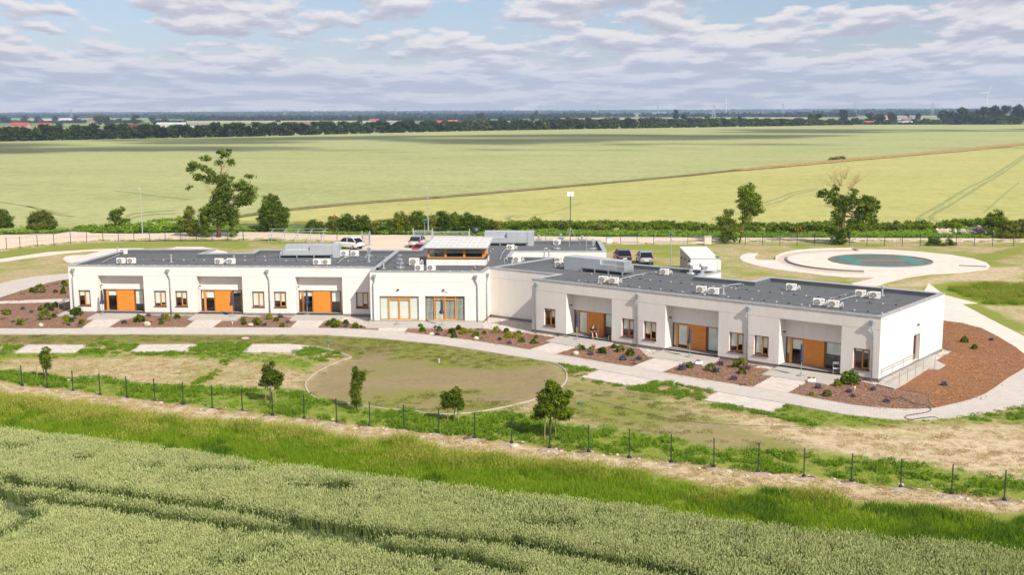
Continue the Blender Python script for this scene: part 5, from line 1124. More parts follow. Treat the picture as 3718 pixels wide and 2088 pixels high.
def photo_tree(name, label, k, bx, by, blobs_px, leafmat, leaf, per, rc, n, depth_r=.8, r0=.12, bare=None, stakes=0, trunk_to=None, group=None, seed=1, cat='tree', tl=(.25, .75), bark='bark'):
    """blobs_px: (x, y, rx, ry) measured in frame k; built at the depth of the base point"""
    X, Y = at(k, bx, by); sc = FPX/Y*FR[k][2]; R = np.random.default_rng(seed)
    o = thing(name, label, cat, (X, Y, 0), 0, group)
    bl = []
    for (x, y, rx, ry) in blobs_px:
        wx, wz = up(k, x, y, Y); bl.append((wx-X, R.uniform(-.15, .15)*rx/sc, max(wz, .05), rx/sc, max(rx, ry)/sc*depth_r, ry/sc))
    cl = clumps(bl, per, rc, n, R, *tl)
    part('crown', leaf_mesh('crown', cl, leafmat, leaf, seed), o)
    tb = MB(); topb = max(bl, key=lambda b: b[2]); tt = (topb[0]*.8, 0, topb[2]-topb[5]*.3) if trunk_to is None else trunk_to
    tg = [(c[0], c[1], c[2]) for c in (cl[::max(1, len(cl)//14)])]
    branches(tb, (0, 0, -.1), tg, r0, R, tt); tb.build('trunk', M[bark], o, smooth=True)
    if bare:
        for q in bare:
            (x, y, rx, ry, nb) = q; cx_, cz_ = up(k, x, y, Y); fb = MB()
            for _ in range(nb):
                e_ = (cx_-X+R.uniform(-1, 1)*rx/sc, R.uniform(-1, 1)*rx/sc*.7, cz_+R.uniform(-1, 1)*ry/sc); s_ = Vector((tt[0]*.6+ (cx_-X)*.4+R.normal()*.2, R.normal()*.3, cz_-ry/sc*1.3)); e_ = Vector(e_)
                mid = s_.lerp(e_, .5)+Vector((R.normal()*.3, R.normal()*.3, .2)); fb.tube([s_, mid, e_], [.035, .02, .008], 4)
                for _2 in range(4):
                    a_ = s_.lerp(e_, R.uniform(.45, .95)); fb.tube([a_, a_+Vector((R.normal()*.5, R.normal()*.4, R.uniform(.2, .9)))], [.010, .004], 3)
            fb.build('bare_branch', M['bark_pale'], o)
    for i in range(stakes):
        st = MB(); sx = (-.32, .34)[i % 2]; st.tube([(sx, .1, -.05), (sx*.9, .1, 1.3)], .03, 5); st.build('stake', M['stake'], o)
    return o
# five staked saplings along the fence
g5 = 'young staked trees inside the front fence'
photo_tree('young_tree', 'narrow leaning young tree in front of the leftmost lower paved pad', 'i', 295, 455, [(335, 240, 30, 30), (325, 300, 45, 38), (330, 350, 42, 30), (390, 290, 26, 12), (310, 270, 28, 30)], M['leaf'], 0.0527, 2.6, 0.17, 36, r0=.05, stakes=2, group=g5, seed=3, trunk_to=(.55, 0, 1.7))
photo_tree('young_tree', 'round young tree on stakes left of the oval lawn kerb', 'i', 1945, 625, [(1945, 430, 72, 60), (1915, 380, 38, 45), (1960, 345, 25, 28), (2010, 430, 38, 38), (1900, 470, 40, 35), (1990, 480, 42, 35)], M['leaf'], 0.0527, 2.6, 0.17, 36, r0=.045, stakes=2, group=g5, seed=4)
photo_tree('young_tree', 'tall slim dark young tree at the left edge of the oval lawn', 'j', 190, 582, [(185, 300, 32, 40), (200, 340, 50, 42), (180, 400, 48, 45), (170, 460, 40, 45), (190, 510, 42, 40), (240, 310, 30, 16)], M['leaf'], 0.0527, 2.6, 0.17, 36, r0=.045, stakes=2, group=g5, seed=5)
photo_tree('young_tree', 'small bushy young tree in front of the lower edge of the oval lawn', 'j', 880, 668, [(875, 500, 68, 62), (830, 470, 36, 38), (910, 450, 34, 40), (820, 530, 38, 38), (930, 530, 34, 50), (885, 430, 20, 24)], M['leaf'], 0.0527, 2.6, 0.17, 36, r0=.045, stakes=2, group=g5, seed=6)
photo_tree('young_tree', 'largest young tree, right of the oval lawn, with a broad flat lower crown', 'j', 1580, 785, [(1600, 420, 62, 60), (1570, 480, 85, 60), (1640, 500, 80, 62), (1550, 560, 88, 55), (1660, 590, 90, 48), (1500, 620, 55, 26), (1590, 385, 40, 35), (1720, 460, 26, 40), (1710, 630, 40, 22)], M['leaf'], 0.0597, 2.6, 0.17, 36, r0=.06, stakes=2, group=g5, seed=7)
# trees along the sandy road
photo_tree('old_tree', 'tall ragged tree with pale bare branches beside the sandy road behind the left wing', 'f', 1650, 1062,
           [(1700, 430, 55, 38), (1745, 495, 42, 30), (1550, 465, 45, 28), (1480, 520, 60, 30), (1560, 545, 50, 30), (1440, 560, 38, 30), (1650, 500, 40, 35), (1620, 620, 60, 48), (1560, 620, 50, 36), (1500, 610, 55, 26), (1430, 680, 30, 22), (1700, 640, 60, 60), (1680, 740, 90, 70), (1830, 670, 75, 52), (1900, 600, 42, 18), (1880, 740, 70, 60), (1820, 780, 70, 55), (1640, 830, 95, 60), (1560, 880, 75, 60), (1720, 870, 90, 65), (1540, 960, 60, 70), (1650, 930, 70, 50), (1760, 930, 55, 55), (1560, 1030, 55, 40), (1760, 1030, 40, 35)],
           M['leaf'], 0.134, 1.9, 0.4836, 46, r0=.38, depth_r=.7, bare=[(1640, 560, 90, 60, 9), (1560, 680, 110, 40, 8), (1700, 480, 50, 50, 8)], seed=11, trunk_to=(.6, 0, 9.5), tl=(.3, .85))
photo_tree('scrubby_tree', 'yellowish wispy bush leaning against the foot of the tall ragged tree', 'f', 1450, 1055, [(1430, 870, 50, 40), (1420, 950, 70, 60), (1460, 1010, 60, 45), (1380, 960, 40, 40)], M['leaf_olive'], 0.102, 1.9, 0.39, 46, r0=.08, seed=12, cat='bush', bare=[(1430, 850, 60, 30, 5)])
photo_tree('round_tree', 'dense round dark green tree right of the tall ragged tree', 'f', 2065, 1018, [(2040, 800, 75, 60), (2050, 880, 100, 85), (2120, 900, 70, 70), (2010, 930, 65, 65), (2100, 970, 80, 40), (2000, 980, 50, 30)], M['leaf_dark'], 0.115, 1.9, 0.429, 46, r0=.15, seed=13)
photo_tree('small_tree', 'small forked tree left of the tall lamp post beyond the sandy road', 'f', 895, 1012, [(870, 880, 50, 30), (915, 850, 26, 24), (850, 925, 38, 26), (960, 938, 36, 14), (905, 930, 32, 30), (880, 985, 50, 26)], M['leaf'], 0.0959, 1.9, 0.3276, 46, r0=.12, seed=14)
photo_tree('bush', 'broad rounded light green bush at the left by the sandy road', 'f', 310, 1012, [(310, 905, 85, 45), (250, 940, 60, 50), (370, 950, 65, 50), (310, 975, 110, 32)], M['leaf_olive'], 0.0959, 1.9, 0.39, 46, r0=.1, seed=15, cat='bush')
photo_tree('bush', 'conical bush cut off by the left edge of the picture', 'f', 30, 1010, [(20, 880, 40, 36), (45, 930, 60, 45), (20, 970, 85, 36), (-40, 940, 60, 50)], M['leaf'], 0.0959, 1.9, 0.39, 46, r0=.1, seed=16, cat='bush')
photo_tree('ivy_tree', 'dead crowned tree with bare twigs above thick ivy beyond the circular plaza', 'h', 1275, 1052,
           [(1235, 650, 32, 32), (1150, 690, 50, 34), (1230, 720, 60, 50), (1290, 770, 70, 60), (1360, 680, 38, 30), (1340, 740, 60, 50), (1450, 750, 70, 55), (1510, 790, 48, 55), (1440, 840, 80, 60), (1380, 900, 60, 45), (1250, 860, 48, 60), (1230, 950, 45, 50), (1290, 990, 60, 50), (1250, 1030, 50, 28), (1500, 880, 50, 40)],
           M['leaf_dark'], 0.115, 1.9, 0.4056, 46, r0=.35, depth_r=.7, bare=[(1240, 545, 85, 70, 18), (1380, 560, 70, 70, 16), (1140, 760, 70, 30, 6), (1150, 580, 70, 50, 8), (1300, 520, 60, 50, 8)], seed=17, trunk_to=(.3, 0, 7.0), tl=(.2, .8))
photo_tree('slender_tree', 'tall slender tree on a thin trunk left of the circular plaza', 'h', 555, 1040, [(635, 640, 36, 34), (600, 680, 60, 50), (650, 740, 62, 60), (590, 760, 55, 50), (640, 820, 62, 40), (700, 790, 36, 36), (600, 860, 45, 30), (555, 940, 30, 30)], M['leaf'], 0.102, 1.9, 0.39, 46, r0=.13, seed=18, trunk_to=(.9, 0, 5.5))
photo_tree('slender_tree', 'lower of two neighbouring trees left of the circular plaza, dark to the ground', 'h', 470, 1042, [(480, 830, 40, 34), (440, 880, 60, 40), (500, 900, 40, 36), (470, 950, 60, 42), (460, 1010, 55, 34), (530, 1000, 30, 30)], M['leaf_dark'], 0.102, 1.9, 0.39, 46, r0=.12, seed=19)
photo_tree('small_tree', 'little conical bush between the ivy tree and the rubble heap', 'h', 1660, 965, [(1660, 890, 24, 20), (1660, 930, 38, 34)], M['leaf'], 0.109, 1.9, 0.468, 46, r0=.1, seed=20, cat='bush')
photo_tree('small_tree', 'dark tree standing beside the heap of rubble at the right', 'h', 2385, 1000, [(2400, 820, 36, 22), (2380, 870, 85, 42), (2340, 930, 50, 50), (2420, 920, 60, 60)], M['leaf_dark'], 0.122, 1.9, 0.468, 46, r0=.15, seed=21)
photo_tree('bush', 'large tangled shrub at the right edge beyond the rubble heap', 'h', 2500, 1003, [(2500, 930, 90, 48), (2570, 920, 80, 55), (2480, 975, 110, 30)], M['leaf_olive'], 0.122, 1.9, 0.468, 46, r0=.1, seed=22, cat='bush')
photo_tree('bush', 'scruffy low bush in the fence line right of the ivy tree', 'h', 1940, 1060, [(1940, 1025, 48, 26), (1900, 1048, 36, 12), (1985, 1050, 40, 12)], M['leaf_dark'], 0.0831, 1.9, 0.312, 46, r0=.06, seed=23, cat='bush')
photo_tree('bush', 'second scruffy low bush in the fence line below the rubble heap', 'h', 2050, 1058, [(2045, 1022, 20, 24), (2065, 1045, 36, 18)], M['leaf_dark'], 0.0831, 1.9, 0.312, 46, r0=.06, seed=24, cat='bush')
photo_tree('small_tree', 'small yellow-green round tree alone at the field edge behind the back wing', 'g', 1548, 980, [(1548, 930, 34, 22), (1525, 955, 36, 20), (1572, 955, 30, 20)], M['leaf_yellow'], 0.102, 1.9, 0.39, 46, r0=.1, seed=25, tl=(.1, .5))
photo_tree('bush', 'pale twiggy bush leaning over the hedge behind the antenna mast', 'g', 2050, 1020, [(2030, 990, 36, 24), (2070, 1005, 30, 18), (2020, 970, 22, 12)], M['leaf_olive'], 0.0959, 1.9, 0.312, 46, r0=.07, seed=26, cat='bush', bare=[(2010, 965, 30, 10, 5)])
photo_tree('bush', 'lone green mound on the brown margin between the two cereal fields', 'h', 1240, 462, [(1225, 443, 30, 10), (1290, 446, 42, 6)], M['leaf_olive'], .45, 2.2, 1.4, 60, r0=.1, seed=27, cat='bush')
# hedge of separate shrubs behind the back wing
hed = [(-120, 970, 70, 45), (30, 945, 60, 45), (120, 935, 65, 50), (230, 945, 75, 50), (350, 960, 55, 36), (440, 965, 60, 38), (525, 925, 55, 62), (600, 935, 50, 45), (665, 910, 60, 60), (760, 930, 50, 45), (850, 915, 65, 55), (940, 925, 60, 50), (1030, 930, 65, 52), (1110, 940, 60, 46), (1190, 955, 55, 36), (1250, 968, 48, 24)]
hl = ['leaf_dark', 'leaf_olive', 'leaf_dark', 'leaf_dark', 'leaf_olive', 'leaf_dark', 'leaf_yellow', 'leaf_olive', 'leaf_dark', 'leaf_olive', 'leaf_dark', 'leaf_dark', 'leaf_dark', 'leaf_dark', 'leaf_dark', 'leaf_olive']
ordn = ['first', 'second', 'third', 'fourth', 'fifth', 'sixth', 'seventh', 'eighth', 'ninth', 'tenth', 'eleventh', 'twelfth', 'thirteenth', 'fourteenth', 'fifteenth', 'sixteenth', 'seventeenth', 'eighteenth', 'nineteenth', 'twentieth']
for i, (x, y, rx, ry) in enumerate(hed):
    photo_tree('hedge_shrub', '%s shrub from left in the hedge behind the roofs, %s' % (ordn[i], {'leaf_dark': 'dark green', 'leaf_olive': 'olive green', 'leaf_yellow': 'bright yellow-green'}[hl[i]]), 'g', x, 1030 if i > 3 else 1025, [(x, y, rx, ry), (x-rx*.4, y+ry*.5, rx*.8, ry*.6), (x+rx*.4, y+ry*.5, rx*.8, ry*.6), (x+rx*.1, y+ry*1.1, rx, ry*.5)],
               M[hl[i]], 0.0959, 1.9, 0.39, 46, r0=.08, seed=40+i, cat='shrub', group='shrubs of the hedge along the sandy road', tl=(.1, .45) if hl[i] == 'leaf_yellow' else (.25, .8))

# ------------------------------------------------------------------ ground cover that nobody could count: instanced clumps on scattered points
def scatter(name, pts, protos, sc, kind='stuff', tint=None):
    """pts: Nx3; geometry nodes place one of the clump meshes on each point"""
    me = bpy.data.meshes.new(name); n = len(pts); me.vertices.add(n); me.vertices.foreach_set('co', np.asarray(pts, float).ravel())
    a = me.attributes.new('sc', 'FLOAT', 'POINT'); a.data.foreach_set('value', np.asarray(sc, float))
    a = me.attributes.new('rz', 'FLOAT', 'POINT'); a.data.foreach_set('value', rng.random(n)*6.283)
    a = me.attributes.new('pick', 'INT', 'POINT'); a.data.foreach_set('value', rng.integers(0, len(protos), n).astype(np.int32))
    o = bpy.data.objects.new(name, me); COL.objects.link(o); tag(o, kind=kind)
    g = bpy.data.node_groups.new(name+'_scatter', 'GeometryNodeTree'); g.interface.new_socket('Geometry', in_out='INPUT', socket_type='NodeSocketGeometry'); g.interface.new_socket('Geometry', in_out='OUTPUT', socket_type='NodeSocketGeometry')
    gi = g.nodes.new('NodeGroupInput'); go = g.nodes.new('NodeGroupOutput'); ip = g.nodes.new('GeometryNodeInstanceOnPoints'); l = g.links
    l.new(gi.outputs[0], ip.inputs['Points'])
    gti = g.nodes.new('GeometryNodeGeometryToInstance')
    for p in reversed(protos):
        oi = g.nodes.new('GeometryNodeObjectInfo'); oi.inputs['Object'].default_value = p; oi.inputs['As Instance'].default_value = True; l.new(oi.outputs['Geometry'], gti.inputs[0])
    l.new(gti.outputs[0], ip.inputs['Instance']); ip.inputs['Pick Instance'].default_value = True
    def na(nm, ty):
        q = g.nodes.new('GeometryNodeInputNamedAttribute'); q.data_type = ty; q.inputs['Name'].default_value = nm; return q.outputs['Attribute']
    l.new(na('pick', 'INT'), ip.inputs['Instance Index'])
    cx_ = g.nodes.new('ShaderNodeCombineXYZ'); l.new(na('rz', 'FLOAT'), cx_.inputs[2]); l.new(cx_.outputs[0], ip.inputs['Rotation'])
    cs_ = g.nodes.new('ShaderNodeCombineXYZ'); s_ = na('sc', 'FLOAT'); [l.new(s_, cs_.inputs[i]) for i in range(3)]; l.new(cs_.outputs[0], ip.inputs['Scale'])
    l.new(ip.outputs[0], go.inputs[0])
    md = o.modifiers.new('scatter', 'NODES'); md.node_group = g; return o
def proto(name, me): return bpy.data.objects.new(name, me)
def blades_mesh(name, n, R_, h, wdt, mat, seed, lean=.35, tlo=.1, thi=.9, ears=None, wind=(-0.1, 0.1)):
    R = np.random.default_rng(seed); V = []; T = []; MI = []; F = []
    for i in range(n):
        r = R_*sqrt(R.random()); a = R.random()*6.283; x, y = r*cos(a), r*sin(a); hh = h*R.uniform(.65, 1.1); b = R.random()*6.283
        lx, ly = R.normal()*lean*.5+wind[0]*lean, R.normal()*lean*.5+wind[1]*lean; ww = wdt*R.uniform(.7, 1.3); dx, dy = cos(b)*ww, sin(b)*ww; t = R.uniform(tlo, thi)
        k = len(V); V += [(x-dx, y-dy, 0), (x+dx, y+dy, 0), (x+lx*hh*.45+dx*.7, y+ly*hh*.45+dy*.7, hh*.6), (x+lx*hh*.45-dx*.7, y+ly*hh*.45-dy*.7, hh*.6), (x+lx*hh, y+ly*hh, hh*.98)]
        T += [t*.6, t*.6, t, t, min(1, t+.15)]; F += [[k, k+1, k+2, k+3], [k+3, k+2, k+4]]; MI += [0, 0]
        if ears and R.random() < ears[0]:
            el, ew = ears[1]*R.uniform(.8, 1.25), ears[2]; px, py, pz = x+lx*hh, y+ly*hh, hh*.93; qx, qy = px+lx*el*1.4, py+ly*el*1.4; tt = R.uniform(.1, .95)
            for bb in (b, b+1.57):
                ex, ey = cos(bb)*ew, sin(bb)*ew; k = len(V); V += [(px, py, pz), ((px+qx)/2+ex, (py+qy)/2+ey, pz+el*.5), (qx, qy, pz+el), ((px+qx)/2-ex, (py+qy)/2-ey, pz+el*.5)]; T += [tt]*4; F.append([k, k+1, k+2, k+3]); MI.append(1)
    me = bpy.data.meshes.new(name); me.from_pydata(V, [], F); mats = mat if isinstance(mat, list) else [mat]; [me.materials.append(m) for m in mats]
    if len(mats) > 1: me.polygons.foreach_set('material_index', MI)
    q = me.attributes.new('tint', 'FLOAT', 'POINT'); q.data.foreach_set('value', T); me.update(); return me
def rand_in(P, n, seed=0):
    R = np.random.default_rng(seed); P = np.array(P); lo, hi = P.min(0), P.max(0); A = abs(sum(P[i-1][0]*P[i][1]-P[i][0]*P[i-1][1] for i in range(len(P))))/2; m = int(n*A/1.0)
    k = int(m*((hi-lo).prod()/A)); x = R.uniform(lo[0], hi[0], k); y = R.uniform(lo[1], hi[1], k); s = inside([tuple(p) for p in P], x, y); return x[s], y[s]
# foreground wheat
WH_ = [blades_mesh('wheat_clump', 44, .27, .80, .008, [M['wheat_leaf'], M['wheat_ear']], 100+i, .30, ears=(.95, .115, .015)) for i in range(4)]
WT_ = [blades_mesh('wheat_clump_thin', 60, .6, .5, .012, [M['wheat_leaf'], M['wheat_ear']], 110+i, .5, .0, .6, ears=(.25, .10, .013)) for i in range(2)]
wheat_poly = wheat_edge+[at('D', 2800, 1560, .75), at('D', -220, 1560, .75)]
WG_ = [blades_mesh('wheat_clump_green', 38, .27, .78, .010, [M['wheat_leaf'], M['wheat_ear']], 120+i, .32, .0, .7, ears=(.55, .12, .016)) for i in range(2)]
wx, wy = rand_in(wheat_poly, 17.0, 5)
tl1 = smooth_line(poly('l', [(-100, 500), (0, 520), (150, 545), (250, 560), (500, 590), (800, 622), (1150, 672), (1500, 722), (1850, 772), (2200, 832), (2576, 885), (2800, 915)], .4)+poly('n', [(0, 752), (300, 806), (640, 870), (900, 920)], .4), 3)
tl2 = smooth_line(poly('l', [(300, 655), (380, 672), (450, 690), (650, 712), (900, 748), (1200, 792), (1600, 842), (2000, 892), (2400, 942), (2576, 962)], .4)+poly('m', [(2000, 790), (2200, 815), (2400, 850), (2600, 905)], .4), 3)
tl3 = smooth_line(poly('l', [(-60, 595), (60, 615), (160, 650), (185, 700), (190, 760), (150, 850), (60, 900), (-60, 940)], .4), 4)
tl4 = smooth_line(poly('l', [(-60, 640), (30, 665), (75, 720), (60, 770)], .4), 4)
tl5 = smooth_line(poly('l', [(300, 640), (370, 660), (340, 760), (250, 830), (150, 870)], .4), 4)
tl6 = smooth_line(poly('l', [(1650, 1130), (1780, 1080), (1950, 1040), (2120, 1010)], .4), 4)
dd = np.full(wx.shape, 1.0)
for tl, wd_ in ((tl1, 1.12), (tl2, 1.12), (tl3, .85), (tl4, .75), (tl5, .3), (tl6, .30), (smooth_line(poly('m', [(2080, 765), (2160, 800), (2190, 850), (2200, 900)], .4), 4), .35), (smooth_line(poly('m', [(2350, 800), (2460, 850), (2500, 900)], .4), 4), .35), (smooth_line(poly('m', [(1400, 760), (1300, 800), (1230, 850), (1180, 890)], .4), 4), .3)):
    d = dist_line(tl, wx, wy); d += .14*(vnoise(wx, wy, .9, 61)-.5); dd = np.minimum(dd, np.clip((d-wd_*.5)/.12, 0, 1))
for q in (('l', 560, 330, 2.6, .9), ('l', 1100, 400, 3.0, .8), ('l', 1350, 420, 3.2, .8), ('l', 1660, 430, 1.8, .7), ('l', 1800, 560, 1.6, .5), ('l', 1640, 650, 1.4, .35), ('l', 90, 250, 1.7, .6), ('l', 2330, 560, 3.0, .8), ('l', 2350, 520, 2.5, .6), ('l', 400, 330, 1.2, .6), ('l', 2050, 1075, 1.2, .4), ('l', 480, 1015, 1.0, .3), ('l', 2050, 530, 3, .4), ('D', 1380, 1320, 2.5, .5), ('D', 2270, 1385, .7, .3), ('D', 1700, 1250, 3, .5)):
    X, Y = at(*q[:3], .6); e = ((wx-X)/q[3])**2+((wy-Y)/q[4])**2; e += 1.6*(vnoise(wx, wy, .7, 67)-.5); dd = np.minimum(dd, np.clip(.25+e*.9, 0, 1))
full = dd > .5; u_ = rng.random(len(wx)); small = (~full) & (u_ < .22)
hv = .88+.26*vnoise(wx, wy, .25, 71)+.08*(u_-.5)
pts = np.stack([wx, wy, np.zeros(len(wx))], 1)
PW = [proto('wheat', m_) for m_ in WH_]; PT = [proto('wheat_low', m_) for m_ in WT_]
gr_ = full & ((vnoise(wx, wy, .22, 68)*.7+.3*rng.random(len(wx))+np.clip((wx+8)/60, 0, .28)) > .62)
scatter('wheat_field', pts[full & ~gr_], PW, hv[full & ~gr_]); scatter('green_wheat', pts[gr_], [proto('wheat_green', m_) for m_ in WG_], hv[gr_]); scatter('trampled_wheat', pts[small], PT, (.55+.6*dd)[small])
M['wheat_soil'] = plain('soil_under_wheat', (0.075, 0.095, 0.035), .95, var=.3, scale=1.5)
sheet('wheat_soil', [(x, y-.9) for x, y in wheat_edge]+[at('D', 2850, 1700), at('D', -300, 1700)], .02, M['wheat_soil'])
# long grass of the ditch
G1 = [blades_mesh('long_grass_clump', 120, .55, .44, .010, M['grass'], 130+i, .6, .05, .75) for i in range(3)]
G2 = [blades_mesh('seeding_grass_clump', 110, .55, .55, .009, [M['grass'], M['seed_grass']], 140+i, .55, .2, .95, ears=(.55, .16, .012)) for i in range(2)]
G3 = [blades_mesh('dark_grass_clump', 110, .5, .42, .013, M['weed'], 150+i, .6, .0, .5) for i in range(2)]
lx_, ly_ = rand_in([(x, y-1.0) for x, y in straw_low]+[(x, y-.3) for x, y in wheat_edge[::-1]], 5.2, 9)
nz = vnoise(lx_, ly_, .16, 81); nz2 = vnoise(lx_, ly_, .5, 83); xr = (lx_+26)/60
du = dist_line([(x, y-1.0) for x, y in straw_low], lx_, ly_); dl_ = dist_line(wheat_edge, lx_, ly_); fr_ = dl_/(dl_+du+1e-6)
darkp = (nz+.45*(xr-.4)+.25*(.5-fr_)) > .60; seedy = (~darkp) & ((fr_*.5+nz2*.6-.25*xr+.35*(rng.random(len(lx_))-.5)) > .66)
keep = (du > .15) | (rng.random(len(lx_)) < .35)
P3 = np.stack([lx_, ly_, np.zeros(len(lx_))], 1); scl = .65+.7*nz2
for nm, mk, pr in (('long_grass', (~darkp) & (~seedy) & keep, G1), ('seeding_grass', seedy & keep, G2), ('dark_long_grass', darkp & keep, G3)): scatter(nm, P3[mk], [proto(nm, m_) for m_ in pr], scl[mk])
# weeds along the fence and by the pads; thin tufts elsewhere
def broad_clump(seed, r=.4, h=.22, n=110, leaf=.05, mat=None, tl=(.2, .8)):
    R = np.random.default_rng(seed); cl = [(R.normal()*r*.45, R.normal()*r*.45, h*R.uniform(.15, .8), r*.4, r*.4, h*.4, n/7, R.uniform(*tl)) for _ in range(7)]
    return leaf_mesh('weed_clump', cl, mat or M['weed'], leaf, seed, .4)
VW = [proto('verge', broad_clump(220+i, 1.1, .7, 150, .14, M['verge'], (.2, .9))) for i in range(3)]
WC = [proto('weed', broad_clump(160+i)) for i in range(4)]+[proto('weed', blades_mesh('weed_blades', 80, .45, .32, .014, M['weed'], 170+i, .7)) for i in range(2)]
ax_, ay_ = rand_in(WEED, 4.2, 12); nzz = vnoise(ax_, ay_, .28, 31)+.5*(vnoise(ax_, ay_, 1.1, 33)-.5); kp = nzz > .42
scatter('fence_weeds', np.stack([ax_, ay_, np.zeros(len(ax_))], 1)[kp], WC, (.45+1.0*nzz)[kp])
TU = [proto('tuft', blades_mesh('grass_tuft', 45, .34, .10, .010, M['verge'], 180+i, .9, .3, 1.0)) for i in range(2)]+[proto('tuft', broad_clump(186, .30, .07, 50, .035, M['verge'], (.4, 1)))]
DT = [proto('dry_tuft', blades_mesh('dry_tuft', 45, .32, .11, .010, M['dry_grass'], 190+i, 1.2)) for i in range(2)]
def field_at(A, x, y):
    i = np.clip(((x-x0g)/stg).astype(int), 0, nx-1); j = np.clip(((y-y0g)/stg).astype(int), 0, ny-1); return A[j, i]
paved = [up_edge+lo_edge[::-1], [p[:2] for p in OUT]]+[[at(*p) for p in q] for q in beds]
pads = [[('i', 110, 262), ('i', 205, 207), ('i', 625, 207), ('i', 540, 262)], [('i', 945, 255), ('i', 1017, 204), ('i', 1425, 202), ('i', 1345, 256)], [('i', 1752, 259), ('i', 1822, 202), ('i', 2080, 200), ('i', 2230, 214), ('i', 2120, 259)], [('d', 730, 1207), ('d', 940, 1136), ('d', 1500, 1237), ('d', 1315, 1315)], [('k', 285, 205), ('k', 410, 150), ('k', 905, 235), ('k', 775, 290)]]
paved += [[at(*p) for p in q] for q in pads]
lawn = lo_edge[::-1]+[at('D', -120, 843)]+poly('i', [(-60, 440), (0, 455), (1300, 628), (2576, 775)])+poly('k', [(0, 640), (1350, 780), (2576, 925), (2760, 950)])+[lo_edge[-1]]
tx, ty = rand_in([(x, y) for x, y in lo_edge]+poly('k', [(2760, 950), (2576, 925), (1350, 776), (380, 676)])+poly('j', [(1860, 878), (530, 715)])+poly('i', [(2180, 735), (900, 582), (0, 455), (-60, 445)]), 5.0, 14)
ok = np.ones(len(tx), bool)
for q in paved: ok &= ~inside(q, tx, ty)
gcov = field_at(Rg, tx, ty); nn_ = vnoise(tx, ty, 1.0, 91); inov = inside(ovp, tx, ty)
gsel = ok & ((gcov*.9+nn_*.55) > .68) & (rng.random(len(tx)) < .8) 
dull = field_at(Og, tx, ty) > .55
OT = [proto('tuft', blades_mesh('olive_tuft', 45, .36, .08, .010, M['olive_grass'], 280+i, 1.0, .0, 1.0)) for i in range(2)]
scatter('grass_tufts', np.stack([tx, ty, np.zeros(len(tx))], 1)[gsel & ~dull], TU, (.55+.8*nn_)[gsel & ~dull]); scatter('olive_grass_tufts', np.stack([tx, ty, np.zeros(len(tx))], 1)[gsel & dull], OT, (.5+.7*nn_)[gsel & dull])
dsel = ok & (~gsel) & (gcov < .5) & (rng.random(len(tx)) < .45) & (field_at(Og, tx, ty) < .5)
sx_, sy_ = rand_in(STRAW, 4.0, 15)
allx = np.concatenate([tx[dsel], sx_]); ally = np.concatenate([ty[dsel], sy_])
scatter('dry_grass', np.stack([allx, ally, np.zeros(len(allx))], 1), DT, .6+.7*rng.random(len(allx)))
# lush weeds edging the pads
lush = []
for q in ([('i', 540, 262), ('i', 640, 205), ('i', 780, 185), ('i', 1000, 205), ('i', 940, 262), ('i', 850, 270), ('i', 600, 275)], [('i', 940, 262), ('i', 1345, 256), ('i', 1430, 200), ('i', 1560, 186), ('i', 1800, 190), ('i', 1740, 270), ('i', 1640, 330), ('i', 1540, 440), ('i', 1400, 500), ('i', 1380, 480), ('i', 1500, 420), ('i', 1620, 300), ('i', 1400, 275), ('i', 1000, 278)],
          [('i', 2100, 262), ('i', 2230, 220), ('i', 2420, 260), ('i', 2500, 298), ('i', 2380, 335), ('i', 2200, 300)], [('i', 0, 205), ('i', 180, 210), ('i', 100, 262), ('i', 0, 285)], [('d', 740, 1215), ('d', 1310, 1325), ('d', 1300, 1345), ('d', 700, 1225)], [('d', 1320, 1320), ('d', 1510, 1240), ('d', 1600, 1245), ('d', 2150, 1360), ('d', 1900, 1360), ('d', 1600, 1290), ('d', 1400, 1350)], [('k', 285, 215), ('k', 775, 292), ('k', 900, 240), ('k', 940, 240), ('k', 860, 300), ('k', 1130, 385), ('k', 1100, 395), ('k', 760, 320), ('k', 290, 235)],
          [('d', 480, 1060), ('d', 930, 1135), ('d', 730, 1205), ('d', 620, 1200), ('d', 600, 1160)], [('k', 2100, 330), ('k', 2576, 248), ('k', 2700, 230), ('k', 2700, 330), ('k', 2300, 355)], [('k', -300, 80), ('k', 100, 130), ('k', 380, 150), ('k', 280, 200), ('k', 200, 215), ('k', -200, 130)]):
    x_, y_ = rand_in([at(*p) for p in q], 7.0, len(lush)+20); lush.append(np.stack([x_, y_], 1))
lush = np.concatenate(lush); nl = vnoise(lush[:, 0], lush[:, 1], .8, 95); k_ = nl > .36
scatter('pad_weeds', np.concatenate([lush, np.zeros((len(lush), 1))], 1)[k_], WC, (.35+.75*nl)[k_])
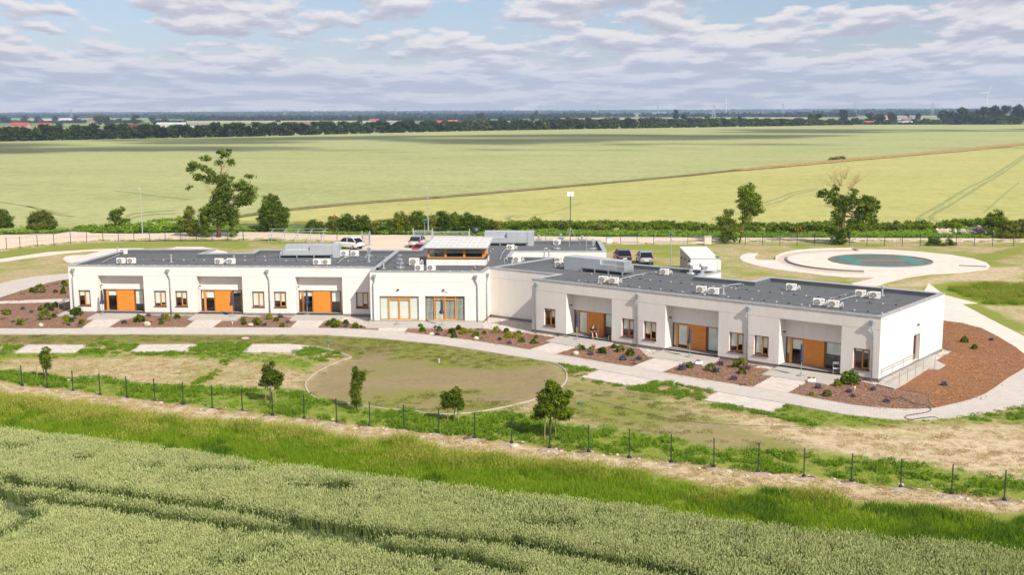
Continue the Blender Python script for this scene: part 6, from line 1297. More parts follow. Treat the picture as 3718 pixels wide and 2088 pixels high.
# green verge and low growth beyond the sandy road
v1 = poly('g', [(-1200, 985), (0, 1000), (620, 1010), (1200, 985), (1500, 985), (2576, 995)])+poly('h', [(0, 940), (1200, 925), (2000, 935), (2120, 930), (2300, 985), (2700, 1000)])+poly('h', [(2700, 1008), (1900, 1003), (430, 1000)])+poly('g', [(2576, 1058), (1200, 1052), (620, 1040), (300, 1042), (0, 1040), (-400, 1025)])+poly('f', [(2000, 1018), (1800, 1018), (1000, 1030), (690, 1028), (650, 1014), (640, 990)])
vx, vy = rand_in(v1, 0.9, 17); BW = [proto('verge_weed', broad_clump(200+i, 1.1, .9, 150, .16)) for i in range(3)]
nv = vnoise(vx, vy, .12, 97)
scatter('verge_growth', np.stack([vx, vy, np.zeros(len(vx))], 1), VW, .4+.5*nv)
v2 = poly('g', [(1200, 985), (1500, 978), (2576, 985)])+poly('h', [(0, 935), (600, 930), (900, 945), (1200, 915), (1250, 935), (1400, 940), (1500, 930), (2000, 935), (2120, 905), (2300, 905), (2320, 930), (2000, 960), (1500, 965), (900, 970), (0, 968)])+poly('g', [(2576, 1025), (1800, 1015), (1200, 1010)])
vx, vy = rand_in(v2, 0.8, 18); BD = [proto('hedge_weed', broad_clump(210+i, 1.2, 1.1, 160, .16, M['leaf_dark'])) for i in range(3)]
scatter('low_hedge_growth', np.stack([vx, vy, np.zeros(len(vx))], 1), BD, .6+.6*vnoise(vx, vy, .15, 99))
v3 = poly('f', [(-200, 1000), (0, 1005), (180, 985), (440, 985), (530, 1010), (420, 1030), (0, 1040), (-200, 1040)])
vx, vy = rand_in(v3, 0.9, 19); scatter('verge_growth', np.stack([vx, vy, np.zeros(len(vx))], 1), VW, .4+.4*rng.random(len(vx)))
v4 = poly('f', [(560, 1000), (850, 985), (1050, 975), (1400, 930), (1400, 1025), (1000, 1030), (680, 1025)]); vx, vy = rand_in(v4, 0.8, 20); scatter('verge_growth', np.stack([vx, vy, np.zeros(len(vx))], 1), BW, .5+.5*rng.random(len(vx)))
# yellow-green grass beyond the east path
v5 = poly('e', [(1900, 260), (2100, 215), (2576, 215), (2700, 300), (2576, 400), (2200, 390)]); vx, vy = rand_in(v5, 3.0, 22); scatter('tall_meadow_grass', np.stack([vx, vy, np.zeros(len(vx))], 1), [proto('meadow', m_) for m_ in G2], .5+.4*rng.random(len(vx)))

# ------------------------------------------------------------------ planting in the beds
kinds = {}
def mk_shrub(kind, seed):
    R = np.random.default_rng(seed); cl = []
    if kind == 'green' or kind == 'dark':
        m_ = M['leaf_dark'] if kind == 'dark' else M['leaf']
        for _ in range(30): d = R.normal(size=3); d /= np.linalg.norm(d); d[2] = abs(d[2]); cl.append((d[0]*.66, d[1]*.66, .15+d[2]*.75, .3, .3, .26, 40, R.uniform(.15, .75)))
        return [('foliage', leaf_mesh('foliage', cl, m_, .10, seed))]
    if kind == 'yellow' or kind == 'olive':
        m_ = M['leaf_yellow'] if kind == 'yellow' else M['leaf_olive']
        for _ in range(26): d = R.normal(size=3); d /= np.linalg.norm(d); d[2] = abs(d[2]); cl.append((d[0]*.68, d[1]*.68, .12+d[2]*.8, .26, .26, .26, 34, R.uniform(.15, .8)))
        return [('foliage', leaf_mesh('foliage', cl, m_, .10, seed))]
    for _ in range(20): d = R.normal(size=3); d /= np.linalg.norm(d); d[2] = abs(d[2]); cl.append((d[0]*.62, d[1]*.62, .1+d[2]*.55, .28, .28, .22, 30, R.uniform(.2, .8)))
    fl = []
    for _ in range(26): d = R.normal(size=3); d /= np.linalg.norm(d); d[2] = abs(d[2])*.9+.1; fl.append((d[0]*.8, d[1]*.8, .22+d[2]*.8, .10, .10, .14, 20 if kind == 'lavender' else 5, R.uniform(.2, .9)))
    return [('foliage', leaf_mesh('foliage', cl, M['leaf_lav'], .09, seed)), ('flowers', leaf_mesh('flowers', fl, M['lav_flower'], .06, seed+1))]
SHR = {k: [mk_shrub(k, 300+10*i+j) for j in range(3)] for i, k in enumerate(('green', 'dark', 'yellow', 'olive', 'lavender', 'grey'))}
desc = {'green': ('round_shrub', 'round green shrub', 'shrub'), 'dark': ('dwarf_pine', 'dark conifer mound', 'shrub'), 'yellow': ('golden_shrub', 'golden green shrub', 'shrub'), 'olive': ('olive_shrub', 'olive shrub', 'shrub'), 'lavender': ('lavender_plant', 'purple lavender clump', 'lavender'), 'grey': ('silver_plant', 'grey lavender clump', 'lavender')}
g_, dk_, y_, ol_, lv_, gy_ = 'green', 'dark', 'yellow', 'olive', 'lavender', 'grey'
BEDS = [('in the far left bed above the railing', 'a', [(330, 585, g_, 32), (415, 572, ol_, 62), (665, 505, g_, 28), (680, 532, g_, 28), (577, 597, g_, 26), (660, 576, g_, 24), (655, 602, g_, 32)]),
        ('in the big bed left of the building corner', 'a', [(70, 810, ol_, 48), (240, 770, gy_, 26), (495, 745, g_, 36), (575, 738, dk_, 40), (430, 775, g_, 36), (525, 778, g_, 36), (325, 808, gy_, 24), (470, 850, ol_, 68), (560, 850, g_, 30), (795, 808, dk_, 62), (690, 870, y_, 38), (685, 915, y_, 32), (772, 872, gy_, 26), (740, 900, g_, 32), (848, 918, g_, 34), (140, 908, gy_, 22), (215, 920, g_, 44), (712, 940, gy_, 24)]),
        ('in the first bed between left wing terraces', 'a', [(1290, 912, gy_, 32), (1450, 880, dk_, 56), (1715, 858, ol_, 46), (1748, 890, y_, 30), (1665, 885, gy_, 26), (1840, 860, g_, 34), (1675, 918, g_, 30), (1545, 840, lv_, 26)]),
        ('in the second bed between left wing terraces', 'b', [(95, 1038, ol_, 30), (105, 1070, g_, 30), (235, 1060, ol_, 56), (365, 1005, y_, 40), (438, 1035, g_, 30), (482, 995, lv_, 34), (560, 1052, gy_, 26), (495, 1090, ol_, 32), (320, 1082, gy_, 30)]),
        ('in the small triangular bed by the entrance wing', 'b', [(985, 1073, g_, 38), (1035, 1045, g_, 32), (1068, 1078, y_, 48), (1045, 1100, g_, 34), (1160, 1065, g_, 34), (1160, 1097, gy_, 28), (1262, 1100, g_, 40), (1318, 1103, gy_, 22)]),
        ('in the long bed before the entrance wing', 'c', [(-210, 1103, g_, 30), (-190, 1135, g_, 36), (-55, 1112, gy_, 28), (-13, 1135, g_, 34), (-35, 1178, gy_, 28), (115, 1155, g_, 40), (140, 1203, g_, 36), (185, 1120, g_, 34), (240, 1155, y_, 46), (310, 1150, y_, 32), (365, 1190, g_, 42), (453, 1170, g_, 24), (580, 1142, y_, 46), (612, 1232, gy_, 28), (685, 1153, g_, 36), (700, 1198, y_, 44), (790, 1195, y_, 42), (812, 1175, g_, 32), (840, 1248, g_, 36), (712, 1270, gy_, 28), (993, 1215, g_, 24), (963, 1265, g_, 34)]),
        ('in the first bed between right wing terraces', 'd', [(757, 903, g_, 35), (850, 915, y_, 36), (840, 950, lv_, 34), (962, 928, g_, 47), (1085, 885, g_, 32), (1155, 913, ol_, 52), (1252, 950, g_, 50), (1180, 1002, lv_, 42), (1345, 1003, lv_, 38)]),
        ('in the second bed between right wing terraces', 'd', [(1790, 1100, lv_, 50), (1870, 1080, g_, 44), (2090, 1103, ol_, 57), (2145, 1130, lv_, 44), (2190, 1055, lv_, 42), (2388, 1063, ol_, 76), (2465, 1100, gy_, 40), (2412, 1142, g_, 46), (2330, 1207, lv_, 42)]),
        ('in the bed at the near right corner', 'e', [(685, 1147, lv_, 36), (865, 1125, y_, 40), (978, 1073, dk_, 86), (765, 1215, ol_, 44), (965, 1190, lv_, 32), (1005, 1230, gy_, 28), (1190, 1170, lv_, 30), (1315, 1278, gy_, 34), (625, 1218, y_, 26)]),
        ('on the orange mulch right of the building', 'e', [(1840, 1123, lv_, 34), (2030, 722, g_, 38), (2120, 788, g_, 30), (2275, 715, gy_, 24)])]
plants = []; prox = {}
for where, k, lst in BEDS:
    byk = {}
    for q in lst: byk.setdefault(q[2], []).append(q)
    for kd, qs in byk.items():
        qs.sort(key=lambda q: q[0]); srt = sorted(qs, key=lambda q: q[3])
        for i, (x, y, kk, r) in enumerate(qs):
            X, Y = at(k, x, y+r*.62); rr = r/FR[k][2]/FPX*Y
            nm, ds, ct = desc[kd]; size = ('%s %s from left ' % (ordn[i], ds)) if len(qs) > 2 else (('left' if i == 0 else 'right')+' one of two %ss ' % ds)
            lb = size+where if len(qs) > 1 else 'single '+ds+' '+where
            o = thing(nm, lb, ct, (X, Y, .03), random.uniform(0, 6.28), 'shrubs in the mulch beds' if ct == 'shrub' else 'lavender clumps in the mulch beds')
            for pn, me_ in SHR[kd][(i+len(plants)) % 3]: part(pn, me_, o)
            o.scale = (rr*1.2, rr*1.2, rr*1.4); plants.append((X, Y, rr))
# low ground plants too small to tell apart
lowp = [proto('low_plant', broad_clump(400, .25, .08, 60, .05, M['leaf_lav'])), proto('low_plant', broad_clump(401, .22, .08, 60, .045, M['leaf_yellow']))]
bx_, by_ = [], []
for q in beds:
    x_, y_ = rand_in([at(*p) for p in q], .14, 31+len(bx_)); bx_.append(x_); by_.append(y_)
bx_ = np.concatenate(bx_); by_ = np.concatenate(by_); scatter('low_bed_plants', np.stack([bx_, by_, np.full(len(bx_), .03)], 1), lowp, .6+.7*rng.random(len(bx_)))
# rough bark chips scattered over the mulch so the surface has real relief
R = np.random.default_rng(5)
def chip_clump(seed, mat):
    r = MB(); R_ = random.Random(seed)
    for _ in range(26):
        x, y = R_.uniform(-.6, .6), R_.uniform(-.6, .6); a = R_.uniform(0, 6.28); l, w_ = R_.uniform(.03, .08), R_.uniform(.012, .03)
        Mx = Matrix.Translation((x, y, R_.uniform(.0, .03))) @ Matrix.Rotation(a, 4, 'Z') @ Matrix.Rotation(R_.uniform(-.5, .5), 4, 'X'); r.box(-l, l, -w_, w_, 0, .012, Mx)
    return r.mesh('bark_chips', mat)
M['chip'] = plain('bark_chip', (0.30, 0.165, 0.11), .9, var=.45, scale=7); M['chip_o'] = plain('orange_bark_chip', (0.37, 0.175, 0.07), .9, var=.4, scale=7)
cp = [proto('chips', chip_clump(i, M['chip'])) for i in range(3)]; bx_, by_ = [], []
for q in beds+[[('e', 400, 1211), ('e', 597, 1104), ('e', 765, 1125), ('e', 895, 1062), ('e', 1240, 1135), ('e', 1385, 1170), ('e', 1700, 1230), ('e', 1740, 1356), ('e', 1400, 1360), ('e', 1000, 1324), ('e', 700, 1271)]]:
    x_, y_ = rand_in([at(*p) for p in q], 1.0, 61+len(bx_)); bx_.append(x_); by_.append(y_)
bx_ = np.concatenate(bx_); by_ = np.concatenate(by_); scatter('bark_chips', np.stack([bx_, by_, np.full(len(bx_), .03)], 1), cp, .8+.4*rng.random(len(bx_)))
cp = [proto('chips_o', chip_clump(10+i, M['chip_o'])) for i in range(3)]
x_, y_ = rand_in([at(*p) for p in [('e', 1385, 1168), ('e', 1695, 985), ('e', 1855, 952), ('e', 1835, 546), ('e', 1990, 567), ('e', 2330, 690), ('e', 2640, 905), ('e', 2530, 1018), ('e', 2320, 1158), ('e', 2090, 1273), ('e', 1760, 1353), ('e', 1700, 1228)]], 1.0, 77)
scatter('orange_bark_chips', np.stack([x_, y_, np.full(len(x_), .04)], 1), cp, .8+.4*rng.random(len(x_)))

# grass creeping over the southern edge of the sandy road
ex, ey = [], []
for P in (poly('a', [(-100, 195), (0, 183), (150, 156), (300, 133), (700, 99), (1000, 78), (1300, 72), (1700, 61), (2400, 63)]), poly('b', [(0, 214), (380, 196), (500, 214), (900, 226), (1070, 236)]), poly('c', [(1500, 251), (1720, 252), (2574, 251)]), poly('h', [(0, 1040), (600, 1035), (1200, 1032), (1900, 1030), (2700, 1040)])):
    for a, b in zip(P[:-1], P[1:]):
        l = hypot(b[0]-a[0], b[1]-a[1]); n_ = int(l*5); t_ = rng.random(n_); ex.append(a[0]+(b[0]-a[0])*t_+rng.normal(size=n_)*.3); ey.append(a[1]+(b[1]-a[1])*t_+.4+np.abs(rng.normal(size=n_))*1.3*vnoise(np.asarray(a[0]+(b[0]-a[0])*t_), np.zeros(n_), .25, 7)*1.6)
ex = np.concatenate(ex); ey = np.concatenate(ey); sel = rng.random(len(ex)) < .6
scatter('roadside_grass', np.stack([ex, ey, np.zeros(len(ex))], 1)[sel], TU, (.7+.9*rng.random(len(ex)))[sel]); scatter('roadside_dry_grass', np.stack([ex, ey, np.zeros(len(ex))], 1)[~sel], DT, (.8+.9*rng.random(len(ex)))[~sel])
_un = ['', 'first', 'second', 'third', 'fourth', 'fifth', 'sixth', 'seventh', 'eighth', 'ninth', 'tenth', 'eleventh', 'twelfth', 'thirteenth', 'fourteenth', 'fifteenth', 'sixteenth', 'seventeenth', 'eighteenth', 'nineteenth']
_te = {2: 'twent', 3: 'thirt', 4: 'fort', 5: 'fift', 6: 'sixt', 7: 'sevent', 8: 'eight', 9: 'ninet'}
def nth(n):
    if n >= 100: return 'hundred-and-'+nth(n-100) if n > 100 else 'hundredth'
    if n < 20: return _un[n]
    return _te[n//10]+('ieth' if n % 10 == 0 else 'y-'+_un[n % 10])
# ------------------------------------------------------------------ fence posts in front
pmb = MB(); pmb.box(-.03, .03, -.02, .02, .05, 1.0); post_me = pmb.mesh('post', M['green_metal'])
pb = MB(); pb.lathe((0, 0, -.05), [(.11, 0), (.10, .20), (.07, .24)], 8); base_me = pb.mesh('post_foot', M['black'])
fp = [('i', 160, 503, 350), ('i', 342, 523, 375), ('i', 526, 543, 388), ('i', 720, 571, 408), ('i', 914, 590, 430), ('i', 1115, 612, 447), ('i', 1318, 640, 469), ('i', 1528, 669, 492), ('i', 1744, 689, 518), ('i', 1962, 719, 540), ('i', 2188, 740, 560), ('i', 2422, 770, 587),
      ('j', 283, 696, 512), ('j', 530, 719, 535), ('j', 780, 747, 562), ('j', 1037, 785, 592), ('j', 1303, 817, 621), ('j', 1577, 855, 645), ('j', 1857, 884, 680), ('j', 2148, 925, 712), ('j', 2450, 960, 746), ('k', 375, 687, 470), ('k', 688, 722, 505), ('k', 1013, 757, 543), ('k', 1350, 788, 580), ('k', 1700, 832, 620), ('k', 2060, 875, 658), ('k', 2435, 922, 700)]
near_txt = {0: 'left of the leaning sapling', 1: 'beside the leaning sapling', 14: 'left of the bushy sapling', 16: 'with a white boulder', 17: 'under the largest young tree'}
for i, (k, x, yb, yt) in enumerate(fp):
    X, Y = at(k, x, yb-2); h = up(k, x, yt, Y)[1]
    if i < 20: od = ordn[i]
    else: od = ['eighth', 'seventh', 'sixth', 'fifth', 'fourth', 'third', 'second', 'first'][i-20]
    lb = '%s dark fence post from the %s in the front row' % (od, 'left' if i < 20 else 'right')
    if i in near_txt: lb += ', '+near_txt[i]
    o = thing('fence_post', lb, 'post', (X, Y, 0), -.12, 'bare metal posts of the unfinished front fence'); q = part('post', post_me, o); q.scale = (1, 1, h); part('post_foot', base_me, o)
    q.rotation_euler = (0, random.uniform(-.015, .015), 0)
# dug earth and broken concrete by the posts
rock_me = []
for i in range(6):
    r = MB(); r.blob((0, 0, 0), (1, .8, .55), 2, .28, i); rock_me.append(r.mesh('stone', M['rubble']))
R = np.random.default_rng(8); ni = 0
lump_pts = []
for i, (k, x, yb, yt) in enumerate(fp):
    X, Y = at(k, x, yb-2)
    m_ = 5 if i < 9 else 9
    for _ in range(m_):
        lump_pts.append((X+R.normal()*.55+(R.random() < .3)*R.uniform(-2, 2), Y-.25+R.normal()*.28, 0))
stp = [bpy.data.objects.new('rubble_stone', m_) for m_ in rock_me]
scatter('rubble_by_posts', np.array(lump_pts), stp, R.uniform(.04, .16, len(lump_pts))); 
M['dug'] = plain('dug_grey_earth', (0.31, 0.25, 0.20), .95, var=.35, scale=3, bumps=.8); M['hole'] = plain('dark_dug_earth', (0.12, 0.08, 0.055), .95, var=.3, scale=5, bumps=.8)
mb = MB(); mb2 = MB()
for i, (k, x, yb, yt) in enumerate(fp):
    X, Y = at(k, x, yb-2); mb.blob((X-.1, Y-.30, -.04), (.62, .30, .13), 2, .25, i)
    if i > 4: mb2.blob((X+.38*(1 if i % 3 else -1), Y+.02, -.03), (.34, .2, .12), 2, .3, i+50)
q = mb.build('dug_earth', M['dug']); tag(q, kind='stuff'); q = mb2.build('dark_dug_earth', M['hole']); tag(q, kind='stuff')
# countable boulders
def boulder(lb, k, x, y, r, sx=1.0, seed=1, mat='rock', h=.75):
    X, Y = at(k, x, y+r*.5); rr = r/FR[k][2]/FPX*Y; r_ = MB(); r_.blob((0, 0, rr*.42), (rr*sx, rr*.75, rr*h), 2, .20, seed); o = r_.build('boulder', M[mat], loc=(X, Y, 0)); tag(o, lb, 'rock')
boulder('long pale boulder in the bed between the first two left wing terraces', 'a', 1527, 935, 36, 1.3, 1); boulder('round beige boulder in the bed before the third left wing terrace', 'b', 170, 1087, 30, 1, 2)
boulder('low pale rock in the long bed before the entrance wing', 'b', 2052, 1178, 26, 1.2, 3); boulder('pinkish pointed rock in the long bed before the entrance wing', 'c', 370, 1225, 30, 1, 4)
boulder('grey boulder at the left of the bed by the first right wing terrace', 'd', 690, 950, 36, 1.1, 5); boulder('white boulder lying at the foot of a front fence post', 'j', 1320, 830, 25, 1.05, 6)
boulder('brownish half buried rock in the bed at the lower left building corner', 'a', 425, 945, 26, 1.1, 7)
boulder('small pink stone slab lying on the walk before the right wing', 'd', 940, 1080, 20, 1.1, 9, h=.25)
for i, (x, y, r) in enumerate(((640, 440, 12), (495, 455, 12))): boulder('%s scrap of pale litter in the weeds behind the front fence posts' % ('larger' if i == 0 else 'smaller'), 'i', x, y, r, 1.2, 10+i, 'white_metal', .4)
# rubble heap at the right
X, Y = at('h', 2180, 985); o = thing('rubble_heap', 'heap of pinkish broken concrete and earth beyond the fence at the right', 'rubble', (X, Y, 0)); R = np.random.default_rng(3)
for i in range(46):
    r = MB(); px = R.uniform(-4.6, 4.6); pk = 1.7*max(.2, 1-abs((px-2.2)/4))*1.0 if px > -.5 else .8
    r.blob((px, R.uniform(-.9, .9), R.uniform(0, pk)), tuple(R.uniform(.25, .62, 3)*np.array([1.2, 1, .8])), 1, .35, 90+i); q = r.build('stone', M['rubble'], o)

# ------------------------------------------------------------------ parasols, chair, flower boxes, person
def mk_umb(s_):
    R = random.Random(s_); r = MB(); r.tube([(0, 0, .06), (0, 0, 2.35)], .022, 8); pole = r.mesh('pole', M['steel'])
    r = MB(); r.lathe((0, 0, 0), [(.30, 0), (.30, .05), (.22, .075), (.05, .09), (.045, .28)], 20); base = r.mesh('parasol_base', M['concrete_base'])
    # folded canopy: pleated cloth hanging round the pole, ragged at the hem
    prof = [(.03, 2.36), (.07, 2.30), (.085, 2.1), (.10, 1.8), (.115, 1.5), (.10, 1.42), (.15, 1.25), (.17, 1.08)]; nn = 20; V = []; F = []
    for z_i, (rr, z) in enumerate(prof):
        for j in range(nn):
            a = 2*pi*j/nn; k_ = 1+(.32 if j % 2 else -.25)*(z_i/7)+R.uniform(-.08, .08); V.append((rr*k_*cos(a), rr*k_*sin(a), z+(R.uniform(-.10, .05) if z_i == 7 else 0)))
    for i in range(len(prof)-1):
        for j in range(nn): F.append((i*nn+j, (i+1)*nn+j, (i+1)*nn+(j+1) % nn, i*nn+(j+1) % nn))
    r = MB(); r.add(V, F); canopy = r.mesh('folded_canopy', M['blue_cloth'], True)
    r = MB(); r.tube([(.118*cos(t*pi/8), .118*sin(t*pi/8), 1.44) for t in range(17)], .012, 5, caps=False); tie = r.mesh('tie_strap', M['blue_cloth'])
    return pole, base, canopy, tie
UM = [mk_umb(i) for i in range(3)]
for i, (lb, k, x, y) in enumerate((('folded navy parasol on the first terrace of the left wing', 'a', 1068, 836), ('folded navy parasol on the second terrace of the left wing', 'a', 2412, 856), ('folded navy parasol on the third terrace of the left wing', 'b', 760, 980),
                                   ('folded navy parasol before the striped blinds of the entrance wing', 'b', 2158, 1090), ('folded navy parasol beside the sitting person on the right wing', 'c', 1415, 1236), ('folded blue parasol on the middle terrace of the right wing', 'd', 1870, 990), ('folded blue parasol on the rightmost terrace beside the folding chair', 'e', 528, 1050))):
    X, Y = at(k, x, y, ZT); o = thing('folded_parasol', lb, 'parasol', (X, Y, ZT), random.uniform(0, 6), 'folded parasols on the terraces')
    p_, b_, c_, t_2 = UM[i % 3]; part('pole', p_, o); part('parasol_base', b_, o); q = part('folded_canopy', c_, o); part('tie_strap', t_2, o)
X, Y = at('b', 1690, 1082, ZT); o = thing('parasol_base', 'empty parasol base with a short tube on the entrance wing terrace', 'parasol base', (X, Y, ZT)); part('foot_plate', UM[0][1], o); r = MB(); r.tube([(0, 0, .2), (0, 0, .5)], .03, 8); r.build('tube', M['steel'], o)
X, Y = at('e', 848, 1035, ZT); o = thing('folding_chair', 'light metal folding chair against the wall on the rightmost terrace', 'chair', (X, Y, ZT), WR.a+.5)
r = MB(); r.box(-.22, .22, -.2, .2, .43, .455); r.build('seat', M['white_metal'], o); r = MB(); r.box(-.21, .21, .19, .21, .68, .86); r.build('backrest', M['white_metal'], o)
for s_ in (-.22, .22):
    r = MB(); r.tube([(s_, -.26, 0), (s_, .2, .88)], .014, 6); r.build('leg', M['steel'], o); r = MB(); r.tube([(s_*.9, .28, 0), (s_*.9, -.16, .44)], .014, 6); r.build('leg', M['steel'], o)
r = MB(); r.tube([(-.22, .2, .88), (.22, .2, .88)], .014, 6); r.build('back_frame', M['steel'], o)
M['fl_p'] = plain('pink_petals', (.55, .08, .20), .7, var=.3, scale=20); M['fl_y'] = plain('yellow_petals', (.7, .5, .05), .7); M['fl_w'] = plain('pale_petals', (.62, .40, .40), .7, var=.3, scale=20); M['fl_o'] = plain('orange_petals', (.65, .14, .04), .7)
def planter(lb, k, x, y, mats_):
    X, Y = at(k, x, y, ZT); o = thing('flower_box', lb, 'planter', (X, Y, ZT), .1)
    r = MB(); r.box(-.28, .28, -.12, .12, 0, .02); r.box(-.28, .28, -.12, -.10, .02, .2); r.box(-.28, .28, .10, .12, .02, .2); r.box(-.28, -.26, -.1, .1, .02, .2); r.box(.26, .28, -.1, .1, .02, .2); r.box(-.26, .26, -.1, .1, .02, .16); r.build('box', M['white_metal'], o)
    cl = [(random.uniform(-.2, .2), random.uniform(-.07, .07), .24, .09, .07, .07, 22, random.random()) for _ in range(7)]; part('foliage', leaf_mesh('foliage', cl, M['leaf'], .03, 3), o)
    for j, m_ in enumerate(mats_):
        r = MB(); [r.blob((random.uniform(-.22, .22), random.uniform(-.08, .08), random.uniform(.26, .34)), (.035, .035, .025), 1, .1, j*7+i_) for i_ in range(8)]; r.build('blossom', M[m_], o)
planter('white flower box with pink and yellow flowers on the rightmost terrace', 'e', 620, 1100, ('fl_p', 'fl_y')); planter('white flower box with pale wilted flowers on the middle right terrace', 'd', 1965, 1060, ('fl_w',))
for lb, k, x, y, m_ in (('pot of peach coloured flowers at the corner of the bed before the first right terrace', 'd', 728, 892, 'fl_w'), ('pot of red flowers at the edge of the bed before the first right terrace', 'd', 872, 903, 'fl_p')):
    X, Y = at(k, x, y, .1); o = thing('flower_pot', lb, 'flower pot', (X, Y, .04)); r = MB(); r.lathe((0, 0, 0), [(.11, 0), (.15, .2), (.165, .22)], 12); r.build('pot', M['plinth'], o)
    r = MB(); [r.blob((random.uniform(-.16, .16), random.uniform(-.1, .1), random.uniform(.28, .42)), (.06, .06, .05), 1, .15, j) for j in range(9)]; r.build('blossom', M[m_], o); part('foliage', leaf_mesh('foliage', [(0, 0, .26, .16, .14, .08, 60, .5)], M['leaf'], .03, 5), o)
# person sitting low on the terrace
M['skin'] = plain('skin', (0.55, 0.30, 0.21), .6, var=.05); M['hair'] = plain('dark_hair', (0.012, 0.009, 0.008), .5); M['clothes'] = plain('black_clothes', (0.012, 0.012, 0.014), .85, var=.3, scale=12); M['phone'] = plain('red_phone_case', (.5, .03, .05), .4)
def skin_body(name, pts, edges, rad, mat, parent, lv=2, root=0):
    me = bpy.data.meshes.new(name); me.from_pydata(pts, edges, []); o = bpy.data.objects.new(name, me); COL.objects.link(o); o.parent = parent
    s_ = o.modifiers.new('skin', 'SKIN'); s_.use_smooth_shade = True
    for i, r_ in enumerate(rad): me.skin_vertices[0].data[i].radius = (r_, r_) if not isinstance(r_, tuple) else r_
    me.skin_vertices[0].data[root].use_root = True
    b_ = o.modifiers.new('sub', 'SUBSURF'); b_.levels = lv; b_.render_levels = lv; me.materials.append(mat); return o
X, Y = at('d', 862, 798, ZT); prs = thing('person', 'dark haired person in black sitting low before the orange shutter, legs bent, holding a phone', 'person', (X, Y, ZT), radians(-62+90-8))
# body faces -y; hips on a low stool 0.32 m high
bp = [(0, .05, .42), (0, .03, .58), (0, -.02, .76), (0, -.04, .88), (0, -.07, .97),       # 0-4 pelvis, waist, chest, neck base, neck
      (-.10, .02, .40), (-.17, -.36, .50), (-.16, -.42, .08), (-.16, -.54, .03),            # 5-8 right leg
      (.10, .02, .40), (.17, -.36, .48), (.20, -.50, .08), (.20, -.62, .03),                # 9-12 left leg
      (-.17, -.02, .84), (-.24, -.12, .60), (-.10, -.33, .62), (.17, -.02, .84), (.24, -.12, .60), (.05, -.34, .64),   # 13-18 arms
      (0, -.10, 1.07), (0, -.11, 1.14)]
be = [(0, 1), (1, 2), (2, 3), (3, 4), (4, 19), (19, 20), (0, 5), (5, 6), (6, 7), (7, 8), (0, 9), (9, 10), (10, 11), (11, 12), (3, 13), (13, 14), (14, 15), (3, 16), (16, 17), (17, 18)]
brd = [.15, .125, .145, .09, .05, .10, .065, .042, .035, .10, .065, .042, .035, .06, .042, .03, .06, .042, .03, .085, .075]
nb = len(bp)
for side, (hx, hy, hz) in ((0, bp[15]), (1, bp[18])):
    b0 = len(bp); sg = 1 if side == 0 else -1; bp.append((hx+sg*.03, hy-.05, hz+.03)); be.append((15 if side == 0 else 18, b0)); brd.append(.026)
    for j, (dx, l) in enumerate(((-.024, .036), (-.008, .042), (.008, .040), (.022, .032))):
        a_ = len(bp); bp += [(hx+sg*.03+dx, hy-.09, hz+.04), (hx+sg*.03+dx, hy-.09-l*.6, hz+.06), (hx+sg*.03+dx, hy-.085-l*.3, hz+.06+l*.7)]; be += [(b0, a_), (a_, a_+1), (a_+1, a_+2)]; brd += [.010, .009, .008]
    a_ = len(bp); bp += [(hx+sg*.065, hy-.055, hz+.05), (hx+sg*.06, hy-.085, hz+.08)]; be += [(b0, a_), (a_, a_+1)]; brd += [.011, .009]
body = skin_body('body', bp, be, brd, M['skin'], prs)
skin_body('dress', [(0, .05, .43), (0, .03, .58), (0, -.02, .76), (0, -.04, .87), (-.10, .02, .42), (-.17, -.32, .51), (.10, .02, .42), (.17, -.32, .49), (-.18, -.03, .84), (-.245, -.11, .63), (.18, -.03, .84), (.245, -.11, .63)],
          [(0, 1), (1, 2), (2, 3), (0, 4), (4, 5), (0, 6), (6, 7), (3, 8), (8, 9), (3, 10), (10, 11)], [.175, .145, .165, .10, .125, .095, .125, .095, .08, .06, .08, .06], M['clothes'], prs)
r = MB(); r.blob((0, -.07, 1.12), (.092, .105, .11), 2, .05, 3); r.blob((0, .01, .98), (.10, .07, .17), 2, .08, 4); r.build('hair', M['hair'], prs, smooth=True)
r = MB(); r.blob((0, -.135, 1.095), (.066, .062, .088), 2, .0, 3); r.blob((0, -.20, 1.085), (.012, .016, .018), 1, 0, 1); r.build('face', M['skin'], prs, smooth=True)
r = MB(); [r.blob((x_, -.192, 1.108), (.011, .006, .006), 1, 0, 1) for x_ in (-.026, .026)]; r.build('eye', M['black'], prs); r = MB(); r.blob((0, -.188, 1.05), (.022, .007, .007), 1, 0, 1); r.build('mouth', M['fl_p'], prs)
r = MB(); r.box(-.06, .01, -.44, -.43, .66, .78); ph = r.build('phone', M['phone'], loc=(0, 0, 0)); ph.location = prs.location; ph.rotation_euler = prs.rotation_euler; tag(ph, 'red phone held by the sitting person', 'phone')
r = MB(); r.box(-.2, .2, -.12, .22, .26, .30); [r.box(a-.02, a+.02, b-.02, b+.02, 0, .26) for a in (-.17, .17) for b in (-.09, .19)]
st = r.build('low_stool', M['dark_metal']); st.location = prs.location; st.rotation_euler = prs.rotation_euler; tag(st, 'low dark stool under the sitting person in black', 'stool')
X, Y = at('d', 905, 775, ZT); r = MB(); r.blob((0, 0, .30), (.26, .24, .30), 2, .14, 8); o = thing('black_bag', 'large soft black bag right behind the sitting person', 'bag', (X, Y+.15, ZT)); r.build('sack', M['clothes'], o, smooth=True); r = MB(); r.tube([(-.1, 0, .56), (-.08, 0, .72), (.08, 0, .72), (.1, 0, .56)], .012, 5); r.build('strap', M['clothes'], o)
